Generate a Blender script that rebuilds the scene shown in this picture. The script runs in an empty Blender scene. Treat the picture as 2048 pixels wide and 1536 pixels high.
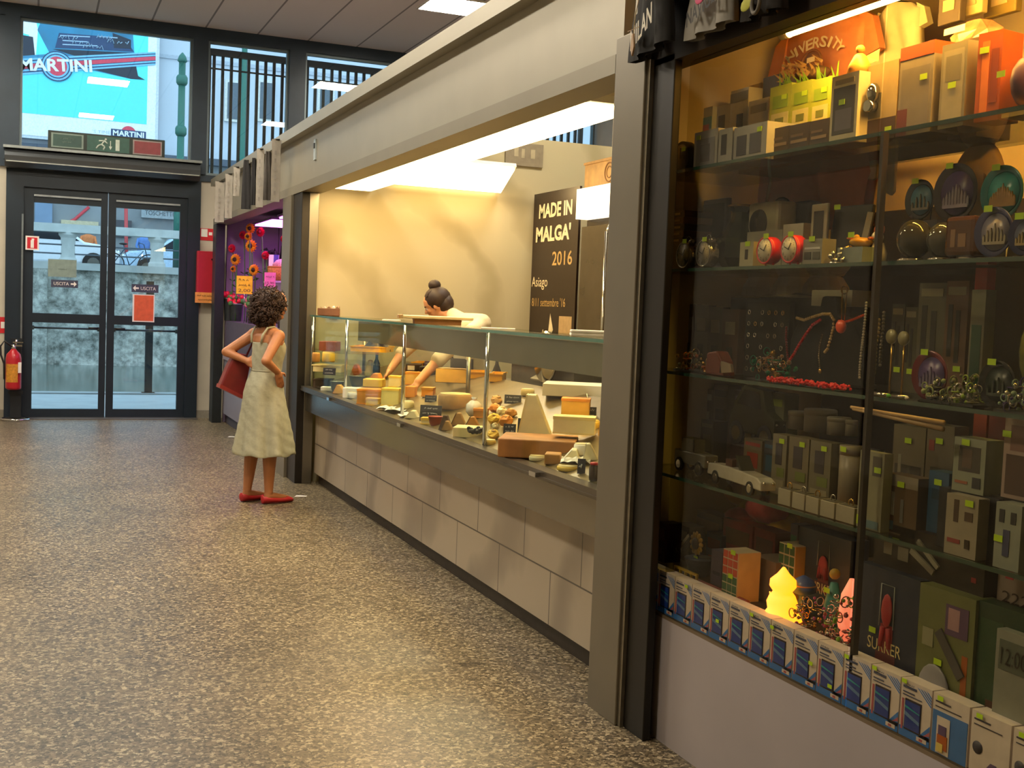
import bpy, bmesh, math, random
import numpy as np
from mathutils import Matrix, Vector

S = bpy.context.scene
COL = S.collection
PI = math.pi
random.seed(7)

# ------------------------------------------------------------------ camera
FPX = 2300.0
YAW, PITCH, ROLL = 0.39447, 0.06365912, 0.03980439
EYE = np.array([0.0, 0.0, 1.5])
_cy, _sy, _cp, _sp = math.cos(YAW), math.sin(YAW), math.cos(PITCH), math.sin(PITCH)
FWD = np.array([_sy * _cp, _cy * _cp, -_sp])
_r0 = np.array([_cy, -_sy, 0.0])
_u0 = np.cross(_r0, FWD)
RGT = math.cos(ROLL) * _r0 + math.sin(ROLL) * _u0
UPV = -math.sin(ROLL) * _r0 + math.cos(ROLL) * _u0
cam_data = bpy.data.cameras.new('camera')
cam_data.sensor_width = 36.0
cam_data.lens = FPX / 2048.0 * 36.0
cam_data.clip_start = 0.05
cam_data.clip_end = 400
cam = bpy.data.objects.new('camera', cam_data)
COL.objects.link(cam)
cam.matrix_world = Matrix(((RGT[0], UPV[0], -FWD[0], EYE[0]), (RGT[1], UPV[1], -FWD[1], EYE[1]),
                           (RGT[2], UPV[2], -FWD[2], EYE[2]), (0, 0, 0, 1)))
S.camera = cam

# ------------------------------------------------------------------ daylight and exposure
W = bpy.data.worlds.new('sky')
S.world = W
W.use_nodes = True
_bg = W.node_tree.nodes['Background']
_bg.inputs['Color'].default_value = (0.66, 0.84, 1.0, 1)
_bg.inputs['Strength'].default_value = 2.5
S.view_settings.view_transform = 'Standard'
S.view_settings.look = 'None'
S.view_settings.exposure = 0.0
S.view_settings.gamma = 1.0
S.view_settings.use_curve_mapping = False
S.cycles.max_bounces = 8
S.cycles.diffuse_bounces = 4
S.cycles.glossy_bounces = 4
S.cycles.transmission_bounces = 4
S.cycles.transparent_max_bounces = 24
S.cycles.caustics_reflective = False
S.cycles.caustics_refractive = False
S.cycles.sample_clamp_indirect = 4.0
S.cycles.use_denoising = True

L_CEILING = 88.0      # ceiling panels
L_STALL = 15.0         # cheese stall light boxes
L_TUBE = 230.0         # display window tube
L_MAGENTA = 9.0       # flower stall


# ------------------------------------------------------------------ helpers
def at(px, py, axis, val):
    """world point where the line of sight of photo pixel (px,py) meets the plane axis=val"""
    d = (px - 1024) / FPX * RGT - (py - 768) / FPX * UPV + FWD
    t = (val - EYE[axis]) / d[axis]
    return EYE + t * d


def on_plane(px, py, p0, n):
    d = (px - 1024) / FPX * RGT - (py - 768) / FPX * UPV + FWD
    n = np.array(n, float)
    t = ((np.array(p0, float) - EYE) @ n) / (d @ n)
    return EYE + t * d


def dist(p):
    return float((np.array(p) - EYE) @ FWD)


def lin(c):
    if isinstance(c, str):
        c = c.lstrip('#')
        c = [int(c[i:i + 2], 16) / 255 for i in (0, 2, 4)]
    return tuple(x / 12.92 if x <= 0.04045 else ((x + 0.055) / 1.055) ** 2.4 for x in c)


MATS = {}


def _new(name):
    m = bpy.data.materials.new(name)
    m.use_nodes = True
    nt = m.node_tree
    return m, nt, nt.nodes['Principled BSDF']


def mat(col, rough=0.5, metal=0.0, var=0.12, scale=18.0, emit=0.0, bump=0.0, spec=0.5, ecol=None, alpha=None):
    """procedural paint / plastic / metal: base colour broken up by noise"""
    key = (col, rough, metal, var, scale, emit, bump, spec, ecol)
    if key in MATS:
        return MATS[key]
    m, nt, b = _new('mat_%03d' % len(MATS))
    c = lin(col)
    tc = nt.nodes.new('ShaderNodeTexCoord')
    no = nt.nodes.new('ShaderNodeTexNoise')
    no.inputs['Scale'].default_value = scale
    no.inputs['Detail'].default_value = 3
    nt.links.new(tc.outputs['Object'], no.inputs['Vector'])
    rp = nt.nodes.new('ShaderNodeValToRGB')
    rp.color_ramp.elements[0].position = 0.3
    rp.color_ramp.elements[1].position = 0.7
    rp.color_ramp.elements[0].color = tuple(x * (1 - var) for x in c) + (1,)
    rp.color_ramp.elements[1].color = tuple(min(1, x * (1 + var)) for x in c) + (1,)
    nt.links.new(no.outputs['Fac'], rp.inputs['Fac'])
    nt.links.new(rp.outputs['Color'], b.inputs['Base Color'])
    b.inputs['Roughness'].default_value = rough
    b.inputs['Metallic'].default_value = metal
    b.inputs['Specular IOR Level'].default_value = spec
    if emit:
        b.inputs['Emission Color'].default_value = tuple(lin(ecol or col)) + (1,)
        b.inputs['Emission Strength'].default_value = emit
    if bump:
        bp = nt.nodes.new('ShaderNodeBump')
        bp.inputs['Strength'].default_value = bump
        bp.inputs['Distance'].default_value = 0.01
        nt.links.new(no.outputs['Fac'], bp.inputs['Height'])
        nt.links.new(bp.outputs['Normal'], b.inputs['Normal'])
    MATS[key] = m
    return m


def glass(name, tint='#f4fbf8', rough=0.0, boost=1.0, base=0.0):
    if name in MATS:
        return MATS[name]
    m = bpy.data.materials.new(name)
    m.use_nodes = True
    nt = m.node_tree
    nt.nodes.clear()
    out = nt.nodes.new('ShaderNodeOutputMaterial')
    tr = nt.nodes.new('ShaderNodeBsdfTransparent')
    tr.inputs['Color'].default_value = tuple(lin(tint)) + (1,)
    gl = nt.nodes.new('ShaderNodeBsdfGlossy')
    gl.inputs['Roughness'].default_value = rough
    lw = nt.nodes.new('ShaderNodeLayerWeight')
    lw.inputs['Blend'].default_value = 0.5
    pw = nt.nodes.new('ShaderNodeMath')
    pw.operation = 'POWER'
    pw.inputs[1].default_value = 5.0
    nt.links.new(lw.outputs['Facing'], pw.inputs[0])
    fr = nt.nodes.new('ShaderNodeMath')
    fr.operation = 'MULTIPLY_ADD'
    fr.inputs[1].default_value = 0.96
    fr.inputs[2].default_value = 0.04
    nt.links.new(pw.outputs[0], fr.inputs[0])
    mu = nt.nodes.new('ShaderNodeMath')
    mu.operation = 'MULTIPLY_ADD'
    mu.inputs[1].default_value = boost
    mu.inputs[2].default_value = base
    mu.use_clamp = True
    mx = nt.nodes.new('ShaderNodeMixShader')
    nt.links.new(fr.outputs[0], mu.inputs[0])
    nt.links.new(mu.outputs[0], mx.inputs[0])
    nt.links.new(tr.outputs[0], mx.inputs[1])
    nt.links.new(gl.outputs[0], mx.inputs[2])
    nt.links.new(mx.outputs[0], out.inputs['Surface'])
    MATS[name] = m
    return m


def lamp_mat(name, col, strength):
    if name in MATS:
        return MATS[name]
    m, nt, b = _new(name)
    no = nt.nodes.new('ShaderNodeTexNoise')
    no.inputs['Scale'].default_value = 3
    b.inputs['Base Color'].default_value = (0.8, 0.8, 0.8, 1)
    b.inputs['Emission Color'].default_value = tuple(lin(col)) + (1,)
    b.inputs['Emission Strength'].default_value = strength
    MATS[name] = m
    return m


class MB:
    """collects shapes of one part into one mesh"""

    def __init__(s):
        s.v, s.f, s.m, s.s = [], [], [], []

    def add(s, vs, fs, m=0, smooth=False):
        k = len(s.v)
        s.v += [tuple(map(float, p)) for p in vs]
        for f in fs:
            s.f.append(tuple(i + k for i in f))
            s.m.append(m)
            s.s.append(smooth)
        return s

    def box(s, x0, x1, y0, y1, z0, z1, m=0):
        v = [(x, y, z) for x in (x0, x1) for y in (y0, y1) for z in (z0, z1)]
        return s.add(v, [(0, 1, 3, 2), (4, 6, 7, 5), (0, 4, 5, 1), (2, 3, 7, 6), (0, 2, 6, 4), (1, 5, 7, 3)], m)

    def obox(s, c, half, rot=(0, 0, 0), m=0):
        from mathutils import Euler
        R = Euler(rot).to_matrix()
        v = [Vector(c) + R @ Vector((x * half[0], y * half[1], z * half[2])) for x in (-1, 1) for y in (-1, 1) for z in (-1, 1)]
        return s.add(v, [(0, 1, 3, 2), (4, 6, 7, 5), (0, 4, 5, 1), (2, 3, 7, 6), (0, 2, 6, 4), (1, 5, 7, 3)], m)

    def patch(s, x0, x1, z0, z1, y=0.0, m=0, t=0.0008):
        """thin print on a front (facing -Y) at depth y"""
        return s.box(x0, x1, y - t, y + t * 0.2, z0, z1, m)

    def cyl(s, p0, p1, r0, r1=None, n=14, m=0):
        r1 = r0 if r1 is None else r1
        p0, p1 = Vector(p0), Vector(p1)
        a = (p1 - p0).normalized()
        t = Vector((0, 0, 1)) if abs(a.z) < 0.9 else Vector((1, 0, 0))
        u = a.cross(t).normalized()
        w = a.cross(u)
        vs = []
        for p, r in ((p0, r0), (p1, r1)):
            vs += [p + (u * math.cos(2 * PI * i / n) + w * math.sin(2 * PI * i / n)) * r for i in range(n)]
        fs = [(i, (i + 1) % n, n + (i + 1) % n, n + i) for i in range(n)]
        s.add(vs, fs, m, True)
        k = len(s.v) - 2 * n
        s.f += [tuple(k + i for i in range(n))[::-1], tuple(k + n + i for i in range(n))]
        s.m += [m, m]
        s.s += [False, False]
        return s

    def lathe(s, prof, n=20, c=(0, 0, 0), m=0, axis='z', sx=1, sy=1, smooth=True):
        vs, fs = [], []
        for r, z in prof:
            for i in range(n):
                a = 2 * PI * i / n
                x, y = r * math.cos(a) * sx, r * math.sin(a) * sy
                p = {'z': (x, y, z), 'y': (x, z, y), 'x': (z, x, y)}[axis]
                vs.append((c[0] + p[0], c[1] + p[1], c[2] + p[2]))
        for j in range(len(prof) - 1):
            for i in range(n):
                fs.append((j * n + i, j * n + (i + 1) % n, (j + 1) * n + (i + 1) % n, (j + 1) * n + i))
        fs.append(tuple(range(n))[::-1])
        fs.append(tuple((len(prof) - 1) * n + i for i in range(n)))
        return s.add(vs, fs, m, smooth)

    def ell(s, c, r, n=14, m=0, rot=None):
        if not hasattr(r, '__len__'):
            r = (r, r, r)
        k = max(5, n // 2)
        vs, fs = [], []
        from mathutils import Euler
        R = Euler(rot).to_matrix() if rot else None
        for j in range(k + 1):
            th = PI * j / k
            rr = max(math.sin(th), 1e-3)
            for i in range(n):
                a = 2 * PI * i / n
                p = Vector((r[0] * rr * math.cos(a), r[1] * rr * math.sin(a), -r[2] * math.cos(th)))
                if R:
                    p = R @ p
                vs.append((c[0] + p.x, c[1] + p.y, c[2] + p.z))
        for j in range(k):
            for i in range(n):
                fs.append((j * n + i, j * n + (i + 1) % n, (j + 1) * n + (i + 1) % n, (j + 1) * n + i))
        fs.append(tuple(range(n))[::-1])
        fs.append(tuple(k * n + i for i in range(n)))
        return s.add(vs, fs, m, True)

    def tube(s, pts, r, n=8, m=0, closed=False):
        pts = [Vector(p) for p in pts]
        N = len(pts)
        rs = r if hasattr(r, '__len__') else [r] * N
        vs, fs = [], []
        up = None
        for i in range(N):
            if closed:
                t = (pts[(i + 1) % N] - pts[i - 1]).normalized()
            else:
                t = (pts[min(i + 1, N - 1)] - pts[max(i - 1, 0)]).normalized()
            if up is None:
                up = Vector((0, 0, 1)) if abs(t.z) < 0.9 else Vector((1, 0, 0))
            u = t.cross(up)
            if u.length < 1e-5:
                u = t.orthogonal()
            u.normalize()
            up = u.cross(t).normalized()
            for k in range(n):
                a = 2 * PI * k / n
                vs.append(pts[i] + (u * math.cos(a) + up * math.sin(a)) * rs[i])
        for i in range(N if closed else N - 1):
            j = (i + 1) % N
            for k in range(n):
                fs.append((i * n + k, i * n + (k + 1) % n, j * n + (k + 1) % n, j * n + k))
        if not closed:
            fs.append(tuple(range(n))[::-1])
            fs.append(tuple((N - 1) * n + k for k in range(n)))
        return s.add(vs, fs, m, True)

    def torus(s, c, R, r, axis='y', n=24, k=8, m=0, sx=1.0):
        pts = []
        for i in range(n):
            a = 2 * PI * i / n
            x, y = R * math.cos(a) * sx, R * math.sin(a)
            pts.append({'y': (c[0] + x, c[1], c[2] + y), 'z': (c[0] + x, c[1] + y, c[2]), 'x': (c[0], c[1] + x, c[2] + y)}[axis])
        return s.tube(pts, r, k, m, closed=True)

    def prism(s, poly, y0, y1, m=0):
        """polygon in XZ (counter-clockwise seen from -Y) extruded from y0 to y1"""
        n = len(poly)
        vs = [(p[0], y0, p[1]) for p in poly] + [(p[0], y1, p[1]) for p in poly]
        fs = [tuple(range(n)), tuple(range(2 * n - 1, n - 1, -1))]
        fs += [(i, n + i, n + (i + 1) % n, (i + 1) % n) for i in range(n)]
        return s.add(vs, fs, m)

    def text(s, txt, x, z, h, y=0.0, m=0, w=None, rot=0.0, t=0.001, shear=0.0, bold=0.0):
        vs, fs = text_geo(txt, bold)
        if not vs:
            return s
        xs = [p[0] for p in vs]
        zs = [p[1] for p in vs]
        sc = h / max(1e-6, max(zs) - min(zs))
        sw = sc if w is None else w / max(1e-6, max(xs) - min(xs))
        cx, cz = (max(xs) + min(xs)) / 2, (max(zs) + min(zs)) / 2
        out = []
        for p in vs:
            a, b = (p[0] - cx) * sw, (p[1] - cz) * sc
            a += shear * b
            out.append((x + a * math.cos(rot) - b * math.sin(rot), y - t, z + a * math.sin(rot) + b * math.cos(rot)))
        return s.add(out, fs, m)

    def scribble(s, x, z, w, h, y=0.0, m=0, seed=1, r=None):
        """a line of handwriting too small to read"""
        rg = random.Random(seed)
        n = max(6, int(w / h * 3.2))
        pts = []
        for i in range(n):
            if pts and rg.random() < .14 and len(pts) > 2:
                s.tube(pts, r or h * .1, 4, m)
                pts = []
                continue
            pts.append((x - w / 2 + w * i / (n - 1), y - h * .06, z + h * (rg.uniform(.1, .5) if i % 2 else rg.uniform(-.5, -.1))))
        if len(pts) > 1:
            s.tube(pts, r or h * .1, 4, m)
        return s

    def build(s, name, mats, parent=None, loc=None, rotz=0.0, bevel=0.0, smooth=None):
        me = bpy.data.meshes.new(name)
        me.from_pydata(s.v, [], s.f)
        if not isinstance(mats, (list, tuple)):
            mats = [mats]
        for q in mats:
            me.materials.append(q)
        me.polygons.foreach_set('material_index', s.m)
        me.polygons.foreach_set('use_smooth', s.s if smooth is None else [smooth] * len(s.f))
        me.update()
        o = bpy.data.objects.new(name, me)
        COL.objects.link(o)
        if parent is not None:
            o.parent = parent
        if loc is not None:
            o.location = loc
        o.rotation_euler.z = rotz
        if bevel:
            b = o.modifiers.new('bevel', 'BEVEL')
            b.width = bevel
            b.segments = 2
            b.limit_method = 'ANGLE'
            b.angle_limit = 0.7
        return o


_TXT = {}


def text_geo(txt, bold=0.0):
    if (txt, bold) in _TXT:
        return _TXT[(txt, bold)]
    cu = bpy.data.curves.new('t', 'FONT')
    cu.body = txt
    cu.resolution_u = 3
    cu.offset = bold
    ob = bpy.data.objects.new('t', cu)
    COL.objects.link(ob)
    dg = bpy.context.evaluated_depsgraph_get()
    me = bpy.data.meshes.new_from_object(ob.evaluated_get(dg))
    r = ([(p.co.x, p.co.y) for p in me.vertices], [tuple(p.vertices) for p in me.polygons])
    bpy.data.objects.remove(ob)
    bpy.data.curves.remove(cu)
    bpy.data.meshes.remove(me)
    _TXT[(txt, bold)] = r
    return r


def tag(o, label, cat, group=None, kind=None):
    o['label'] = label
    o['category'] = cat
    if group:
        o['group'] = group
    if kind:
        o['kind'] = kind
    return o


def thing(name, label, cat, loc=(0, 0, 0), rotz=0.0, group=None):
    o = bpy.data.objects.new(name, None)
    o.empty_display_size = 0.05
    COL.objects.link(o)
    o.location = tuple(map(float, loc))
    o.rotation_euler.z = rotz
    return tag(o, label, cat, group)


def struct(name, mb, mats, parent=None, label=None, cat=None, bevel=0.0):
    o = mb.build(name, mats, parent, bevel=bevel)
    if parent is None:
        o['kind'] = 'structure'
        if label:
            o['label'] = label
            o['category'] = cat or 'structure'
    return o


def dup(root, loc, rotz=None, label=None, group=None):
    r = root.copy()
    COL.objects.link(r)
    r.location = tuple(map(float, loc))
    if rotz is not None:
        r.rotation_euler.z = rotz
    if label:
        r['label'] = label
    if group:
        r['group'] = group
    for ch in list(root.children):
        c = ch.copy()
        COL.objects.link(c)
        c.parent = r
        for g in list(ch.children):
            d = g.copy()
            COL.objects.link(d)
            d.parent = c
    return r


FAC = -PI / 2      # things on the stall side face the corridor (-X); their local X runs to the viewer's right
STEEL = mat('#8f8a80', 0.32, 0.9, 0.05, 6)
DARKSTEEL = mat('#3a3833', 0.4, 0.6, 0.08, 6)
CHROME = mat('#d8d8d4', 0.12, 1.0, 0.03, 8)
BLACK = mat('#141312', 0.45, 0.0, 0.2, 20)
WHITE = mat('#e6e2d8', 0.5, 0.0, 0.05, 10)
LIME = mat('#b9e01c', 0.5, 0.0, 0.05, 10)

# ================================================================== THE SETTING
DW = 14.75          # end wall with the doors
CH = 4.8            # ceiling height


def terrazzo():
    m, nt, b = _new('terrazzo')
    tc = nt.nodes.new('ShaderNodeTexCoord')
    mp = nt.nodes.new('ShaderNodeMapping')
    nt.links.new(tc.outputs['Object'], mp.inputs['Vector'])
    v = nt.nodes.new('ShaderNodeTexVoronoi')
    v.inputs['Scale'].default_value = 95
    v.inputs['Randomness'].default_value = 1
    n0 = nt.nodes.new('ShaderNodeTexNoise')
    n0.inputs['Scale'].default_value = 70
    n0.inputs['Detail'].default_value = 4
    mixv = nt.nodes.new('ShaderNodeMix')
    mixv.data_type = 'VECTOR'
    mixv.inputs['Factor'].default_value = 0.03
    nt.links.new(mp.outputs[0], n0.inputs['Vector'])
    nt.links.new(mp.outputs[0], mixv.inputs['A'])
    nt.links.new(n0.outputs['Color'], mixv.inputs['B'])
    nt.links.new(mixv.outputs['Result'], v.inputs['Vector'])
    sp = nt.nodes.new('ShaderNodeSeparateColor')
    nt.links.new(v.outputs['Color'], sp.inputs[0])
    rp = nt.nodes.new('ShaderNodeValToRGB')
    rp.color_ramp.interpolation = 'LINEAR'
    e = rp.color_ramp.elements
    e[0].position, e[0].color = 0.0, lin('#3a342a') + (1,)
    e[1].position, e[1].color = 1.0, lin('#c6ba9e') + (1,)
    for p, c in ((0.22, '#564c3e'), (0.45, '#7f745f'), (0.62, '#695f4f'), (0.8, '#9c907a')):
        q = e.new(p)
        q.color = lin(c) + (1,)
    nt.links.new(sp.outputs[0], rp.inputs['Fac'])
    n1 = nt.nodes.new('ShaderNodeTexNoise')
    n1.inputs['Scale'].default_value = 1.3
    n1.inputs['Detail'].default_value = 5
    nt.links.new(mp.outputs[0], n1.inputs['Vector'])
    r1 = nt.nodes.new('ShaderNodeValToRGB')
    r1.color_ramp.elements[0].position, r1.color_ramp.elements[0].color = 0.32, (0.64, 0.61, 0.54, 1)
    r1.color_ramp.elements[1].position, r1.color_ramp.elements[1].color = 0.66, (0.93, 0.89, 0.80, 1)
    nt.links.new(n1.outputs['Fac'], r1.inputs['Fac'])
    mu = nt.nodes.new('ShaderNodeMix')
    mu.data_type = 'RGBA'
    mu.blend_type = 'MULTIPLY'
    mu.inputs['Factor'].default_value = 1
    nt.links.new(rp.outputs['Color'], mu.inputs['A'])
    nt.links.new(r1.outputs['Color'], mu.inputs['B'])
    # one dark smear where something was spilt
    st = at(948, 1328, 2, 0.0)
    ds = nt.nodes.new('ShaderNodeMapping')
    ds.inputs['Location'].default_value = (-st[0] * 5, -st[1] * 11, 0)
    ds.inputs['Scale'].default_value = (5, 11, 1)
    nt.links.new(tc.outputs['Object'], ds.inputs['Vector'])
    dl = nt.nodes.new('ShaderNodeVectorMath')
    dl.operation = 'LENGTH'
    nt.links.new(ds.outputs[0], dl.inputs[0])
    n2 = nt.nodes.new('ShaderNodeTexNoise')
    n2.inputs['Scale'].default_value = 9
    nt.links.new(mp.outputs[0], n2.inputs['Vector'])
    sm = nt.nodes.new('ShaderNodeMath')
    sm.operation = 'ADD'
    nt.links.new(dl.outputs['Value'], sm.inputs[0])
    nt.links.new(n2.outputs['Fac'], sm.inputs[1])
    rs = nt.nodes.new('ShaderNodeValToRGB')
    rs.color_ramp.elements[0].position, rs.color_ramp.elements[0].color = 0.75, (0.4, 0.38, 0.36, 1)
    rs.color_ramp.elements[1].position, rs.color_ramp.elements[1].color = 1.0, (1, 1, 1, 1)
    nt.links.new(sm.outputs[0], rs.inputs['Fac'])
    m2 = nt.nodes.new('ShaderNodeMix')
    m2.data_type = 'RGBA'
    m2.blend_type = 'MULTIPLY'
    m2.inputs['Factor'].default_value = 1
    nt.links.new(mu.outputs['Result'], m2.inputs['A'])
    nt.links.new(rs.outputs['Color'], m2.inputs['B'])
    nt.links.new(m2.outputs['Result'], b.inputs['Base Color'])
    b.inputs['Roughness'].default_value = 0.38
    b.inputs['Specular IOR Level'].default_value = 0.45
    return m


def ceiling_mat():
    m, nt, b = _new('ceiling_boards')
    tc = nt.nodes.new('ShaderNodeTexCoord')
    sx = nt.nodes.new('ShaderNodeSeparateXYZ')
    nt.links.new(tc.outputs['Object'], sx.inputs[0])
    fr = nt.nodes.new('ShaderNodeMath')
    fr.operation = 'MODULO'
    ad = nt.nodes.new('ShaderNodeMath')
    ad.operation = 'ADD'
    ad.inputs[1].default_value = 10 * 0.63 + 0.02
    nt.links.new(sx.outputs['X'], ad.inputs[0])
    nt.links.new(ad.outputs[0], fr.inputs[0])
    fr.inputs[1].default_value = 0.63
    lt = nt.nodes.new('ShaderNodeMath')
    lt.operation = 'LESS_THAN'
    lt.inputs[1].default_value = 0.022
    nt.links.new(fr.outputs[0], lt.inputs[0])
    no = nt.nodes.new('ShaderNodeTexNoise')
    no.inputs['Scale'].default_value = 0.8
    rp = nt.nodes.new('ShaderNodeValToRGB')
    rp.color_ramp.elements[0].color = lin('#d8d0c9') + (1,)
    rp.color_ramp.elements[1].color = lin('#e2dbd5') + (1,)
    nt.links.new(no.outputs['Fac'], rp.inputs['Fac'])
    mx = nt.nodes.new('ShaderNodeMix')
    mx.data_type = 'RGBA'
    mx.inputs['B'].default_value = lin('#8a837e') + (1,)
    nt.links.new(lt.outputs[0], mx.inputs['Factor'])
    nt.links.new(rp.outputs['Color'], mx.inputs['A'])
    nt.links.new(mx.outputs['Result'], b.inputs['Base Color'])
    b.inputs['Roughness'].default_value = 0.7
    return m


PLASTER = mat('#bdb6a6', 0.75, 0, 0.06, 4)
FRAME = mat('#1b2833', 0.35, 0.1, 0.12, 5)
FRAME2 = mat('#2b3a47', 0.35, 0.1, 0.10, 5)
BEIGE = mat('#c4bca8', 0.6, 0, 0.05, 5)

struct('floor', MB().box(-3.6, 7.3, -3.2, DW + 0.25, -0.15, 0.0), terrazzo())
struct('ceiling', MB().box(-3.6, 7.3, -3.2, DW + 0.25, CH, CH + 0.15), ceiling_mat())
struct('wall_left', MB().box(-3.75, -3.6, -3.2, DW + 0.25, 0, CH), PLASTER)
struct('wall_right', MB().box(7.3, 7.45, -3.2, DW + 0.25, 0, CH), PLASTER)
struct('wall_near', MB().box(-3.6, 7.3, -3.35, -3.2, 0, CH), PLASTER)

# end wall: plaster beside the doors, dark metal columns and beam above
ew = MB()
ew.box(-3.6, -0.33, DW, DW + 0.2, 0, 3.0)
ew.box(1.86, 7.3, DW, DW + 0.2, 0, 2.98)
struct('wall_end', ew, PLASTER)
ec = MB()
ec.box(-3.6, 7.3, DW - 0.06, DW + 0.14, 4.66, CH)
for x0, x1 in ((-0.36, -0.2), (1.74, 1.92), (2.92, 3.12), (4.42, 4.52), (5.8, 5.95)):
    ec.box(x0, x1, DW - 0.06, DW + 0.16, 3.02, 4.66)
ec.box(-3.6, 7.3, DW - 0.03, DW + 0.15, 2.94, 3.02)
struct('trim_1', ec, FRAME2)
struct('baseboard_end', MB().box(1.86, 2.04, DW - 0.015, DW, 0, 0.1).box(-3.6, -0.33, DW - 0.015, DW, 0, 0.1), mat('#8a8478', 0.6))

# window panes above the doors
WG = glass('window_glass', '#eef8fb', 0.0, 1.0, 0.015)
for n, (x0, x1) in enumerate(((-0.2, 1.74), (1.92, 2.92), (3.12, 4.42), (4.52, 5.8), (5.95, 7.25))):
    w = struct('window_%d' % (n + 1), MB().box(x0, x1, DW + 0.02, DW + 0.03, 3.02, 4.66), WG)
    f = MB()
    f.box(x0, x0 + 0.03, DW, DW + 0.06, 3.02, 4.66).box(x1 - 0.03, x1, DW, DW + 0.06, 3.02, 4.66)
    f.box(x0 + 0.03, x1 - 0.03, DW, DW + 0.06, 4.63, 4.66).box(x0 + 0.03, x1 - 0.03, DW, DW + 0.06, 3.02, 3.05)
    f.build('window_frame', mat('#77868c', 0.35, 0.6, 0.06, 6), w)
w = struct('window_6', MB().box(-3.6, -0.36, DW + 0.02, DW + 0.03, 3.02, 4.66), glass('dark_glass', '#3b454d', 0.0, 1.0, 0.03))
MB().box(-0.45, -0.36, DW - 0.02, DW + 0.05, 3.02, 4.66).build('window_frame', FRAME2, w)

# double door frame, two leaves
df = MB()
df.box(-0.33, -0.14, DW - 0.05, DW + 0.12, 0, 2.94)
df.box(1.72, 1.87, DW - 0.05, DW + 0.12, 0, 2.94)
df.box(-0.14, 1.72, DW - 0.05, DW + 0.12, 2.72, 2.94)
struct('trim_2', df, FRAME)
struct('trim_3', MB().box(-0.16, -0.14, DW - 0.07, DW - 0.05, 0.35, 2.4), mat('#8d979c', 0.3, 0.8))
for n, (x0, x1, g0, g1) in enumerate(((-0.14, 0.79, -0.03, 0.715), (0.80, 1.72, 0.885, 1.63))):
    lf = MB()
    y0, y1 = DW - 0.01, DW + 0.05
    lf.box(x0, g0, y0, y1, 0.01, 2.72).box(g1, x1, y0, y1, 0.01, 2.72)
    lf.box(g0, g1, y0, y1, 2.64, 2.72).box(g0, g1, y0, y1, 0.01, 0.11).box(g0, g1, y0, y1, 1.14, 1.25)
    lf.box(g0, g1, y0 + 0.02, y1 + 0.01, 2.55, 2.62)
    d = struct('door_%d' % (n + 1), lf, FRAME)
    MB().box(g0, g1, DW + 0.018, DW + 0.026, 0.11, 1.14).build('glass_pane', WG, d)
    MB().box(g0, g1, DW + 0.018, DW + 0.026, 1.25, 2.55).build('glass_pane', WG, d)
    MB().box(g0, g1, y0 - 0.008, y0 + 0.012, 2.62, 2.64).build('glazing_bead', mat('#aeb6b8', 0.3, 0.7), d)
    MB().cyl((g0 + .01, DW + 0.09, 1.075), (g1 - .01, DW + 0.09, 1.075), 0.013).box(g0 - .01, g0 + .02, DW + .04, DW + .1, 1.05, 1.1).box(g1 - .02, g1 + .01, DW + .04, DW + .1, 1.05, 1.1).build('push_bar', mat('#59636a', 0.35, 0.5), d)
    hx = 0.70 if n == 0 else 0.90
    s = -1 if n == 0 else 1
    MB().cyl((hx, DW - 0.01, 1.09), (hx, DW - 0.05, 1.09), 0.012).cyl((hx, DW - 0.045, 1.09), (hx + s * 0.11, DW - 0.045, 1.09), 0.011).build('door_handle', BLACK, d)
struct('trim_4', MB().box(-0.33, 1.87, DW - 0.2, DW + 0.1, 0.0, 0.012), mat('#6f6c66', 0.4, 0.5))

# ------------------------------------------------------------------ things on and beside the doors
t = thing('air_curtain', 'long grey air curtain housing mounted above the double doors', 'air curtain', (0.74, DW - 0.06, 2.92))
b = MB()
prof = [(0.0, 0.0), (-0.16, 0.0), (-0.24, 0.05), (-0.26, 0.12), (-0.22, 0.19), (-0.12, 0.215), (0.0, 0.215)]
vs = [(-1.085, p[0], p[1]) for p in prof] + [(1.085, p[0], p[1]) for p in prof]
n = len(prof)
b.add(vs, [tuple(range(n)), tuple(range(2 * n - 1, n - 1, -1))] + [(i, n + i, n + (i + 1) % n, (i + 1) % n) for i in range(n)])
b.build('housing', mat('#5f6468', 0.35, 0.6, 0.05, 4), t)
MB().box(-1.1, 1.1, -0.27, 0.0, 0.205, 0.235).build('top_edge', mat('#8f9695', 0.3, 0.7), t)
MB().box(-1.07, 1.07, -0.262, -0.225, 0.05, 0.062).build('outlet_slot', mat('#a7aba5', 0.3, 0.6), t)

t = thing('exit_sign_box', 'dark emergency sign box with three lamp panels standing above the doors', 'exit sign', (0.76, DW - 0.2, 3.155))
MB().box(-0.65, 0.65, -0.05, 0.05, 0.0, 0.215).build('case', mat('#27312c', 0.4, 0.2), t, bevel=0.006)
MB().box(-0.615, -0.265, -0.056, -0.05, 0.025, 0.19, 0).box(-0.595, -0.285, -0.0585, -0.056, 0.04, 0.175, 1).scribble(-0.44, 0.13, 0.15, 0.022, -0.059, 0, 3).scribble(-0.44, 0.09, 0.11, 0.022, -0.059, 0, 4).build('green_panel', [mat('#7f9188', 0.4), mat('#31504a', 0.4)], t)
g = MB().box(-0.225, 0.245, -0.056, -0.05, 0.02, 0.195, 0)
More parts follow.
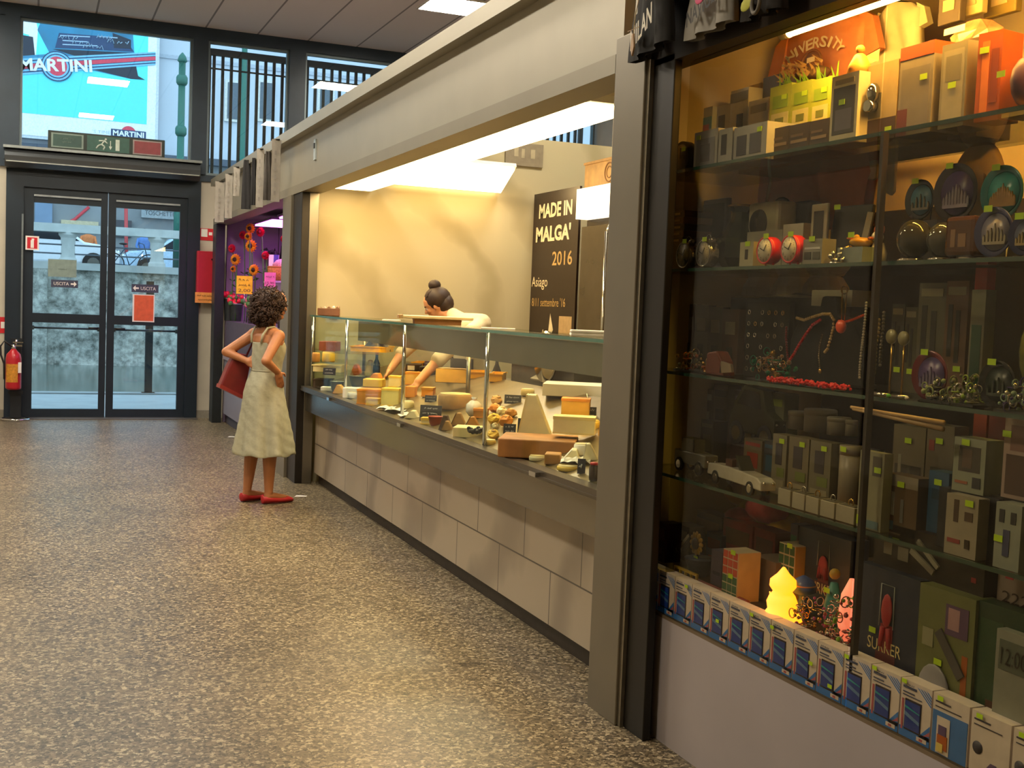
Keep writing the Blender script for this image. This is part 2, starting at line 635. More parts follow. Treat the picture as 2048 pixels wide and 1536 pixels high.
# running figure, arrow and door
g.ell((-0.02, -0.058, 0.163), (0.013, 0.002, 0.013), 10, 1)
for a, c2 in (((-0.03, 0.15), (-0.065, 0.10)), ((-0.065, 0.10), (-0.03, 0.075)), ((-0.03, 0.075), (-0.045, 0.04)), ((-0.065, 0.10), (-0.1, 0.085)), ((-0.1, 0.085), (-0.125, 0.05)), ((-0.035, 0.145), (-0.095, 0.14)), ((-0.035, 0.145), (0.0, 0.115))):
    g.cyl((a[0], -0.058, a[1]), (c2[0], -0.058, c2[1]), 0.009, n=6, m=1)
g.patch(0.03, 0.038, 0.06, 0.15, -0.057, 1).add([(0.015, -0.058, 0.085), (0.053, -0.058, 0.085), (0.034, -0.058, 0.045)], [(0, 1, 2)], 1)
g.patch(0.09, 0.135, 0.04, 0.17, -0.057, 1)
g.build('running_man_panel', [mat('#2f5a50', 0.4), mat('#c6d3c8', 0.4)], t)
MB().box(0.285, 0.615, -0.056, -0.05, 0.02, 0.19, 0).box(0.3, 0.6, -0.0585, -0.056, 0.035, 0.175, 1).build('red_panel', [mat('#9b8f8d', 0.4), mat('#8a3b41', 0.4)], t)


def sign(name, px0, px1, py0, py1, yv, label, draw, mats, group=None, cat='sign', t=0.004):
    """flat sign on the end wall; draw(mb, w, h) adds print"""
    a = at(px0, (py0 + py1) / 2, 1, yv)
    c = at(px1, (py0 + py1) / 2, 1, yv)
    u = at((px0 + px1) / 2, py0, 1, yv)
    d = at((px0 + px1) / 2, py1, 1, yv)
    w, h = c[0] - a[0], u[2] - d[2]
    m = MB().box(-w / 2, w / 2, -t, 0, 0, h, 0)
    draw(m, w, h)
    o = m.build(name, mats, None, ((a[0] + c[0]) / 2, yv, d[2]))
    return tag(o, label, cat, group)


RED = mat('#c8202c', 0.4, 0, 0.06)
SW = mat('#e9e6e0', 0.5, 0, 0.04)


def _ext(m, w, h):
    m.patch(-w * .38, w * .38, h * .1, h * .9, -0.0045, 1)
    m.patch(-w * .12, w * .12, h * .15, h * .7, -0.006, 0).patch(-w * .05, w * .14, h * .7, h * .82, -0.006, 0)


sign('extinguisher_sign', 51, 78, 472, 500, DW - 0.052, 'small white sign with red extinguisher symbol on the left door jamb', _ext, [SW, RED])
sign('notice_sheet', 96, 153, 519, 554, DW + 0.016, 'plain grey green notice sheet taped to left door glass', lambda m, w, h: m.scribble(0, h * .45, w * .3, h * .1, -.0045, 1, 2), [mat('#7f938c', 0.7), mat('#66766f', .7)])
ARW = mat('#3d4258', 0.5)


def _usc(sgn):
    def f(m, w, h):
        m.text('USCITA', -sgn * w * .12, h * .5, h * .42, -0.005, 1, w=w * .56)
        x = sgn * w * .33
        m.patch(x - w * .1, x + w * .04, h * .4, h * .6, -0.005, 1) if sgn > 0 else m.patch(x - w * .04, x + w * .1, h * .4, h * .6, -0.005, 1)
        m.add([(x + sgn * w * .02, -0.006, h * .15), (x + sgn * w * .02, -0.006, h * .85), (x + sgn * w * .12, -0.006, h * .5)], [(0, 1, 2)], 1)
    return f


sign('exit_arrow_sign', 102, 156, 560, 575, DW + 0.016, 'dark exit plate with arrow to the right on left door', _usc(1), [ARW, SW], 'exit plates on the door glass')
sign('exit_arrow_sign', 263, 317, 569, 585, DW + 0.016, 'dark exit plate with arrow to the left on right door', _usc(-1), [ARW, SW], 'exit plates on the door glass')
sign('orange_poster', 265, 309, 589, 644, DW - 0.012, 'orange paper poster with white margin on the right door', lambda m, w, h: m.patch(-w * .43, w * .45, h * .04, h * .97, -0.0045, 1), [SW, mat('#d8603a', 0.6)], cat='poster')
sign('hydrant_sign', 400, 427, 457, 481, DW - 0.002, 'red and white fire hose sign above the red cabinet', lambda m, w, h: m.patch(-w * .42, w * .05, h * .3, h * .95, -0.0045, 1).patch(w * .15, w * .4, h * .45, h * .7, -0.0045, 1), [RED, SW])
sign('fire_sign', -6, 13, 634, 666, DW - 0.002, 'red fire sign with pale symbol on wall left of extinguisher', lambda m, w, h: m.patch(-w * .1, w * .3, h * .3, h * .7, -0.0045, 1), [RED, SW])

t = thing('fire_hose_cabinet', 'red fire hose cabinet on the narrow wall right of the doors', 'hose cabinet', (1.945, DW, 1.55))
MB().box(-0.115, 0.115, -0.16, 0, 0, 0.53).build('case', mat('#b81f33', 0.4, 0, 0.05), t, bevel=0.006)
MB().box(-0.1, 0.1, -0.166, -0.16, 0.02, 0.51).build('door', mat('#bd2236', 0.35, 0, 0.05), t)
MB().cyl((0.06, -0.166, 0.43), (0.06, -0.18, 0.43), 0.012).build('knob', CHROME, t)
sign('warning_label', 390, 432, 585, 606, DW - 0.165, 'orange warning label below the red hose cabinet', lambda m, w, h: m.scribble(0, h * .68, w * .8, h * .2, -0.005, 1, 5).scribble(0, h * .3, w * .7, h * .2, -0.005, 1, 6), [mat('#f0a050', 0.5), mat('#6d3a20', 0.5)], cat='label')

# fire extinguisher on its stand
t = thing('fire_extinguisher', 'red fire extinguisher with yellow label hanging on stand left of doors', 'fire extinguisher', (-0.225, DW - 0.3, 0.36))
MB().lathe([(0.06, 0), (0.083, 0.015), (0.085, 0.03), (0.085, 0.36), (0.075, 0.41), (0.04, 0.45), (0.025, 0.47)], 24).build('cylinder', mat('#b3202a', 0.3, 0, 0.05), t)
lb = MB()
vs, fs = [], []
for j, z in enumerate((0.09, 0.3)):
    for i in range(9):
        a = -PI / 2 - 1.1 + 1.7 * i / 8
        vs.append((0.0862 * math.cos(a), 0.0862 * math.sin(a), z))
lb.add(vs, [(i, i + 1, 9 + i + 1, 9 + i) for i in range(8)]).build('label', mat('#c98a2a', 0.5, 0, 0.25, 40), t)
MB().box(0.05, 0.085, -0.095, -0.06, 0.2, 0.32).build('tag', SW, t)
MB().cyl((0, 0, 0.46), (0, 0, 0.52), 0.022).box(-0.015, 0.09, -0.012, 0.012, 0.5, 0.52).box(-0.01, 0.1, -0.012, 0.012, 0.54, 0.555).cyl((0.02, 0, 0.52), (0.03, 0, 0.58), 0.012).build('valve', CHROME, t)
MB().tube([(-0.02, 0, 0.5), (-0.1, 0, 0.56), (-0.14, 0, 0.5), (-0.135, 0, 0.4), (-0.1, -0.02, 0.3), (-0.095, -0.02, 0.12)], 0.011).build('hose', BLACK, t)
t = thing('extinguisher_stand', 'dark post with chrome foot ring carrying the fire extinguisher', 'stand', (-0.2, DW - 0.2, 0))
MB().box(-0.06, 0.06, 0.0, 0.03, 0.02, 0.95).build('post', mat('#23282c', 0.4, 0.3), t)
MB().torus((0, -0.1, 0.02), 0.15, 0.011, 'z', 28).build('foot_ring', CHROME, t)
MB().box(-0.08, 0.08, -0.02, 0.0, 0.3, 0.34).build('bracket', mat('#23282c', 0.4, 0.3), t)

# ceiling light panels
LP = lamp_mat('ceiling_panel_light', '#fff2dc', L_CEILING)
first = None
k = 0
for x, y in ((4.165, 12.1), (1.0, 10.4), (-1.2, 10.4), (4.165, 7.8), (1.0, 6.6), (-1.2, 6.6), (-1.2, 2.8), (-1.2, 13.2)):
    lab = 'white square ceiling light panel above the cheese stall' if first is None else 'white square ceiling light panel out of view behind or above the viewer'
    if first is None:
        first = thing('ceiling_light', lab, 'ceiling light', (x, y, CH), 0, 'square ceiling light panels')
        MB().box(-0.32, 0.32, -0.32, -0.3, -0.02, 0).box(-0.32, 0.32, 0.3, 0.32, -0.02, 0).box(-0.32, -0.3, -0.3, 0.3, -0.02, 0).box(0.3, 0.32, -0.3, 0.3, -0.02, 0).build('frame', WHITE, first)
        MB().box(-0.3, 0.3, -0.3, 0.3, -0.014, -0.002).build('diffuser', LP, first)
    else:
        dup(first, (x, y, CH), None, lab)

for px, py, lab in ((600, 993, 'small white paper scrap on the floor beside the red shoes'), (464, 874, 'tiny white paper scrap on the floor by the flower stall')):
    p = at(px, py, 2, 0.0)
    tag(MB().add([(-.05, -.02, .002), (.04, -.03, .004), (.06, .02, .002), (-.02, .03, .008), (-.05, -.02, .001), (.04, -.03, .001), (.06, .02, .001), (-.02, .03, .001)], [(0, 1, 2, 3), (4, 7, 6, 5), (0, 4, 5, 1), (1, 5, 6, 2), (2, 6, 7, 3), (3, 7, 4, 0)]).build('paper_scrap', SW, None, (p[0], p[1], 0)), lab, 'paper')

# ================================================================== OUTSIDE THE DOORS
def stone_mat():
    m, nt, b = _new('canal_stone')
    tc = nt.nodes.new('ShaderNodeTexCoord')
    v = nt.nodes.new('ShaderNodeTexVoronoi')
    v.inputs['Scale'].default_value = 1.5
    v.feature = 'DISTANCE_TO_EDGE'
    n = nt.nodes.new('ShaderNodeTexNoise')
    n.inputs['Scale'].default_value = 3.4
    n.inputs['Detail'].default_value = 8
    n.inputs['Roughness'].default_value = 0.75
    nt.links.new(tc.outputs['Object'], n.inputs['Vector'])
    nt.links.new(tc.outputs['Object'], v.inputs['Vector'])
    r = nt.nodes.new('ShaderNodeValToRGB')
    r.color_ramp.elements[0].position, r.color_ramp.elements[0].color = 0.35, lin('#4f5650') + (1,)
    r.color_ramp.elements[1].position, r.color_ramp.elements[1].color = 0.62, lin('#c2c4ba') + (1,)
    nt.links.new(n.outputs['Fac'], r.inputs['Fac'])
    rv = nt.nodes.new('ShaderNodeValToRGB')
    rv.color_ramp.elements[0].position, rv.color_ramp.elements[0].color = 0.0, (0.78, 0.78, 0.78, 1)
    rv.color_ramp.elements[1].position, rv.color_ramp.elements[1].color = 0.06, (1, 1, 1, 1)
    nt.links.new(v.outputs['Distance'], rv.inputs['Fac'])
    mu = nt.nodes.new('ShaderNodeMix')
    mu.data_type = 'RGBA'
    mu.blend_type = 'MULTIPLY'
    mu.inputs['Factor'].default_value = 1
    nt.links.new(r.outputs['Color'], mu.inputs['A'])
    nt.links.new(rv.outputs['Color'], mu.inputs['B'])
    nt.links.new(mu.outputs['Result'], b.inputs['Base Color'])
    b.inputs['Roughness'].default_value = 0.85
    return m


def tag_s(o, label=None):
    o['kind'] = 'structure'
    return o


tag_s(MB().box(-14, 16, DW + 0.15, 18.5, -0.14, -0.02).build('walkway', mat('#9aa3a6', 0.6, 0, 0.1, 3)))
tag_s(MB().box(-14, 16, 18.5, 18.8, -1.6, -0.0).build('quay_edge', mat('#8b9496', 0.7, 0, 0.15, 3)))
wt = MB().box(-40, 40, 18.8, 34.34, -0.9, -0.5).build('canal_water', mat('#3d524e', 0.12, 0, 0.25, 0.6, bump=0.4))
tag(wt, 'grey green canal water below the far stone embankment', 'water', None, 'stuff')
emb = MB().box(-40, 45, 34.6, 35.4, -1.2, 2.15)
emb.box(-0.9, 0.3, 34.35, 34.6, -1.2, 2.15)
tag_s(emb.build('embankment_wall', stone_mat()))
tag_s(MB().box(-40, 45, 34.45, 35.5, 2.15, 2.35).build('embankment_coping', mat('#a7aca8', 0.8, 0, 0.15, 2)))
tag_s(MB().box(-40, 45, 35.5, 60, 1.9, 2.1).build('far_street', mat('#8f979c', 0.8, 0, 0.1, 2)))

t = thing('stone_balustrade', 'pale stone balustrade along the far canal bank', 'balustrade', (0, 35.0, 2.35))
ST = mat('#b9beba', 0.8, 0, 0.1, 4)
MB().box(-38, 43, -0.2, 0.2, 0.85, 1.08).build('rail', ST, t)
for xpx in (-260, -50, 136, 314, 500):
    x = at(xpx, 510, 1, 35.0)[0]
    MB().lathe([(0.24, 0), (0.24, 0.1), (0.2, 0.15), (0.18, 0.4), (0.2, 0.7), (0.26, 0.78), (0.26, 0.86)], 4, (x, 0, 0), smooth=False).build('pillar', ST, t)
for zz in (0.25, 0.5):
    MB().cyl((-38, 0.0, zz), (43, 0.0, zz), 0.025, n=6).build('metal_bar', mat('#59636b', 0.5, 0.4), t)

# parked cars behind the balustrade
CARP = mat('#e9eef2', 0.25, 0, 0.03)


def car(px, py, Y, label, paint, flip=1, name='car'):
    p = at(px, py, 1, Y)
    t = thing(name, label, 'car', (p[0], Y, 2.1), 0 if flip > 0 else PI)
    prof = [(-2.1, .3), (2.1, .3), (2.12, .65), (1.9, .85), (1.1, .95), (.45, 1.42), (-1.1, 1.45), (-1.75, 1.0), (-2.1, .9)]
    b = MB().prism(prof, -0.85, 0.85)
    b.build('body', paint, t, bevel=0.06)
    MB().prism([(.95, .97), (.4, 1.36), (-1.05, 1.38), (-1.55, 1.0)], -0.86, 0.86).build('side_windows', mat('#1b232b', 0.15), t)
    for x in (-1.35, 1.35):
        for y in (-0.8, 0.8):
            MB().cyl((x, y - .1, .32), (x, y + .1, .32), 0.32, n=20).cyl((x, y - .11, .32), (x, y + .11, .32), 0.18, n=12, m=1).build('wheel', [BLACK, CHROME], t)
    for y in (-.6, .6):
        MB().ell((2.08, y, .68), (.06, .16, .1), 10).build('headlight', CHROME, t)
    return t


car(90, 500, 38.0, 'white car parked on the far bank seen through left door', CARP, 1)
car(372, 530, 40.6, 'pale blue car parked on the far bank seen through right door', mat('#b9d2e6', 0.25), -1)


def person_far(px, py, Y, label, shirt, hair='#3b2f28'):
    p = at(px, py, 1, Y)
    t = thing('person', label, 'person', (p[0], Y, 2.1))
    b = MB()
    b.lathe([(.1, .0), (.16, .5), (.17, .95)], 12, sx=1, sy=.7, m=0).lathe([(.17, .9), (.18, 1.1), (.22, 1.35), (.2, 1.45), (.06, 1.5), (.06, 1.55)], 14, sx=1, sy=.6, m=1)
    b.ell((0, 0, 1.65), (.09, .1, .125), 14, 2)
    for s in (-1, 1):
        b.tube([(s * .2, 0, 1.42), (s * .27, -.05, 1.15), (s * .2, -.2, .98)], [.055, .045, .035], 8, 1)
    b.build('body', [mat('#39404d', .8), mat(shirt, .8), mat('#b98a6c', .6)], t)
    MB().ell((0, 0.015, 1.69), (.1, .1, .11), 12).build('hair', mat(hair, .8), t)


person_far(289, 480, 43.0, 'person in blue shirt walking on the far bank behind right door', '#5f86c4')
person_far(176, 500, 43.5, 'person in orange top on the far bank behind left door', '#d8804a')

# bicycle parked by the person
t = thing('bicycle', 'dark bicycle parked on the far bank beside the blue shirt', 'bicycle', tuple(at(262, 535, 1, 36.6)[:1]) + (36.6, 2.1))
for x in (-.52, .52):
    MB().torus((x, 0, .33), .32, .02, 'y', 22, 6).build('wheel', BLACK, t)
MB().tube([(-.52, 0, .33), (-.05, 0, .3), (.35, 0, .75), (-.2, 0, .78), (-.05, 0, .3)], .018, 6).tube([(.52, 0, .33), (.36, 0, .95), (.2, 0, 1.0)], .016, 6).tube([(-.52, 0, .33), (-.2, 0, .78), (-.22, 0, .92)], .016, 6).build('frame', mat('#2c4a63', .4), t)
MB().ell((-.23, 0, .94), (.13, .06, .035), 10).build('saddle', BLACK, t)

# house across the canal with the advertising billboard
BY = 46.0
hb = thing('apartment_building', 'pale grey building across the canal carrying the billboard', 'building', (3, BY, 2.1))
WALLM = mat('#c9d0d8', 0.85, 0, 0.05, 0.5)
MB().box(-30, 34, 0, 5, 4.6, 24).build('upper_wall', WALLM, hb)
MB().box(-30, 34, -0.05, 5, 0, 4.6).build('ground_floor', mat('#8b8f90', 0.85, 0, 0.2, 0.8), hb)
MB().box(-30, 34, -0.4, 0, 4.5, 4.75).build('cornice', mat('#59606a', 0.8), hb)
for zz in (8.4, 10.6, 12.4):
    MB().box(-30, 34, -0.06, 0, zz, zz + 0.14).build('string_course', mat('#b4bcc6', 0.8), hb)
for px in (455, 520, 640, 760):
    for py0, py1 in ((165, 240),):
        a, c = at(px, py0, 1, BY), at(px + 22, py1, 1, BY)
        f = MB().box(a[0] - 3 - .1, c[0] - 3 + .1, -0.1, -0.01, c[2] - 2.1 - .1, a[2] - 2.1 + .1).build('window', mat('#dcdcd4', .7), hb)
        MB().box(a[0] - 3, c[0] - 3, -0.12, -0.1, c[2] - 2.1, a[2] - 2.1).build('pane', mat('#56646e', .2), f)
# shop front at street level
a, c = at(122, 440, 1, BY), at(196, 465, 1, BY)
MB().box(a[0] - 3, c[0] - 3, -0.25, -0.05, c[2] - 2.1, a[2] - 2.1).build('shop_sign', mat('#cdbf9c', .7), hb)
a, c = at(70, 404, 1, BY), at(104, 455, 1, BY)
MB().box(a[0] - 3, c[0] - 3, -0.2, -0.05, c[2] - 2.1, a[2] - 2.1).build('shutter', mat('#7d94ad', .6, 0, .1, 2), hb)
a, c = at(282, 415, 1, BY), at(352, 440, 1, BY)
w_, h_ = c[0] - a[0], a[2] - c[2]
MB().box(a[0] - 3, c[0] - 3, -0.25, -0.05, c[2] - 2.1, a[2] - 2.1, 0).text('TOSCHETTI', (a[0] + c[0]) / 2 - 3, (a[2] + c[2]) / 2 - 2.1, h_ * .45, -0.252, 1, w=w_ * .8).build('fascia_sign', [mat('#9aa2a4', .7), mat('#3c4248', .7)], hb)
a, c = at(230, 440, 1, BY), at(262, 475, 1, BY)
MB().box(a[0] - 3, c[0] - 3, -0.2, -0.05, c[2] - 2.1, a[2] - 2.1).build('doorway', mat('#4d4c50', .7), hb)

b0, b1 = at(36, 150, 1, BY - .5), at(310, 276, 1, BY - .5)
bx0, bx1 = b0[0] - 2.2, b1[0]
zb = at(200, 284, 1, BY - .5)[2] + 0.02
zt = zb + 8.6
t = thing('billboard', 'large blue advertising billboard with racing car and red striped lettering', 'billboard', ((bx0 + bx1) / 2, BY - .5, zb))
w2 = (bx1 - bx0) / 2
MB().box(-w2 - .1, w2 + .1, 0, .3, -0.1, 8.7).build('frame', mat('#d5dbe0', .5), t)


def bb(px, py):
    p = at(px, py, 1, BY - .52)
    return p[0] - (bx0 + bx1) / 2, p[2] - zb


ad = MB()
CY, WHT, RD, NV, DK, LB, MB_, GY = range(8)
x0, z0 = bb(40, 246)
x1, z1 = bb(296, 246)
ad.box(-w2, w2, -0.02, 0, 0, 8.6, WHT)
ad.patch(-w2, bb(295, 150)[0], (bb(40, 224)[1] + bb(295, 250)[1]) / 2, 8.6, -0.02, CY, t=.01)


def poly(pts, m, y):
    q = [bb(*p) for p in pts]
    ad.add([(p[0], y, p[1]) for p in q], [tuple(range(len(q)))], m)


# dark racing car silhouette with wing, wheel and shadow
poly([(44, 30), (70, 30), (76, 60), (72, 110), (60, 112), (58, 70), (44, 66)], WHT, -0.032)
poly([(44, 70), (66, 74), (70, 112), (44, 118)], DK, -0.034)
poly([(95, 10), (262, 10), (268, 100), (275, 150), (262, 158), (180, 140), (44, 128), (44, 112), (100, 108), (75, 60)], MB_, -0.036)
poly([(118, 66), (250, 76), (268, 104), (110, 96)], NV, -0.038)
poly([(105, 98), (270, 106), (272, 112), (150, 112)], DK, -0.04)
poly([(182, 138), (272, 132), (276, 152), (290, 160), (262, 158)], DK, -0.04)
poly([(225, 66), (262, 80), (262, 98), (228, 96)], DK, -0.041)
for k, (sx, sy, sw) in enumerate(((150, 72, 60), (150, 82, 50), (160, 90, 70), (215, 74, 40))):
    poly([(sx - sw / 2, sy - 2), (sx + sw / 2, sy + 1), (sx + sw / 2, sy + 3), (sx - sw / 2, sy)], GY, -0.042)
for k in range(5):
    q = bb(140 + 24 * k, 76 + 9 * (k % 3))
    ad.scribble(q[0], q[1], .75 - .1 * (k % 2), .17, -0.043, GY, 30 + k)
# rising stripe band
for k, (ta, tb, c) in enumerate(((0, 1, LB), (.12, .88, NV), (.2, .8, LB), (.32, .68, NV), (.36, .64, RD))):
    yl0, yl1 = 118, 151
    yr0, yr1 = 104, 130
    poly([(30, yl0 + (yl1 - yl0) * tb), (30, yl0 + (yl1 - yl0) * ta), (311, yr0 + (yr1 - yr0) * ta), (311, yr0 + (yr1 - yr0) * tb)], c, -0.05 - .004 * k)
q = bb(114, 133)
for r, c, y in ((.54, NV, -.072), (.5, LB, -.076), (.44, NV, -.080), (.40, LB, -.084), (.34, RD, -.088)):
    ad.lathe([(r, y - .001), (r, y)], 28, (q[0], 0, q[1]), c, 'y', smooth=False)
q = bb(112, 131)
ad.text('MARTINI', q[0], q[1], .44, -.095, WHT, w=2.45, rot=.09, bold=.03)
q = bb(257, 268)
ad.lathe([(.27, -.0222), (.27, -.022)], 24, (q[0], 0, q[1] + .02), RD, 'y', smooth=False)
ad.patch(q[0] - .62, q[0] + .62, q[1] - .14, q[1] + .14, -.024, NV).text('MARTINI', q[0], q[1], .2, -.0262, WHT, w=1.1, bold=.03)
q = bb(203, 264)
ad.text("'S TIME", q[0], q[1], .12, -.0222, GY, w=.62)
ad.build('printed_sheet', [mat('#5fe9f7', .5, 0, .03), mat('#f4f6f6', .5), mat('#e0455a', .5), mat('#24436a', .5), mat('#1d2b3c', .5), mat('#7cc4e6', .5), mat('#2f84a8', .5, 0, .3, .8), mat('#a9c6da', .5)], t)

t = thing('lamp_post', 'tall green cast iron tram pole across the canal', 'pole', tuple(at(361, 300, 1, 36.6)[:1]) + (36.6, 2.1))
GRN = mat('#2f6b5c', .45, .2, .1)
ztop = at(361, 125, 1, 36.6)[2] - 2.1
MB().lathe([(.16, 0), (.16, 2.5), (.11, 2.6), (.1, ztop)], 12).build('shaft', GRN, t)
for py in (160, 262):
    z = at(361, py, 1, 36.6)[2] - 2.1
    MB().lathe([(.13, z - .15), (.17, z - .08), (.17, z + .08), (.13, z + .15)], 12).build('collar', GRN, t)
MB().lathe([(.1, ztop), (.15, ztop + .05), (.1, ztop + .2), (.02, ztop + .3)], 12).build('finial', GRN, t)
t = thing('lamp_post', 'second green pole across the canal behind the vertical bars', 'pole', tuple(at(487, 200, 1, 42.0)[:1]) + (42.0, 2.1))
MB().lathe([(.14, 0), (.12, 2.6), (.09, 10.5)], 12).build('shaft', GRN, t)
MB().lathe([(.13, 9.7), (.16, 9.8), (.13, 9.9)], 12).build('collar', GRN, t)

p = at(296, 785, 2, 0.0)
t = thing('dark_post', 'dark square post standing on the walkway outside right door', 'post', (p[0], p[1], -0.02))
MB().box(-.055, .055, -.055, .055, 0.02, 1.75).build('shaft', mat('#20282d', .5, .3), t)
MB().box(-.1, .1, -.1, .1, 0, .02).build('foot_plate', mat('#20282d', .5, .3), t)

# red and white tape strung across the far shop front
a, c = at(122, 452, 1, BY - .05), at(178, 414, 1, BY - .05)
tag(MB().tube([a, (np.array(a) + np.array(c)) / 2 - np.array((0, 0, .1)), c], .06, 6).build('barrier_tape', mat('#d2444e', .5)), 'red barrier tape slanting across the far shop front', 'tape')
a, c = at(252, 416, 1, 44.0), at(254, 500, 1, 44.0)
c[2] = 2.1
tag(MB().tube([a, c], .07, 6).build('red_pole', mat('#c4494a', .5)), 'thin red pole on the far bank behind the right door', 'pole')

# screen of vertical bars standing outside the upper windows
t = thing('bar_screen', 'screen of dark vertical bars outside the upper right windows', 'bar screen', (2.04, DW + 0.45, 2.6))
BR = mat('#4a4440', .5, .2, .1)
for i in range(48):
    MB().box(i * .1085, i * .1085 + .036, -.02, .02, 0, 1.98).build('bar', BR, t)
for xx in (-.05, 5.2):
    MB().box(xx - .03, xx + .03, -.03, .03, -2.62, 2.06).build('post', BR, t)
MB().box(-.03, 5.2, -.035, .035, 1.98, 2.06).build('top_rail', BR, t)
MB().box(-.06, 5.2, -.028, -.02, 1.8, 1.822).build('cross_rod', BR, t)
MB().box(-.06, 5.2, -.028, -.02, .38, .402).build('cross_rod', BR, t)

# ================================================================== THE ROW OF STALLS
FASC = mat('#a39d8b', 0.42, 0.45, 0.04, 3)
SOFF = mat('#b3a98f', 0.6, 0.1, 0.04, 3)


def marble(name, c0, c1, rough=0.35, tiles=None):
    m, nt, b = _new(name)
    tc = nt.nodes.new('ShaderNodeTexCoord')
    w = nt.nodes.new('ShaderNodeTexWave')
    w.inputs['Scale'].default_value = 0.55
    w.inputs['Distortion'].default_value = 9
    w.inputs['Detail'].default_value = 5
    w.inputs['Detail Scale'].default_value = 0.9
    w.bands_direction = 'DIAGONAL'
    nt.links.new(tc.outputs['Object'], w.inputs['Vector'])
    r = nt.nodes.new('ShaderNodeValToRGB')
    r.color_ramp.elements[0].position, r.color_ramp.elements[0].color = 0.0, lin(c0) + (1,)
    r.color_ramp.elements[1].position, r.color_ramp.elements[1].color = 0.35, lin(c1) + (1,)
    nt.links.new(w.outputs['Fac'], r.inputs['Fac'])
    if tiles:
        mp = nt.nodes.new('ShaderNodeMapping')
        mp.inputs['Rotation'].default_value = (PI / 2, 0, 0)
        sx = nt.nodes.new('ShaderNodeSeparateXYZ')
        cx = nt.nodes.new('ShaderNodeCombineXYZ')
        nt.links.new(tc.outputs['Object'], sx.inputs[0])
        nt.links.new(sx.outputs['Y'], cx.inputs['X'])
        nt.links.new(sx.outputs['Z'], cx.inputs['Y'])
        bk = nt.nodes.new('ShaderNodeTexBrick')
        bk.offset = tiles[2]
        bk.inputs['Scale'].default_value = 1
        bk.inputs['Brick Width'].default_value = tiles[0]
        bk.inputs['Row Height'].default_value = tiles[1]
        bk.inputs['Mortar Size'].default_value = 0.004
        bk.inputs['Mortar'].default_value = lin('#4d453c') + (1,)
        nt.links.new(cx.outputs[0], bk.inputs['Vector'])
        nt.links.new(r.outputs['Color'], bk.inputs['Color1'])
        nt.links.new(r.outputs['Color'], bk.inputs['Color2'])
        nt.links.new(bk.outputs['Color'], b.inputs['Base Color'])
    else:
        nt.links.new(r.outputs['Color'], b.inputs['Base Color'])
    b.inputs['Roughness'].default_value = rough
    return m


# fascia running over all stalls
struct('trim_5', MB().box(1.95, 2.08, 3.9, 14.45, 2.86, 2.945), FASC)
struct('trim_6', MB().box(2.02, 2.1, 3.9, 14.45, 2.47, 2.86), FASC)
struct('trim_7', MB().box(1.99, 2.16, 3.9, 14.45, 2.40, 2.47), mat('#8f8876', .45, .4, .04, 3))
struct('trim_8', MB().box(2.1, 2.62, 3.9, 9.6, 2.485, 2.52), SOFF)
tag(MB().box(-.03, .03, -.012, 0, 0, .16, 0).box(-.018, .018, -.018, -.012, .09, .13, 1).build('junction_plate', [mat('#b9c3c4', .4, .3), DARKSTEEL], None, (2.02, 9.05, 2.62), FAC), 'small grey plate fixed on the fascia beside the hanging strips', 'plate')

struct('trim_12', MB().box(2.1, 3.0, 9.6, 14.3, 2.485, 2.52), mat('#9a8f98', .6, .1, .04, 3))

# posts
def post(n, x0, x1, y0, y1, z1, m):
    struct('pillar_%d' % n, MB().box(x0, x1, y0, y1, 0, z1), m, bevel=0.004)


LSTEEL = mat('#8c8371', .38, .55, .05, 3)
post(1, 1.975, 2.12, 9.74, 10.08, 2.4, LSTEEL)
post(2, 2.0, 2.12, 9.41, 9.74, 2.4, mat('#2d2823', .4, .3))
post(3, 1.975, 2.06, 3.64, 3.87, 2.52, mat('#7d7565', .38, .5, .05, 3))
post(4, 2.0, 2.03, 3.475, 3.62, 2.4, mat('#1c1916', .4, .3))
MBp = MB().box(1.985, 2.0, 3.62, 3.64, 0, 2.4)
struct('trim_9', MBp, mat('#a59c88', .3, .8))
post(5, 1.99, 2.1, 14.2, 14.45, 2.4, mat('#262a2c', .4, .3))
post(6, 2.06, 2.14, 9.405, 9.41 + .06, 2.4, STEEL)

# partitions and rear walls of the stalls
STONE = marble('partition_marble', '#b0a47f', '#c4b994', 0.4)
struct('wall_partition_far', MB().box(2.13, 7.3, 9.5, 9.6, 0, 3.03), STONE)
struct('wall_partition_near', MB().box(2.14, 7.3, 3.88, 3.96, 0, 2.5), mat('#b7aa86', .6, 0, .04, 3))
struct('wall_stall_rear', MB().box(5.4, 5.5, 3.96, 9.5, 0, 2.9), STONE)
struct('wall_flower_rear', MB().box(4.2, 4.3, 9.6, DW, 0, 2.6), mat('#8d7f8c', .7, 0, .1, 3))

# light boxes of the cheese stall
WARM = lamp_mat('stall_light', '#ffd896', L_STALL)
t = thing('stall_light_box', 'long bright light box under the fascia above the cheese counter', 'light', (2.36, 7.0, 2.43))
MB().box(-.19, .19, -2.3, 2.3, .02, .055).build('housing', WHITE, t)
MB().box(-.165, .165, -2.25, 2.25, 0, .02).build('diffuser', WARM, t)
t = thing('stall_light_box', 'shorter tilted light box on the far partition of the cheese stall', 'light', (3.25, 9.4, 2.53))
hb2 = MB()
hb2.obox((0, -.13, .085), (.49, .17, .012), (-.52, 0, 0))
hb2.build('diffuser', WARM, t)
MB().obox((0, -.112, .113), (.51, .185, .016), (-.52, 0, 0)).build('housing', WHITE, t)

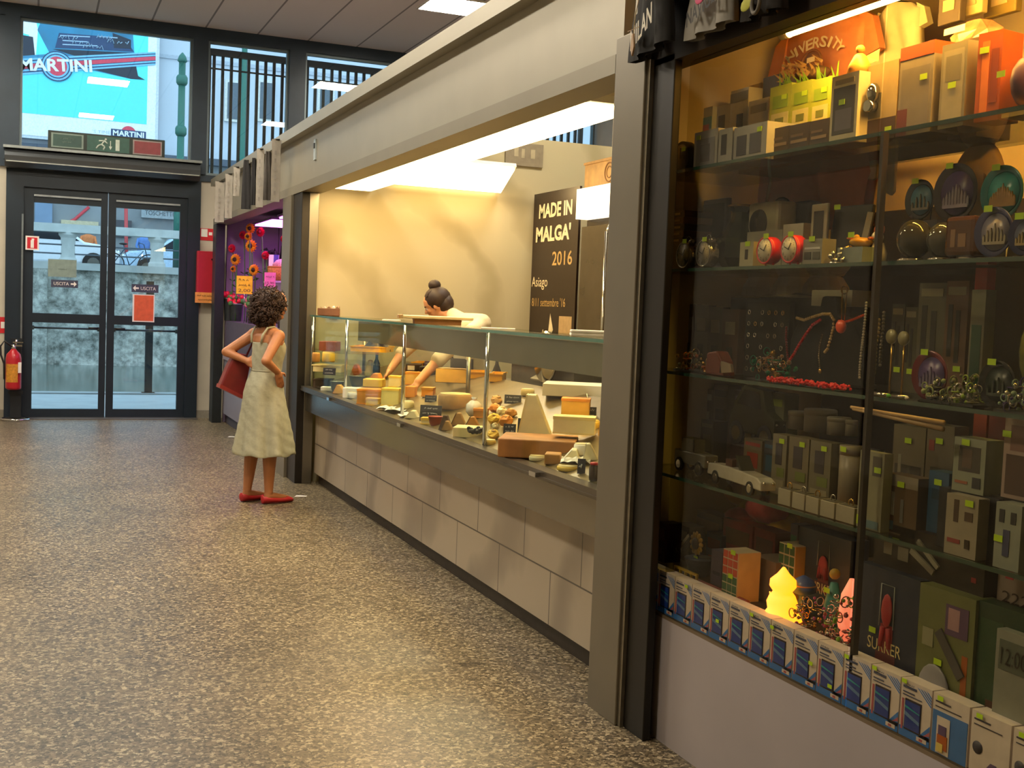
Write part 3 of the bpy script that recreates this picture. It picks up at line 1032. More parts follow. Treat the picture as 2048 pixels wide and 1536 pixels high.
t = thing('hanging_sign', 'dull framed sign with worn letters hung high on far partition', 'sign', (3.98, 9.5, 2.78))
MB().box(-.18, .18, -.02, 0, 0, .2, 0).patch(-.1, -.06, .08, .16, -.021, 1).patch(-.03, .0, .07, .15, -.021, 1).patch(.06, .1, .07, .15, -.021, 1).build('panel', [mat('#8f836b', .6), mat('#b5a887', .6)], t)

# refrigerated cabinet with the poster on it, against the rear
t = thing('refrigerated_cabinet', 'tall glass door fridge with lit header behind the cheese counter', 'refrigerator', (4.12, 7.7, 0))
DK = mat('#3b3125', .45, .2)
MB().box(0.03, .75, -.95, .82, 0, 2.52).build('body', DK, t, bevel=.01)
hz0 = 2.26
MB().box(-.08, .03, -.9, .8, hz0, 2.5).build('light_header', lamp_mat('fridge_header', '#fff0cf', 1.6), t)
MB().box(-.02, .03, -.9, .8, .25, 2.2, 0).build('door', mat('#4a4030', .25, .1, .15, 4), t)
for yy in (.22, .30):
    MB().cyl((-.05, yy, .6), (-.05, yy, 2.14), .012).cyl((-.05, yy, 2.12), (-.02, yy - .0, 2.2), .012).build('handle', CHROME, t)
t = thing('event_poster', 'dark tall poster reading made in malga beside the fridge', 'poster', (4.1, 9.07, 1.25), FAC)
PW = .5
b = MB().box(-PW, PW, 0, .02, 0, 1.29, 0)
cream = 1
b.text('MADE IN', .03, 1.13, .125, 0, 1, w=.68, bold=.035)
b.text("MALGA'", .0, .93, .14, 0, 1, w=.72, bold=.04)
b.text('2016', .21, .71, .12, 0, 2, w=.4, bold=.01)
b.text('Asiago', -.24, .5, .115, 0, 1, w=.34)
b.text("8/11 settembre '16", -.04, .335, .075, 0, 2, w=.7)
b.patch(.2, .45, -.0, .22, 0, 3)
b.add([(-.2, -.002, 0), (-.12, -.002, .1), (-.02, -.002, .02), (.02, -.002, .24), (.09, -.002, .1), (.0, -.002, .0), (-.1, -.002, .06)], [(0, 1, 6), (2, 3, 4, 5)], 1)
b.build('printed_sheet', [mat('#2e211a', .35, 0, .1), mat('#efe2bf', .6), mat('#c9a86a', .6), mat('#c2a67a', .6)], t)
MB().box(-PW - .07, -PW - .03, -.01, .02, -1.2, 1.3).build('edge_trim', STEEL, t)
t = thing('wooden_crate', 'wooden crate with round branded mark on top of the fridge', 'crate', (4.2, 8.25, 2.52), FAC)
WOOD = mat('#c79a56', .6, 0, .2, 9)
MB().box(-.45, .28, 0, .36, .0, .22).build('box', WOOD, t, bevel=.004)
MB().torus((0.0, -.002, .11), .075, .006, 'y', 22, 6).torus((0, -.002, .11), .045, .004, 'y', 18, 6).build('branded_mark', mat('#8d5f2c', .7), t)
MB().box(-.46, .29, -.008, .37, .205, .225).build('lid', mat('#b98c4c', .6, 0, .2, 9), t)

# ------------------------------------------------------------------ glass cheese counter
C0, C1 = 3.96, 9.4      # run of the counter
t = thing('cheese_counter', 'long glass fronted cheese counter with marble tiled base', 'counter', (2.1, 0, 0))
TILE = marble('counter_marble', '#8f8270', '#aa9c86', 0.3, (0.62, 0.335, 0.5))
MB().box(.06, .82, C0, C1, .09, .61).build('tiled_base', TILE, t)
MB().box(.1, .8, C0, C1, 0, .09).build('plinth', mat('#372f26', .5, .2), t)
MB().box(-.03, .82, C0, C1, .61, .775).build('steel_apron', mat('#8d8676', .2, .85, .04, 3), t)
lg = MB().box(-.07, -.0, C0, C1, .775, .815)
lg.box(-.075, -.07, C0, C1, .782, .79)
lg.build('ledge', mat('#6f675a', .3, .8, .05, 3), t)
for yy in (8.35, 6.55, 4.55):
    MB().box(-.095, -.07, yy - .035, yy + .035, .785, .805).build('latch', CHROME, t)
# sloping display bed
b = MB()
vs = [(0, C0, .80), (0, C1, .80), (.8, C1, 1.04), (.8, C0, 1.04), (0, C0, .77), (0, C1, .77), (.8, C1, .77), (.8, C0, .77)]
b.add(vs, [(0, 1, 2, 3), (4, 7, 6, 5), (0, 4, 5, 1), (2, 6, 7, 3), (1, 5, 6, 2), (0, 3, 7, 4)])
b.build('display_bed', mat('#75643f', .35, .4, .2, 10), t)
CG = glass('counter_glass', '#f9fcf8', 0.0, .45, 0.0)
EDGE = mat('#4f7a66', .15, 0, .1, 4, spec=.8)
posts = [C1 - .02, 8.26, 6.83, 5.41, C0 + .02]
for k in range(4):
    MB().box(-.004, .004, posts[k + 1] + .012, posts[k] - .012, .815, 1.385).build('front_glass', CG, t)
for yy in posts:
    MB().cyl((.012, yy, .8), (.012, yy, 1.385), .011).build('glass_post', CHROME, t)
MB().box(-.01, .42, C0, C1, 1.388, 1.398).build('top_glass', CG, t)
MB().box(-.014, -.01, C0, C1, 1.386, 1.4).build('glass_edge', EDGE, t)
MB().box(0, .8, C1 - .01, C1, .8, 1.385).build('end_glass', CG, t)
FSZ = (.955, 1.04, 1.125)
for k, zz in enumerate(FSZ):
    MB().box(.012, .4, 8.62, C1 - .02, zz - .008, zz - .001).build('far_shelf', CG, t)
MB().box(.40, .408, C0, C1, 1.20, 1.36).box(.455, .46, C0, C1, 1.20, 1.36).box(.408, .455, C0, C1, 1.26, 1.36).build('rear_canopy', mat('#7b7568', .35, .7, .06, 4), t)
MB().box(.39, .47, C0, C1, 1.36, 1.385).build('canopy_strip', mat('#a79f8c', .3, .7), t)
MB().box(.41, .453, C0 + .05, C1 - .05, 1.25, 1.26).build('added_fill_strip', lamp_mat('added_fill_glow', '#ffd27c', 22.0), t)  # fill light added out of sight inside the canopy to brighten the cheeses
for yy in (C0 + .1, 6.8, C1 - .1):
    MB().cyl((.43, yy, .95), (.43, yy, 1.2), .014).build('canopy_post', STEEL, t)
MB().box(.8, 1.0, C0, C1, .0, 1.02).build('work_top', mat('#6d655a', .4, .5), t)


DN = (-.24, 0, .8)       # normal of the sloping bed (unnormalised)
DP = (2.1, 0, .80)


def bed(px, py):
    return on_plane(px, py, DP, DN)


def bedz(x):
    return .80 + .3 * (x - 2.1)


def ppm(p):
    return FPX / dist(p)


class Ch:
    """one thing in the counter: base seated on the bed below a photo position, sizes read off the photo"""

    def __init__(s, px0, px1, py0, py1, name, label, cat, group=None, rotz=None, lift=0.0, x=None):
        pxm = (px0 + px1) / 2
        if isinstance(x, tuple):
            p = at(pxm, py1, 2, x[1])
            s.z = x[1]
        elif x is not None and x >= 2.9:
            p = at(pxm, py1, 0, x)
            s.z = 1.021
        else:
            p = bed(pxm, py1)
            if p[0] < 2.14 or p[0] > 2.84 or (x or 0) > 2.8:
                p = at(pxm, py1, 0, min(max(p[0], 2.14), 2.84))
            s.z = bedz(p[0])
        k = ppm(p)
        s.w = (px1 - px0) / k / 1.0
        s.h = (py1 - py0) / k
        s.p = p
        s.t = thing(name, label, cat, (p[0], p[1], s.z + lift), -.5 if rotz is None else rotz, group)

# ------------------------------------------------------------------ cheeses, trays and price cards
def cm(c, rough=.55, var=.12, scale=14):
    return mat(c, rough, 0, var, scale)


IVORY, CREAM, BUTTER, STRAW = cm('#f3dd9a'), cm('#f5e6b4', .5, .06), cm('#f4c94e'), cm('#e6b044')
AMBER, OCHRE, RIND, DARKR = cm('#dc8c2a'), cm('#bd8437', .6, .2), cm('#b98f55', .7, .25), cm('#5d4630', .8, .3)
PAPER, SLATE, WOODC = cm('#f4eedd', .6, .05), mat('#25262b', .5, 0, .15, 20), cm('#b47c43', .6, .22, 9)
GREYT, YEL = mat('#8d8b84', .35, .5, .06), mat('#eeb012', .35, 0, .06)


def c_wheel(px0, px1, py0, py1, label, rind, paste, frac=1.0, group=None, name='round_cheese', x=None, rot=None, lift=0):
    c = Ch(px0, px1, py0, py1, name, label, 'cheese', group, rot, lift, x)
    r, h = c.w / 2, c.h * .8
    b = MB()
    n = 26
    a0, a1 = (0, 2 * PI) if frac >= 1 else (-PI / 2 + PI * (1 - frac), 3 * PI / 2 - PI * (1 - frac))
    if frac >= 1:
        b.lathe([(r * .9, 0), (r * .98, h * .12), (r, h * .5), (r * .98, h * .88), (r * .9, h)], n, (0, r * .8, 0))
        b.build('rind', rind, c.t)
        MB().lathe([(r * .9, h), (r * .86, h + .004), (.01, h + .005)], n, (0, r * .8, 0)).build('top', paste, c.t)
    else:
        arc = [(r * math.cos(PI * i / 16), r * math.sin(PI * i / 16)) for i in range(17)]
        vs = [(p[0], p[1], 0) for p in arc] + [(p[0], p[1], h) for p in arc]
        k = 17
        b.add(vs, [(i, i + 1, k + i + 1, k + i) for i in range(16)] + [tuple(range(k, 2 * k)), tuple(range(k))[::-1]])
        b.build('rind', rind, c.t, bevel=.006)
        MB().box(-r * .97, r * .97, -.004, 0, h * .04, h * .96).build('cut_face', paste, c.t)
    return c


def c_wedge(px0, px1, py0, py1, label, paste, rind, peak=.35, d=None, name='cheese_wedge', rot=None, group=None, x=None, lift=0):
    """wedge standing with a triangular face to the viewer"""
    c = Ch(px0, px1, py0, py1, name, label, 'cheese', group, rot, lift, x)
    w, h = c.w / 2, c.h
    d = d or max(.05, w * .9)
    MB().prism([(-w, 0), (w, 0), (w * (2 * peak - 1) + .2 * w, h), (w * (2 * peak - 1) - .25 * w, h)], 0, d).build('paste', paste, c.t, bevel=.005)
    MB().prism([(-w * 1.01, 0), (-w * .93, 0), (w * (2 * peak - 1) - .25 * w, h), (w * (2 * peak - 1) - .33 * w, h)], -.001, d * 1.01).build('rind', rind, c.t)
    return c


def c_block(px0, px1, py0, py1, label, paste, rind=None, d=None, name='cheese_block', cat='cheese', rot=None, group=None, x=None, lift=0, bev=.006):
    c = Ch(px0, px1, py0, py1, name, label, cat, group, rot, lift, x)
    w, h = c.w / 2, c.h * .9
    d = d or max(.06, w * 1.3)
    MB().box(-w, w, 0, d, 0, h).build('body' if rind else 'block', paste, c.t, bevel=bev)
    if rind:
        MB().box(-w - .001, w + .001, -.002, d + .001, h - .012, h + .002).box(-w - .001, w + .001, -.002, d + .001, -.0, .008).build('rind', rind, c.t)
    return c


def c_card(px0, px1, py0, py1, label, lines, flag=False, x=None, stick=False, lift=0.0):
    c = Ch(px0, px1, py0, py1, 'price_card', label, 'price card', 'black chalk price cards among the cheeses', -.55, lift, x)
    w, h = c.w / 2, c.h
    b = MB()
    q = .18
    vs = [(-w, 0, 0), (w, 0, 0), (w, q * h, h), (-w, q * h, h), (-w, .004, 0), (w, .004, 0), (w, q * h + .004, h), (-w, q * h + .004, h)]
    b.add(vs, [(0, 1, 2, 3), (4, 7, 6, 5), (0, 4, 5, 1), (3, 2, 6, 7), (0, 3, 7, 4), (1, 5, 6, 2)])
    n = len(lines)
    tb = MB()
    for i, ln in enumerate(lines):
        z = h * (1 - (i + .6) / (n + .2))
        tb.scribble((.15 * w if flag and i == n - 1 else 0), z, min(1.5 * w, .4 * w + .2 * w * len(ln)), h * .42 / n, q * z - .001, 0, int(px0) + i)
    b.build('card', SLATE, c.t)
    tb.build('chalk_lettering', cm('#d8d8d0', .8), c.t)
    if flag:
        f = MB()
        for i in range(3):
            f.patch(-w * .85 + i * w * .13, -w * .85 + (i + 1) * w * .13, h * .12, h * .34, q * h * .25 - .002, i)
        f.build('flag_mark', [cm('#3550a0'), PAPER, RED], c.t)
    if stick:
        MB().cyl((0, .01, h), (-w * .4, .02, h * 2.2), .003).build('clip', CHROME, c.t)
    return c


def c_bowl(px0, px1, py0, py1, label, m, fill=None, x=None, lift=0):
    c = Ch(px0, px1, py0, py1, 'bowl', label, 'bowl', None, None, lift, x)
    r, h = c.w / 2, c.h * .8
    MB().lathe([(r * .6, 0), (r * .8, h * .3), (r, h), (r * 1.04, h), (r * 1.02, h * 1.02), (r * .94, h), (r * .75, h * .35), (.01, h * .12)], 22, (0, r, 0)).build('bowl_body', m, c.t)
    if fill:
        MB().lathe([(r * .85, h * .7), (r * .5, h * .85), (.005, h * .9)], 18, (0, r, 0)).build('filling', fill, c.t)
    return c


def c_tray(px0, px1, py0, py1, label, m, d=.3, x=None, lift=0, name='tray', group=None, rot=None):
    c = Ch(px0, px1, py0, py1, name, label, 'tray', group, rot, lift, x)
    w, h = c.w / 2, max(.02, c.h * .7)
    b = MB().box(-w, w, 0, d, 0, .006)
    b.box(-w, w, 0, .008, .006, h).box(-w, w, d - .008, d, .006, h).box(-w, -w + .008, .008, d - .008, .006, h).box(w - .008, w, .008, d - .008, .006, h)
    b.build('tray_body', m, c.t)
    MB().box(-w - .008, w + .008, -.008, .0, h - .008, h).box(-w - .008, w + .008, d, d + .008, h - .008, h).build('rim', m, c.t)
    return c


# nearest bay, right to left
c_block(994, 1150, 876, 918, 'long brown wooden board block at the front of the nearest bay', WOODC, None, .3, 'wooden_board', 'board', lift=0)
c_wedge(1033, 1106, 790, 880, 'tall pale pyramid of cheese with small flag behind the long board', CREAM, IVORY, .38, .09, x=2.42)
c_card(1033, 1082, 838, 882, 'large black price card with flag mark in front of the pale pyramid', ['La Roux', 'Chevre', '24,00'], True, x=2.31)
c_block(1104, 1188, 852, 890, 'long pale slab of soft cheese right of the pale pyramid', CREAM, IVORY, .12, x=2.3, lift=.05)
c_block(1121, 1178, 793, 846, 'tall square orange yellow cheese block under the white board', STRAW, AMBER, .12, x=2.52)
c_card(1162, 1192, 814, 836, 'small black price card clipped high at the right end', ['Malga', '18,50'], False, x=2.42, stick=True)
c_card(1122, 1152, 836, 858, 'small black price card in front of the square orange block', ['Caprino', '9,90'], False, x=2.36)
c_block(1084, 1204, 767, 794, 'wide white cutting board lying along the back of the counter', PAPER, None, .3, 'cutting_board', 'board', x=2.68, bev=.003)
c_wheel(1150, 1200, 838, 862, 'small round yellow cheese at the far right behind the slab', BUTTER, BUTTER, x=2.36)
c_wedge(1121, 1160, 900, 925, 'white soft cheese wedge on paper lower right', CREAM, PAPER, .7, .1)
c_wheel(1146, 1180, 884, 912, 'white round soft cheese cut open lower right of the board', PAPER, CREAM, x=2.26)
c_wedge(1165, 1198, 888, 922, 'upright white wedge beside the pillar lower right', CREAM, PAPER, .3, .06)
c_wheel(1112, 1157, 932, 944, 'flat thin yellow cheese slice on the front edge', BUTTER, IVORY)
c_card(1154, 1170, 918, 948, 'narrow folded dark card standing by the front glass', ['3,90'])
c = Ch(1177, 1197, 925, 962, 'jar', 'dark glass jar at the front corner near the pillar', 'jar')
MB().lathe([(c.w * .45, 0), (c.w * .5, .01), (c.w * .5, c.h * .75), (c.w * .36, c.h * .84), (c.w * .36, c.h * .9)], 18).build('jar_body', mat('#3a2a22', .2), c.t)
MB().lathe([(c.w * .4, c.h * .86), (c.w * .4, c.h)], 18).build('lid', RED, c.t)
c_block(1088, 1120, 906, 930, 'small brown board end sticking out below the long board', OCHRE, None, .1)
c = Ch(1120, 1180, 920, 934, 'paper_sheet', 'crumpled white cheese paper lying at front right', 'paper')
random.seed(3)
vs = [(x * c.w / 8 - c.w / 2, y * .03 - .02, .012 + .025 * random.random()) for y in range(6) for x in range(9)]
MB().add(vs, [(y * 9 + x, y * 9 + x + 1, (y + 1) * 9 + x + 1, (y + 1) * 9 + x) for y in range(5) for x in range(8)]).build('sheet', PAPER, c.t)

# second bay and heap of pieces
random.seed(11)
heap = [(979, 1003, 800, 826, AMBER, 'orange rind lump at left of the heap near the second post'), (990, 1016, 786, 812, RIND, 'brown crusted lump on top of the heap'),
        (998, 1022, 806, 832, CREAM, 'white crumbly lump in the middle of the heap'), (1016, 1040, 810, 836, OCHRE, 'ochre piece at the right of the heap'),
        (976, 1004, 820, 850, BUTTER, 'bright yellow lump at the foot of the heap'), (1004, 1034, 832, 854, AMBER, 'orange lump in front of the heap'),
        (980, 1006, 856, 880, BUTTER, 'shiny butter lump beside the glass post'), (985, 1000, 842, 858, CREAM, 'small cream curl above the butter lump')]
for a in heap:
    c = Ch(a[0], a[1], a[2], a[3], 'cheese_piece', a[5], 'cheese', 'broken cheese pieces heaped by the post', random.uniform(-1, .5), x=2.44 if a[3] < 840 else 2.3)
    r = c.w / 2
    b = MB().ell((0, r, r * .75), (r, r * .9, r * .8), 9)
    b.v = [(p[0] + random.uniform(-.15, .15) * r, p[1] + random.uniform(-.15, .15) * r, max(0, p[2] + random.uniform(-.12, .12) * r)) for p in b.v]
    b.build('piece_body', a[4], c.t, smooth=False)
    MB().ell((0, r * .8, r * 1.3), (r * .55, r * .5, r * .2), 8).build('crust', RIND, c.t)
c_card(1008, 1042, 790, 808, 'black price card stuck behind the heap of pieces', ['Taleggio', '15,80'], x=2.5)
c_card(1006, 1031, 848, 868, 'small black price card in front of the heap', ['Burro', '11,00'], x=2.32)
c_block(904, 962, 868, 890, 'pale tray board carrying the black olives', IVORY, None, .16, 'serving_board', 'board', bev=.003)
oc = Ch(934, 962, 860, 880, 'olive_heap', 'small heap of black olives on the pale board', 'olives', None, None, .03)
b = MB()
for i in range(26):
    b.ell((random.uniform(-.035, .035), .03 + random.uniform(-.03, .05), .008 + .022 * random.random()), (.012, .011, .011), 8)
b.build('olives', mat('#17120f', .25), oc.t)['kind'] = 'stuff'
for a in ((876, 904, 832, 862, DARKR, 'dark crusted salami like piece left of the olives'), (900, 932, 826, 852, RIND, 'mottled brown aged cheese piece above the olives'), (928, 960, 834, 856, OCHRE, 'ochre aged cheese piece beside the second post'), (880, 906, 852, 872, RIND, 'small brown rind piece by the front glass')):
    c_wedge(a[0], a[1], a[2], a[3], a[5], a[4], DARKR, .5)
c = Ch(931, 964, 794, 832, 'wrapped_cheese', 'clear wrapped white cheese bundle behind the brown pieces', 'cheese', x=2.5)
MB().lathe([(c.w * .3, 0), (c.w * .5, c.h * .2), (c.w * .5, c.h * .6), (c.w * .25, c.h * .8), (c.w * .1, c.h * .85), (c.w * .22, c.h)], 12).build('wrapped_body', mat('#d9d2c0', .15, 0, .12, 30), c.t)
MB().torus((0, 0, c.h * .85), c.w * .1, .004, 'z', 14, 6).build('tie', AMBER, c.t)
c_wheel(870, 940, 782, 820, 'lower wide beige wheel under the half wheel in the second bay', RIND, IVORY, x=2.5)
c_wheel(869, 938, 748, 784, 'half wheel of yellow aged cheese standing in the second bay', RIND, STRAW, .98, x=2.56, lift=.06)
c_card(838, 882, 811, 843, 'large black price card behind the terracotta bowl', ['Toma', 'di malga', '14,90'], x=2.35)
c_card(849, 873, 791, 805, 'small black price card tilted behind the large card', ['Bagoss', '22,00'], x=2.42)
c_bowl(853, 882, 832, 856, 'red terracotta bowl in front of the large black card', cm('#b5502f', .5), cm('#8e3c22'))
for i, a in enumerate(((752, 800, 832, 850, 'white cheese paper sheet at the foot of third bay'), (796, 840, 818, 840, 'white folded paper under the black card'), (770, 815, 808, 826, 'white paper spread below the greenish block'))):
    c = Ch(a[0], a[1], a[2], a[3], 'paper_sheet', a[4], 'paper')
    vs = [(x * c.w / 6 - c.w / 2, y * .05 - .03, .008 + .02 * random.random()) for y in range(5) for x in range(7)]
    MB().add(vs, [(y * 7 + x, y * 7 + x + 1, (y + 1) * 7 + x + 1, (y + 1) * 7 + x) for y in range(4) for x in range(6)]).build('sheet', PAPER, c.t)
c_block(712, 762, 788, 821, 'square orange brown cheese block low in third bay', OCHRE, AMBER, .16)
c_block(724, 764, 776, 794, 'pale yellow cheese slab lying on the orange brown block', BUTTER, None, .12, lift=.07)
c_block(761, 797, 774, 812, 'big greenish yellow cheese block left of the chrome post', cm('#d9c874'), BUTTER, .13)
c_block(809, 842, 742, 770, 'upright yellow cheese block behind her hand', STRAW, AMBER, .1, x=2.6)
c_block(809, 830, 770, 796, 'small orange cheese block left of her hand', AMBER, None, .08, x=2.4)
c_block(842, 866, 774, 794, 'low orange cheese block right of her hand', AMBER, OCHRE, .1, x=2.42)
c_wedge(727, 766, 747, 772, 'orange sliced loaf of cheese beside the steel bowl', AMBER, OCHRE, .6, .12, x=2.5)
c_bowl(694, 726, 747, 775, 'grey steel bowl behind the first chrome post', GREYT, None)
c_wedge(727, 747, 720, 752, 'tall pale yellow wedge behind the orange loaf', IVORY, BUTTER, .6, .07, x=2.66)
c_wedge(700, 722, 728, 750, 'orange red cheese wedge behind the steel bowl', cm('#d9702f'), AMBER, .5, .08, x=2.66)
c = Ch(747, 758, 716, 750, 'bottle', 'small dark bottle standing behind the pale wedge', 'bottle', x=2.68)
MB().lathe([(.03, 0), (.03, .09), (.012, .13), (.012, .17)], 14).build('bottle_body', mat('#221a1c', .2), c.t)
MB().lathe([(.014, .165), (.014, .185)], 12).build('cap', AMBER, c.t)
c_block(776, 800, 750, 775, 'cream coloured cheese block behind greenish block', IVORY, BUTTER, .09, x=2.52)
c_block(684, 722, 776, 800, 'white foil wrapped cheese in the second far bay', PAPER, None, .12, x=2.3)
c_wheel(690, 716, 804, 820, 'small white round cheese by the first chrome post', PAPER, CREAM)

c_wheel(966, 990, 896, 908, 'thin yellow round lying left of the long brown board', BUTTER, IVORY)
c_block(840, 872, 854, 868, 'low pale cheese slab below the terracotta bowl', IVORY, BUTTER, .08)
c_wedge(806, 836, 852, 868, 'low cream wedge at the foot of the third chrome post', CREAM, IVORY, .6, .08)
c_wheel(884, 916, 796, 816, 'small amber round behind the brown aged pieces', AMBER, STRAW)
c_block(946, 974, 816, 836, 'square ochre cheese block left of the heap', OCHRE, AMBER, .08)
c_wheel(1040, 1068, 776, 792, 'flat ivory round left of the wide white cutting board', IVORY, CREAM)
c_wedge(1196, 1206, 846, 872, 'narrow yellow wedge half hidden by the near pillar', BUTTER, STRAW, .4, .06)
c_wheel(1056, 1090, 918, 930, 'flat cream disc on the front edge below the long board', CREAM, IVORY)
c_block(730, 758, 822, 838, 'small yellow block at the front of the third bay', BUTTER, STRAW, .07)
c_wheel(800, 826, 800, 818, 'small pale round just right of the chrome post', IVORY, CREAM)
c_wedge(664, 690, 770, 788, 'small straw coloured wedge between the two bowls', STRAW, AMBER, .5, .07)
c_block(1010, 1036, 868, 884, 'low amber block behind the left end of the long board', AMBER, OCHRE, .07)

# farthest bay
c_block(637, 671, 681, 702, 'brown box of dried goods at the far end of the counter', cm('#8d4a2e'), None, .16, 'box', 'box', x=('z', FSZ[2]), bev=.003)
c_wheel(628, 657, 672, 690, 'pale flat wheel on top of stack at the far end', IVORY, CREAM, x=('z', FSZ[2]))
c_wheel(641, 667, 700, 724, 'round yellow cheese ball in the farthest bay', BUTTER, STRAW, x=('z', FSZ[1]))
c_wheel(622, 638, 702, 724, 'small ochre cheese at the far left end', OCHRE, STRAW, x=('z', FSZ[1]))
c_tray(625, 682, 724, 744, 'pale oval plate tray in the farthest bay', IVORY, .2, x=('z', FSZ[0]))
c_card(645, 671, 736, 750, 'black price card lying on the pale plate tray', ['Feta', '13,00'], x=('z', FSZ[0] + .02))
c_tray(626, 656, 752, 778, 'dark small crate at the far left front', DARKR, .16, x=2.22)
c_bowl(656, 684, 758, 786, 'grey bowl right of the dark small crate', GREYT, PAPER)
c_block(640, 680, 786, 796, 'white foil strip of wrapped portions by the far front glass', PAPER, None, .06, 'wrapped_cheese', x=2.17)

# along the back: yellow crates, bag, bottles, slicer
BT = c_tray(700, 773, 688, 704, 'yellow plastic tray with dark bag at back of far bay', YEL, .28, x=('z', FSZ[2]), name='yellow_tray', group='yellow plastic trays along the back')
c = Ch(720, 774, 665, 690, 'bag', 'dark crumpled bag lying on the yellow tray', 'bag', None, None, 0, ('z', FSZ[2] + .025))
c.t.location = (BT.p[0] + .05, BT.p[1] + .02, FSZ[2] + .0065)
b = MB().lathe([(c.w * .5, 0), (c.w * .45, c.h * .3), (c.w * .22, c.h * .8), (c.w * .08, c.h)], 9, (0, .1, 0), sy=.5)
b.build('bag_body', mat('#25201f', .5, 0, .3), c.t, smooth=False)
MB().tube([(-.05, .08, c.h * .9), (0, .06, c.h * 1.15), (.05, .08, c.h * .9)], .005).build('handle', BLACK, c.t)
c_tray(824, 866, 716, 731, 'yellow plastic tray below the dark plum jar', YEL, .22, x=2.84, name='yellow_tray', group='yellow plastic trays along the back')
c = Ch(848, 866, 707, 718, 'jar', 'squat dark plum jar on the second yellow tray', 'jar', x=2.84)
MB().lathe([(.03, 0), (.042, .012), (.042, .04), (.03, .05)], 16).build('jar_body', mat('#33202c', .25), c.t)
MB().lathe([(.03, .05), (.03, .06)], 16).build('lid', mat('#55405a', .3), c.t)
c_tray(922, 970, 737, 757, 'yellow plastic tray behind the half wheel', YEL, .24, x=2.84, name='yellow_tray', group='yellow plastic trays along the back')
c_tray(978, 1004, 738, 762, 'narrow yellow plastic tray beside the dark sack', YEL, .24, x=2.84, name='yellow_tray', group='yellow plastic trays along the back')
c = Ch(984, 1003, 700, 738, 'sack', 'dark pointed cloth sack standing behind the counter', 'sack', x=2.95)
MB().lathe([(c.w * .5, 0), (c.w * .5, c.h * .4), (c.w * .2, c.h * .8), (.01, c.h)], 12).build('sack_body', mat('#2b2622', .8), c.t)
for i, a in enumerate(((812, 836, 722, 738), (845, 868, 732, 748), (898, 922, 742, 756))):
    p = at((a[0] + a[1]) / 2, a[3], 0, 2.72)
    t = thing('black_tub', ('black tub with pale label left of her arm', 'black tub with pale label under her forearm', 'black tub with pale label right of her forearm')[i], 'tub', (p[0], p[1], bedz(p[0])), -.4, 'black labelled tubs along the back')
    MB().box(-.07, .07, 0, .14, 0, .07).build('tub_body', BLACK, t, bevel=.006)
    MB().patch(-.035, .02, .02, .055, -.001).build('label', PAPER, t)

# slicing machine with pale panel and green switch
p0_, p1_ = at(1012, 728, 0, 3.0), at(1150, 745, 0, 3.0)
t = thing('slicing_machine', 'pale slicing machine with green switch behind the counter', 'machine', (3.0, (p0_[1] + p1_[1]) / 2, 1.02), FAC)
hw = abs(p0_[1] - p1_[1]) / 2
MB().box(-hw, hw, 0, .3, .12, .26).build('body', mat('#c9c0ac', .4, .2), t, bevel=.01)
MB().box(-hw * .9, hw * .9, .02, .28, 0.0, .12).build('base', mat('#5f5a52', .4, .4), t)
MB().box(-hw * .62, -hw * .42, -.012, 0, .16, .235).build('green_switch', mat('#1f9a55', .4), t)
MB().cyl((-hw * .3, -.012, .2), (-hw * .3, 0, .2), .022).build('dial', WHITE, t)
MB().lathe([(.16, -.012), (.165, 0), (.16, .012)], 28, (hw * .4, -.05, .2), axis='y').build('blade', CHROME, t)
MB().obox((hw * .2, -.02, .06), (.12, .03, .006), (.5, 0, 0)).build('tray_plate', STEEL, t)

# on the glass top
tz = 1.398
p = at(870, 650, 0, 2.24)
t = thing('cutting_board', 'pale wooden board lying across a brown box on the glass top', 'board', (2.24, p[1], tz + .032), -.25)
MB().box(-.22, .22, -.12, .12, 0, .018).build('plank', cm('#e7cf95', .5, .12, 8), t, bevel=.004)
MB().box(-.225, -.2, -.12, .12, -.001, .02).build('end_strip', cm('#b98d55'), t)
t = thing('box', 'low brown box under the pale board on the glass top', 'box', (2.24, p[1], tz), -.25)
MB().box(-.13, .15, -.1, .1, 0, .03).build('box_body', cm('#a8743f', .6, .15), t, bevel=.003)
MB().box(-.132, .152, -.102, .102, .022, .031).build('lid', cm('#c08a50'), t)
p = at(648, 632, 0, 2.25)
t = thing('box', 'brown slatted box at the far end of the glass top', 'box', (2.25, p[1] - .05, tz), -.3)
MB().box(-.13, .12, -.06, .1, 0, .06).build('box_body', cm('#7b5136', .6, .2), t, bevel=.003)
for i in range(7):
    MB().cyl((-.115 + i * .036, -.05, .06), (-.105 + i * .036, .05, .085), .013).build('roll', PAPER if i % 2 else cm('#9b7a5a'), t)
for a in ((766, 800, 646, 'small white card lying flat on the glass top'), (962, 1030, 664, 'flat pale paper on glass top near the second post')):
    p = at((a[0] + a[1]) / 2, a[2], 0, 2.3)
    w = (a[1] - a[0]) / ppm(p)
    tag(MB().box(-w / 2, w / 2, -.06, .06, 0, .006).build('paper_sheet', PAPER, None, (2.3, p[1], tz), -.4), a[3], 'paper')
p = at(1180, 680, 0, 2.3)
t = thing('folded_cloth', 'folded white cloth on the glass top beside the near pillar', 'cloth', (2.3, p[1], tz), -.4)
MB().box(-.09, .1, -.08, .08, 0, .014).build('lower_fold', PAPER, t, bevel=.005)
MB().box(-.09, .095, -.08, .05, .0145, .028).build('upper_fold', PAPER, t, bevel=.005)

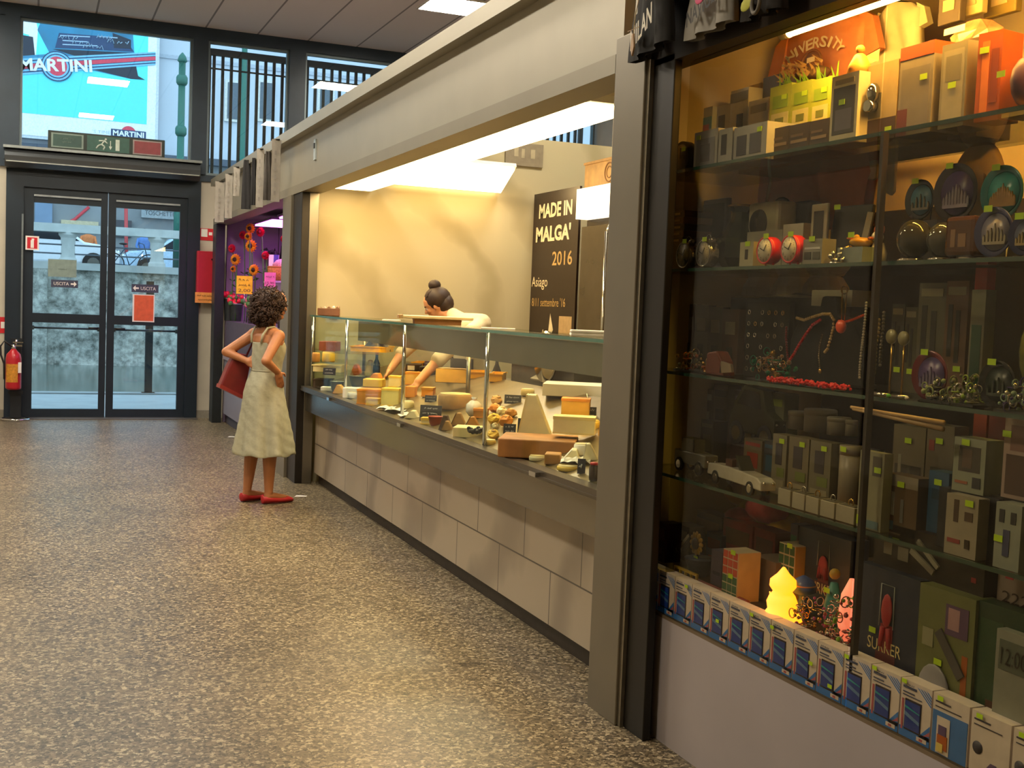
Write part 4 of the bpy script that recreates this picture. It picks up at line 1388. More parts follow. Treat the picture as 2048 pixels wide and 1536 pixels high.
# ------------------------------------------------------------------ flower stall
MAG = lamp_mat('grow_light', '#ee78ff', L_MAGENTA)
for i, a in enumerate(((482, 545, 428, 446, 'magenta light panel at the far end of the flower stall'), (541, 583, 408, 430, 'magenta light panel nearer the steel post of the flower stall'))):
    p = at((a[0] + a[1]) / 2, a[3], 2, 2.36)
    t = thing('grow_light', a[4], 'light', (2.62, min(p[1], 13.6), 2.36), 0, 'magenta light panels of the flower stall')
    MB().box(-.3, .3, -.55, .55, .015, .04).build('housing', mat('#6d5870', .4, .3), t)
    MB().box(-.28, .28, -.53, .53, 0, .015).build('diffuser', MAG, t)
    for yy in (-.4, .4):
        MB().cyl((0, yy, .04), (0, yy, 2.485 - 2.36), .006, n=6).build('cable', DARKSTEEL, t)
struct('wall_flower_back', MB().box(2.14, 4.2, 14.3, 14.36, 0, 2.5), mat('#86748a', .6, 0, .1, 3))
t = thing('flower_counter', 'low pale front counter of the flower stall', 'counter', (2.1, 0, 0))
MB().box(0.02, .5, 10.1, 14.18, .12, .78).build('front_panel', mat('#8f8a96', .4, .1, .05, 3), t)
MB().box(0.06, .5, 10.1, 14.18, 0, .12).build('plinth', mat('#4a444c', .5), t)
MB().box(0.0, .6, 10.1, 14.18, .78, .82).build('top', mat('#b8aab5', .3, .2), t)

YPET, SEED, LEAF, REDP, STEM = mat('#f0a21c', .6, 0, .2, 30), mat('#33200f', .9, 0, .3, 60), mat('#3f6a34', .7, 0, .25, 10), mat('#e0203c', .55, 0, .2, 30), mat('#4c7a3a', .7)


def flower(name, px, py, wpx, x, label, petal, heart, n, group, base, lean=0.0):
    p = at(px, py, 0, x)
    R = wpx / 2 / ppm(p) * 1.05
    t = thing(name, label, 'flower', (p[0], p[1], base), -.75, group)
    z = p[2] - base
    MB().tube([(lean, .05, 0), (lean * .6, .05, z * .5), (lean * .1, .03, z * .92), (0, .012, z)], .007, 6).build('stem', STEM, t)
    b = MB()
    for ring in range(2):
        for i in range(n):
            a = 2 * PI * (i + .5 * ring) / n
            c, s = math.cos(a), math.sin(a)
            rr = R * (1 - .12 * ring)
            w = R * .2
            y = -.004 - .012 * ring
            vs = [(c * R * .3 - s * w * .5, y, z + s * R * .3 + c * w * .5), (c * R * .3 + s * w * .5, y, z + s * R * .3 - c * w * .5),
                  (c * rr * .7 + s * w, y - .012, z + s * rr * .7 - c * w), (c * rr, y + .01, z + s * rr), (c * rr * .7 - s * w, y - .012, z + s * rr * .7 + c * w)]
            b.add(vs, [(0, 1, 2, 3, 4)])
    b.build('petals', petal, t)
    MB().ell((0, -.012, z), (R * .38, .03, R * .38), 16).build('heart', heart, t)
    lf = MB()
    for s in (-1, 1):
        lf.add([(lean * .5, .05, z * .55), (s * R * .6, .03, z * .55 + R * .5), (s * R * 1.1, .05, z * .55 + R * .4), (s * R * .6, .06, z * .55 + R * .1)], [(0, 1, 2, 3)])
    lf.build('leaf', LEAF, t)
    return t


G1, G2 = 'sunflowers in the flower stall', 'red gerberas in the flower stall'
for px, py, w, lab in ((501, 457, 22, 'topmost sunflower just below the far magenta panel'), (497, 473, 18, 'smaller sunflower directly under the topmost one'), (502, 492, 27, 'wide open sunflower in the middle of the bunch'),
                       (471, 519, 24, 'sunflower lowest on the left beside the dark post'), (508, 540, 24, 'sunflower tilted beside the yellow price card'), (467, 538, 14, 'small sunflower bud below the left sunflower')):
    flower('sunflower', px, py, w, 2.2 if px < 500 else 2.26, lab, YPET, SEED, 14, G1, 1.242, random.uniform(-.06, .06))
for px, py, w, lab in ((521, 464, 20, 'red gerbera right of the topmost sunflower'), (464, 497, 18, 'red gerbera at the far left of the bunch'), (531, 511, 18, 'red gerbera above the pink price card'), (486, 470, 18, 'red gerbera half hidden behind sunflowers'), (569, 478, 18, 'orange red bloom near the steel post')):
    flower('gerbera', px, py, w, 2.18 if px < 480 else 2.3, lab, REDP, mat('#8d1526', .8), 16, G2, 1.242, random.uniform(-.06, .06))


def bucket(px, py0, py1, w, x, label, m, fillm=None):
    p = at(px, py1, 0, x)
    k = ppm(p)
    h, r = (py1 - py0) / k, w / 2 / k
    t = thing('flower_bucket', label, 'bucket', (p[0], p[1], 1.241), 0, 'buckets of the flower stall')
    MB().lathe([(r * .75, 0), (r, h), (r * 1.05, h), (r * .95, h * .98), (r * .7, h * .1), (.01, h * .08)], 18).build('bucket_body', m, t)
    MB().torus((0, 0, h), r * 1.02, .008, 'z', 20, 6).build('rim', m, t)
    if fillm:
        b = MB()
        for i in range(40):
            b.ell((random.uniform(-r, r), random.uniform(-r, r), h + random.uniform(0, r * 1.1)), random.uniform(.02, .04), 7, random.randrange(len(fillm)))
        b.build('flower_bunch', fillm, t)
    return t


struct('trim_10', MB().box(2.12, 2.62, 10.2, 14.12, .82, 1.24), mat('#4f4452', .6))
bucket(472, 606, 640, 26, 2.24, 'grey bucket with red blooms below the yellow price card', mat('#7b8a86', .4, .4), [REDP, mat('#c33a4a', .6), LEAF])
bucket(505, 604, 640, 24, 2.24, 'bucket of pink blooms behind her head', mat('#8a7f8e', .4, .4), [mat('#d66a8c', .6), REDP, LEAF])
bucket(565, 595, 640, 26, 2.24, 'bucket of mixed blooms right of her head', mat('#857a88', .4, .4), [mat('#d98a4a', .6), mat('#b8485c', .6), LEAF])
bucket(455, 616, 660, 18, 2.17, 'slim vase by the dark post of the flower stall', mat('#9aa7ae', .2, .2), [REDP, LEAF])


def pcard(px0, px1, py0, py1, x, label, m, lines):
    p = at((px0 + px1) / 2, py1, 0, x)
    k = ppm(p)
    w, h = (px1 - px0) / 2 / k, (py1 - py0) / k
    t = thing('price_card', label, 'price card', p, -.5, 'price cards of the flower stall')
    MB().box(-w, w, 0, .004, 0, h).build('card', m, t)
    MB().cyl((0, .006, 1.24 - p[2]), (0, .006, h * .6), .004, n=6).build('clip_rod', CHROME, t)
    b = MB()
    for i, s in enumerate(lines):
        z = h * (1 - (i + .7) / (len(lines) + .3))
        if '-' in s:
            b.scribble(0, z, w * 1.4, h * .15, -.0, 0, i + int(px0))
        else:
            b.text(s, 0, z, h * .2, -.0, 0, w=w * 1.5)
    b.build('lettering', mat('#4a1f2e', .7), t)


pcard(472, 505, 552, 588, 2.16, 'yellow price card with handwriting among the sunflowers', mat('#eeb32c', .5), ['-', '--', '2,00'])
pcard(528, 551, 545, 574, 2.16, 'bright pink price card above her head', mat('#ee62c4', .5), ['-', '15,90'])
pcard(563, 579, 495, 524, 2.16, 'pale pink price card beside the steel post', mat('#e58fd2', .5), ['-', '-', '-'])
# shelf by the steel post with packets and a basket
p = at(565, 563, 0, 2.5)
struct('trim_11', MB().box(2.35, 2.7, p[1] - .35, p[1] + .3, p[2] - .02, p[2]), mat('#cdbfd0', .3, .3))
t = thing('wicker_basket', 'round orange wicker basket on the small shelf by the steel post', 'basket', (2.5, p[1], p[2]), 0)
MB().lathe([(.11, 0), (.16, .06), (.17, .14), (.15, .15), (.13, .04), (.01, .02)], 20).build('bowl', mat('#c7783c', .7, 0, .3, 60), t)
MB().torus((0, 0, .15), .155, .014, 'z', 24, 6).build('rim', mat('#b0642f', .7), t)
MB().ell((0, 0, .15), (.12, .12, .1), 10).build('dried_flowers', mat('#d9a2a0', .8, 0, .4, 60), t)
t = thing('leaflet', 'upright white and blue leaflet beside the wicker basket', 'leaflet', (2.46, p[1] + .33, p[2]), -.6)
MB().box(-.06, .06, 0, .01, 0, .3, 0).patch(-.0, .06, .0, .3, -.001, 1).build('sheet', [WHITE, mat('#4f4aa0', .5)], t)
t = thing('hanging_plant', 'dark leafy plant hanging near the second magenta panel', 'plant', (2.7, at(558, 455, 0, 2.7)[1], 1.95))
b = MB()
random.seed(5)
for i in range(60):
    a, l = random.uniform(0, 2 * PI), random.uniform(.08, .22)
    q = (l * math.cos(a), l * math.sin(a), random.uniform(-.12, .2))
    b.add([(0, 0, 0), (q[0] * .6, q[1] * .6 + .03, q[2] + .04), q, (q[0] * .6, q[1] * .6 - .03, q[2])], [(0, 1, 2, 3)])
b.build('leaves', mat('#3d4a38', .7, 0, .3), t)
MB().lathe([(.06, -.1), (.08, .0)], 14).build('pot', mat('#6d4a3a', .7), t)
MB().cyl((0, 0, 0), (0, 0, 2.485 - 1.95), .005, n=6).build('cord', DARKSTEEL, t)

# strips and cloths hanging over the flower stall fascia
CL = mat('#b3ada2', .85, 0, .1, 20)
strips = [(429, 447, 364, 444, 'leftmost pale fabric strip hanging by the end wall'), (449, 463, 349, 436, 'second pale fabric strip from the end wall'), (466, 478, 335, 392, 'short pale fabric strip third from the end wall'),
          (511, 525, 300, 414, 'long pale fabric strip second from the cheese stall'), (541, 558, 281, 403, 'long pale fabric strip nearest the cheese stall')]
for px0, px1, py0, py1, lab in strips:
    x = 1.9
    p, q = at((px0 + px1) / 2, py1, 0, x), at((px0 + px1) / 2, py0, 0, x)
    w = (px1 - px0) / ppm(p)
    t = thing('fabric_strip', lab, 'fabric strip', (x, p[1], p[2]), -.35, 'pale fabric strips hanging from the fascia')
    h = q[2] - p[2]
    vs, fs = [], []
    for j in range(9):
        for i in range(5):
            vs.append(((i / 4 - .5) * w, .012 * math.sin(j * 1.3 + i * .9) + .004 * i, h * j / 8))
    k = len(vs)
    vs += [(a[0], a[1] + .012, a[2]) for a in vs]
    for j in range(8):
        for i in range(4):
            a = j * 5 + i
            fs += [(a, a + 1, a + 6, a + 5), (k + a, k + a + 5, k + a + 6, k + a + 1)]
    MB().add(vs, fs, 0, True).build('cloth', CL, t)
    b = MB()
    for j in range(6):
        b.patch(-w * .12, w * .1, h * (.1 + .13 * j), h * (.17 + .13 * j), -.016, 0)
    b.build('printed_marks', mat('#99938a', .8), t)
    MB().cyl((-w * .4, .006, h), (w * .4, .006, h), .008, n=6).build('hanger_rod', DARKSTEEL, t)
for px0, px1, py0, py1, lab in ((482, 500, 322, 418, 'dark grey garment hanging between the pale strips'), (500, 510, 318, 410, 'narrow black scarf hanging beside the dark garment'), (526, 541, 305, 400, 'brown grey garment hanging between the two long strips')):
    x = 1.93
    p, q = at((px0 + px1) / 2, py1, 0, x), at((px0 + px1) / 2, py0, 0, x)
    w, h = (px1 - px0) / ppm(p), q[2] - p[2]
    t = thing('garment', lab, 'garment', (x, p[1], p[2]), -.35, 'dark garments hanging from the fascia')
    vs, fs = [], []
    for j in range(7):
        for i in range(7):
            vs.append(((i / 6 - .5) * w * (1 - .3 * (j / 6) ** 3), .014 * math.sin(i * 2.1 + j * .3), h * j / 6))
    k = len(vs)
    vs += [(a[0], a[1] + .02, a[2]) for a in vs]
    for j in range(6):
        for i in range(6):
            a = j * 7 + i
            fs += [(a, a + 1, a + 8, a + 7), (k + a, k + a + 7, k + a + 8, k + a + 1)]
    MB().add(vs, fs, 0, True).build('cloth', mat('#4c4742' if 'brown' in lab else '#2b2a2b', .9, 0, .15), t)
    MB().cyl((-w * .3, .01, h), (w * .3, .01, h), .007, n=6).build('hanger', DARKSTEEL, t)

# ================================================================== THE DISPLAY WINDOW
def proj(X):
    d = np.array(X, float) - EYE
    z = d @ FWD
    return 1024 + FPX * (d @ RGT) / z, 768 - FPX * (d @ UPV) / z


GX = 2.06                      # plane of the shop window glass
Y0, Y1 = 1.2, 3.475            # run of the window
DECK = at(1500, 1319, 0, GX)[2]
SH = {1: at(1700, 280, 0, 2.13)[2], 2: at(1700, 527, 0, 2.13)[2], 3: at(1700, 786, 0, 2.13)[2], 4: at(1700, 1049, 0, 2.13)[2], 5: DECK}
DBROWN = mat('#2a2118', .5, .15, .12, 6)
LACQ = mat('#a39a98', .45, 0, .05, 3)

t = thing('display_cabinet', 'shop window cabinet with glass shelves and pale lower panel', 'display cabinet', (GX, 0, 0))
MB().box(0, .1, Y0, 3.62, 0, DECK - .012).build('lower_panel', LACQ, t)
MB().box(.0, .95, Y0, 3.83, DECK - .012, DECK).build('deck', mat('#6b5a44', .5, 0, .15, 8), t)
MB().box(.9, .95, Y0, 3.88, DECK, 1.93).build('shade_painted_back', mat('#241d14', .85, 0, .25, 6), t)  # lower back panel coloured dark to stand for the dimness behind the shelves
MB().box(.9, .95, Y0, 3.88, 1.93, 3.1).build('upper_back', mat('#cdb98a', .7, 0, .06, 4), t)
MB().box(.04, .95, Y0, 3.88, 3.1, 3.15).build('soffit', mat('#4a3a26', .6), t)
MB().box(-.06, .04, Y0, 3.64, 2.375, 3.12).build('header', DBROWN, t)
MB().box(.04, .9, 3.83, 3.875, DECK, 3.1).build('end_panel', mat('#bfae84', .6, 0, .05, 4), t)
SG = glass('shelf_glass', '#f2f6ee', 0.0, .8, 0.0)
SE = mat('#2c4a3e', .12, 0, .15, 5, spec=.8)
for k in (1, 2, 3, 4):
    s = MB().box(.05, .455 if k == 1 else .52, Y0, 3.83, SH[k] - .008, SH[k]).build('glass_shelf', SG, t)
    MB().box(.045, .05, Y0, 3.83, SH[k] - .01, SH[k] + .001).build('green_edge', SE, s)
MB().box(.012, .03, 2.482, 2.494, DECK, SH[1] - .01).build('upright', DBROWN, t)
WGL = glass('shop_window_glass', '#f0ede2', 0.0, .5, 0.0)
MB().box(0, .006, 2.494, Y1, DECK, 2.375).build('window_glass', WGL, t)
MB().box(0, .006, Y0, 2.482, DECK, 2.375).build('window_glass', WGL, t)
MB().box(.5, .52, 3.0, 3.83, 2.22, 2.235).build('wall_rail', DARKSTEEL, t)
hk = MB().box(.3, .34, 3.815, 3.83, 2.08, 2.26)
hk.tube([(.32, 3.815, 2.2), (.32, 3.75, 2.2), (.32, 3.73, 2.23)], .006)
hk.build('bracket', mat('#b8ac90', .3, .5), t)

t = thing('tube_light', 'glowing tube light under the dark header of the shop window', 'light', (2.165, 0, 2.40))
MB().cyl((0, 1.75, 0), (0, 3.06, 0), .013).build('tube', lamp_mat('tube_glow', '#ffc25e', L_TUBE), t)
MB().cyl((0, 3.06, 0), (0, 3.1, 0), .015).cyl((0, 1.71, 0), (0, 1.75, 0), .015).box(-.012, .012, 1.71, 3.1, .016, .04).build('holder', WHITE, t)


class D:
    def __init__(s, name, label, cat, px0, px1, py0, shelf, x=2.2, group=None, rot=0.0, lift=0.0, py1=None):
        z = SH[shelf] + lift + .001 if shelf else None
        pxm = (px0 + px1) / 2
        py = py1 or 700
        for _ in range(4):
            p = at(pxm, py, 0, x)
            if z is None:
                break
            py = proj((x, p[1], z))[1]
        if z is None:
            z = p[2]
        pm = (py + py0) / 2
        s.w = abs(at(px0, pm, 0, x)[1] - at(px1, pm, 0, x)[1])
        s.h = max(.01, at(pxm, py0, 0, x)[2] - z)
        s.p = (x, p[1], z)
        s.t = thing(name, label, cat, s.p, FAC + rot, group)


def sticker(t, x, z, y=-.0015, s=.011):
    MB().box(-s * 1.2, s * 1.2, -.0008, .0002, -s * .7, s * .7).build('price_sticker', LIME, t, (x, y, z))


def p_(c, r=.45, v=.08):
    return mat(c, r, 0, v, 25)


def carton(px0, px1, py0, shelf, label, base, prints=(), x=2.2, d=.06, name='carton', cat='box', st=None, group=None, rot=0, lift=0, txt=(), top=None, py1=None):
    o = D(name, label, cat, px0, px1, py0, shelf, x, group, rot, lift, py1)
    w, h = o.w, o.h
    mats = [p_(base)]
    b = MB().box(-w / 2, w / 2, 0, d, 0, h, 0)
    for i, (x0, x1, z0, z1, c) in enumerate(prints):
        if p_(c) not in mats:
            mats.append(p_(c))
        b.patch(-w / 2 + x0 * w, -w / 2 + x1 * w, z0 * h, z1 * h, -.0004 * (i + 1), mats.index(p_(c)))
    for s, x0, z0, hh, ww, c in txt:
        if p_(c) not in mats:
            mats.append(p_(c))
        b.text(s, -w / 2 + x0 * w, z0 * h, hh * h, -.0004 * (len(prints) + 2), mats.index(p_(c)), w=ww * w)
    b.build('carton_body', mats, o.t)
    if top:
        MB().box(-w * .501, w * .501, -.001, d + .001, h * .86, h + .001).build('lid_flap', p_(top), o.t)
    if st:
        sticker(o.t, -w / 2 + st[0] * w, st[1] * h, -.0004 * (len(prints) + 3) - .001)
    return o


# ---------- top shelf
PB = '#b9b39f'
o = D('wall_clock', 'round dark clock in a box at the left end of the top shelf', 'clock', 1343, 1378, 228, 1, 2.2)
r = min(o.w, o.h) / 2
MB().lathe([(r, 0), (r, .03), (r * .8, .035)], 26, (0, 0, r), axis='y').build('case', p_('#2b2926'), o.t)
MB().lathe([(r * .82, -.002), (r * .82, .0)], 26, (0, 0, r), axis='y').build('dial', p_('#6c675c'), o.t)
MB().patch(-.003, .003, r, r * 1.6, -.004).patch(0, r * .4, r - .003, r + .003, -.004).build('hands', BLACK, o.t)
sticker(o.t, r * .4, r * 1.5, -.006)
carton(1388, 1420, 218, 1, 'light blue carton with red racket picture on the top shelf', '#b9bcae', [(.0, 1, .55, .8, '#4a8aa0'), (.5, .85, .2, .65, '#b04a3c')], 2.34, .08, st=(.4, .5), lift=.09)
carton(1424, 1456, 212, 1, 'pale carton with dark grip picture behind the headphone boxes', '#b4ae9a', [(.3, .7, .2, .8, '#5c564a')], 2.36, .08, lift=.09)
carton(1386, 1432, 262, 1, 'grey carton with headphone picture at left of the top shelf', '#b7b5b0', [(.1, .9, .1, .8, '#8c8c96'), (.3, .7, .2, .65, '#55565e')], 2.17, .1, st=(.2, .85), group='headphone cartons on the top shelf')
carton(1435, 1462, 258, 1, 'grey carton with black plug picture next to the headphone carton', '#b1b0ad', [(.2, .6, .3, .85, '#3f3f46'), (.1, .9, .05, .12, '#6e6e78')], 2.17, .1, group='headphone cartons on the top shelf')
carton(1465, 1530, 250, 1, 'wide grey carton with two dark objects pictured on top shelf', '#a9a8a6', [(.1, .4, .2, .75, '#4b4b55'), (.5, .85, .2, .75, '#62626c')], 2.17, .12, st=(.8, .82), group='headphone cartons on the top shelf')
carton(1456, 1491, 180, 1, 'white carton with black iron picture in the back row', '#c9c4b4', [(.4, .75, .15, .6, '#2d2c2a'), (0, 1, .8, .95, '#8c8a82')], 2.36, .08, lift=.09, st=(.8, .3))
carton(1493, 1532, 200, 1, 'plain pale carton beside the black iron carton', '#bdb6a6', [(.1, .9, .75, .9, '#8f8a80')], 2.34, .08, lift=.07, st=(.4, .5))
carton(1493, 1519, 170, 1, 'small tan carton with picture standing on the back row', '#c8ac72', [(.3, .9, .1, .7, '#7d6a44')], 2.44, .05, lift=.2)
carton(1521, 1558, 153, 1, 'dark slate blue carton left of the green packs', '#4d4d58', [(.2, .8, .2, .35, '#7d7d88')], 2.42, .06, lift=.15)
SH1 = SH[1]
tag(MB().box(-.5, .5, 0, .2, 0, .068).build('riser', mat('#8d7f60', .5), None, (2.325, 3.05, SH1), FAC), 'pale step riser under the back row of the top shelf', 'riser')
for i, (a, b_, h_, lb) in enumerate(((1536, 1578, 172, 'bright green pack left of the green row'), (1579, 1618, 165, 'bright green pack in the middle of the green row'), (1619, 1657, 158, 'bright green pack at the right of the green row'))):
    o = carton(a, b_, h_, 1, lb, '#9fae3e', [(.1, .9, .1, .45, '#c3bf8e'), (.15, .85, .55, .8, '#7fa02c'), (.3, .7, .2, .35, '#6f7a3a')], 2.3, .07, lift=.1, st=(.7, .75), group='bright green packs on the top shelf', name='green_pack', cat='packet')
    g = MB()
    for k in range(9):
        u = random.uniform(-.5, .5) * o.w
        g.add([(u, .02, o.h), (u + .012, .02, o.h), (u + random.uniform(-.04, .04), 0, o.h + random.uniform(.02, .06))], [(0, 1, 2)])
    g.build('green_leaves', p_('#8cc02f'), o.t)
for i, (a, b_, h_, lb) in enumerate(((1534, 1575, 256, 'dark brown carton under the left green pack'), (1576, 1616, 248, 'dark brown carton under the middle green pack'), (1617, 1655, 240, 'dark brown carton under the right green pack'))):
    carton(a, b_, h_, 1, lb, '#3a3027', [(.1, .9, .4, .5, '#7a6a58'), (.1, .7, .6, .68, '#5c4f42')], 2.2, .1, group='dark cartons below the green packs')
o = D('feather_toy', 'ruffled brown feathered toy bird on top of the green packs', 'toy', 1560, 1640, 122, 1, 2.36, lift=.29)
b = MB().ell((0, .05, o.h * .4), (o.w * .35, .05, o.h * .4), 12)
b.build('bird_body', p_('#6a5136', .8), o.t)
b = MB()
for k in range(46):
    u, q = random.uniform(-.5, .5) * o.w, random.uniform(0, .8) * o.h
    b.add([(u, 0, q), (u + .01, 0, q + .008), (u + random.uniform(-.03, .03), -.02, q + random.uniform(0, .035))], [(0, 1, 2)])
b.build('feathers', p_('#9c7c4c', .8, .4), o.t)
WCH = carton(1657, 1710, 150, 1, 'tall white carton with dark screen photo on the top shelf', '#cfc4a4', [(.1, .9, .14, .82, '#4d4a4c'), (.2, .8, .2, .5, '#6c6672'), (.15, .85, .86, .93, '#9a8f74')], 2.16, .09, st=(.45, .6)).h
o = D('angel_figurine', 'small glowing amber angel figurine standing on the white carton', 'figurine', 1700, 1736, 86, 1, 2.2, lift=WCH)
MB().lathe([(o.w * .45, 0), (o.w * .38, o.h * .3), (o.w * .2, o.h * .6), (o.w * .1, o.h * .66)], 14).ell((0, 0, o.h * .78), o.w * .17, 12).build('figure', p_('#e0a24a'), o.t)
w_ = MB()
for s in (-1, 1):
    w_.add([(0, .02, o.h * .6), (s * o.w * .6, .03, o.h * .75), (s * o.w * .55, .03, o.h * .4), (s * o.w * .2, .02, o.h * .35)], [(0, 1, 2, 3)])
w_.build('wings', p_('#e9c27a'), o.t)
o = carton(1728, 1788, 128, 1, 'clear topped beige pack with silver camera and dark foot', '#c0a878', [(0, 1, 0, .28, '#4a3526'), (.1, .5, .3, .62, '#6d6a60')], 2.2, .1, st=(.8, .12))
MB().ell((-o.w * .2, -.01, o.h * .62), (.022, .02, .03), 12).cyl((-o.w * .2, -.03, o.h * .45), (-o.w * .2, 0, o.h * .45), .016).build('silver_gadget', CHROME, o.t)
carton(1792, 1858, 92, 1, 'grey pack with orange red lid on the top shelf', '#8e8578', [(.08, .92, .1, .75, '#7c756e'), (.0, .3, .0, .3, '#6a2f2c')], 2.2, .1, st=(.75, .62), top='#c9542c')
carton(1875, 1925, 88, 1, 'silver grey speaker pack with round grille on the top shelf', '#8a8474', [(.1, .9, .08, .92, '#9b9584'), (.2, .8, .55, .85, '#7d7768')], 2.2, .1, st=(.5, .5))
o = D('pack', 'crumpled red and white bag on top of the silver speaker pack', 'bag', 1880, 1962, 36, 1, 2.34, lift=.27)
b = MB().lathe([(o.w * .45, 0), (o.w * .5, o.h * .4), (o.w * .3, o.h * .9), (.02, o.h)], 10, (0, .06, 0), sy=.5)
b.v = [(q[0] + random.uniform(-.012, .012), q[1] + random.uniform(-.012, .012), q[2]) for q in b.v]
b.build('bag_body', p_('#c9785a', .25, .4), o.t, smooth=False)
MB().patch(-o.w * .2, o.w * .3, o.h * .2, o.h * .5, -.03, 0).build('label', p_('#e6d6b4'), o.t)
tag(MB().box(-.09, .07, .02, .14, 0, .268).build('carton', p_('#54432f'), None, (2.33, o.p[1], SH1 + .001), FAC), 'dark brown carton behind the silver speaker pack', 'box')
carton(1950, 1992, 66, 1, 'orange red clear pack leaning near the right of the top shelf', '#b0561f', [(.2, .5, .1, .9, '#d87a35'), (.6, .9, .2, .8, '#8c3f1a')], 2.2, .08, st=(.3, .8), rot=.15)
o = D('pack', 'round purple toy in a clear bag at right end of top shelf', 'toy', 1996, 2060, 90, 1, 2.2)
MB().ell((0, .06, o.h * .5), (o.w * .42, .07, o.h * .42), 16).build('round_toy', p_('#4d3048'), o.t)
MB().box(-o.w * .4, o.w * .4, .0, .12, 0, .02).box(-o.w * .2, o.w * .2, .05, .07, o.h * .9, o.h).build('bag_header', p_('#cdb26a'), o.t)
sticker(o.t, -o.w * .3, o.h * .6, -.02)

# things hanging behind the top shelf
def shirt(name, px0, px1, py0, py1, x, label, m, texts=(), sleeves=True, rot=0.0, tm=None, cat='t-shirt', group=None, n=12):
    p, q = at((px0 + px1) / 2, py1, 0, x), at((px0 + px1) / 2, py0, 0, x)
    w = abs(at(px0, (py0 + py1) / 2, 0, x)[1] - at(px1, (py0 + py1) / 2, 0, x)[1])
    h = q[2] - p[2]
    t = thing(name, label, cat, (x, p[1], p[2]), FAC + rot, group)
    vs, fs = [], []
    for j in range(n + 1):
        v = j / n
        hw = w * .5 * (.86 if sleeves else 1)
        if v > .86:
            hw *= 1 - .45 * (v - .86) / .14
        for i in range(n + 1):
            u = i / n * 2 - 1
            vs.append((u * hw, .012 * math.sin(u * 7 + v * 2) * (1.2 - v) + .01 * math.sin(v * 5 + u * 2), v * h - .04 * h * (abs(u) if v > .86 else 0)))
    k = len(vs)
    vs += [(a[0], a[1] + .03, a[2]) for a in vs]
    N = n + 1
    for j in range(n):
        for i in range(n):
            a = j * N + i
            fs += [(a, a + 1, a + N + 1, a + N), (k + a, k + a + N, k + a + N + 1, k + a + 1)]
    for j in range(n):
        a, b = j * N, j * N + n
        fs += [(a, a + N, k + a + N, k + a), (b, k + b, k + b + N, b + N)]
    b = MB().add(vs, fs, 0, True)
    if sleeves:
        for s in (-1, 1):
            b.prism([(s * w * .36, h * .93), (s * w * .5, h * .84), (s * w * .58, h * .58), (s * w * .43, h * .54), (s * w * .40, h * .7)][::s], .004, .03)
    b.build('cloth', m, t)
    MB().tube([(-w * .2, .015, h * .95), (0, .015, h * 1.02), (w * .2, .015, h * .95)], .006).tube([(0, .015, h * 1.02), (0, .015, h * 1.06)], .004).build('hanger', DARKSTEEL, t)
    if texts:
        tb = MB()
        for s, tx, tz, th, tw, ro in texts:
            tb.text(s, tx * w, tz * h, th * h, -.028, 0, w=tw * w, rot=ro, bold=.02)
        tb.build('lettering', tm, t)
    return t, w, h


un = []
for i, ch in enumerate('UNIVERSITY'):
    a = math.radians(148 - i * 13)
    un.append((ch, .33 * math.cos(a), .55 + .19 * math.sin(a), .085, .075 if ch != 'I' else .025, a - PI / 2))
tt, w_, h_ = shirt('t_shirt', 1535, 1722, 28, 275, 2.54, 'salmon pink t-shirt with pale university lettering hanging behind top shelf', p_('#d98a5e', .8), un, True, 0, p_('#f6e2bc', .8))
MB().lathe([(h_ * .12, -.030), (h_ * .12, -.029)], 24, (0, 0, h_ * .55), axis='y').torus((0, -.03, h_ * .55), h_ * .135, .005, 'y', 24, 5).build('crest', p_('#8a5a34', .8), tt)
MB().text('MILANO', 0, h_ * .53, h_ * .06, -.034, 0, w=h_ * .2).patch(-h_ * .05, h_ * .05, h_ * .59, h_ * .63, -.033, 0).build('crest_lettering', p_('#f6e2bc', .8), tt)
shirt('t_shirt', 1738, 1832, 8, 135, 2.6, 'plain white t-shirt hanging right of the pink university shirt', p_('#d8cfae', .8), (), True, .1)
for px0, px1, py0, py1, x, lab, c in ((1874, 1918, -8, 47, 2.5, 'small dark phone case pack hanging at the top right', '#5c5248'), (1920, 1962, -12, 30, 2.55, 'crumpled pale bag hanging next to phone case pack', '#d8c68e'), (1966, 2030, -14, 30, 2.62, 'square olive pack hanging at the upper right corner', '#8d7a36')):
    p, q = at((px0 + px1) / 2, py1, 0, x), at((px0 + px1) / 2, py0, 0, x)
    w = abs(at(px0, py1, 0, x)[1] - at(px1, py1, 0, x)[1])
    t = thing('hanging_pack', lab, 'packet', (x, p[1], p[2]), FAC, 'packs hanging at the upper right of the window')
    h = q[2] - p[2]
    MB().box(-w / 2, w / 2, 0, .025, 0, h).build('card', p_(c), t, bevel=.004)
    MB().patch(-w * .25, w * .25, h * .45, h * .85, -.002).build('label', p_('#c9b484'), t)
    MB().cyl((0, .012, h), (0, .012, 3.1 - p[2]), .002, n=5).build('hook', DARKSTEEL, t)

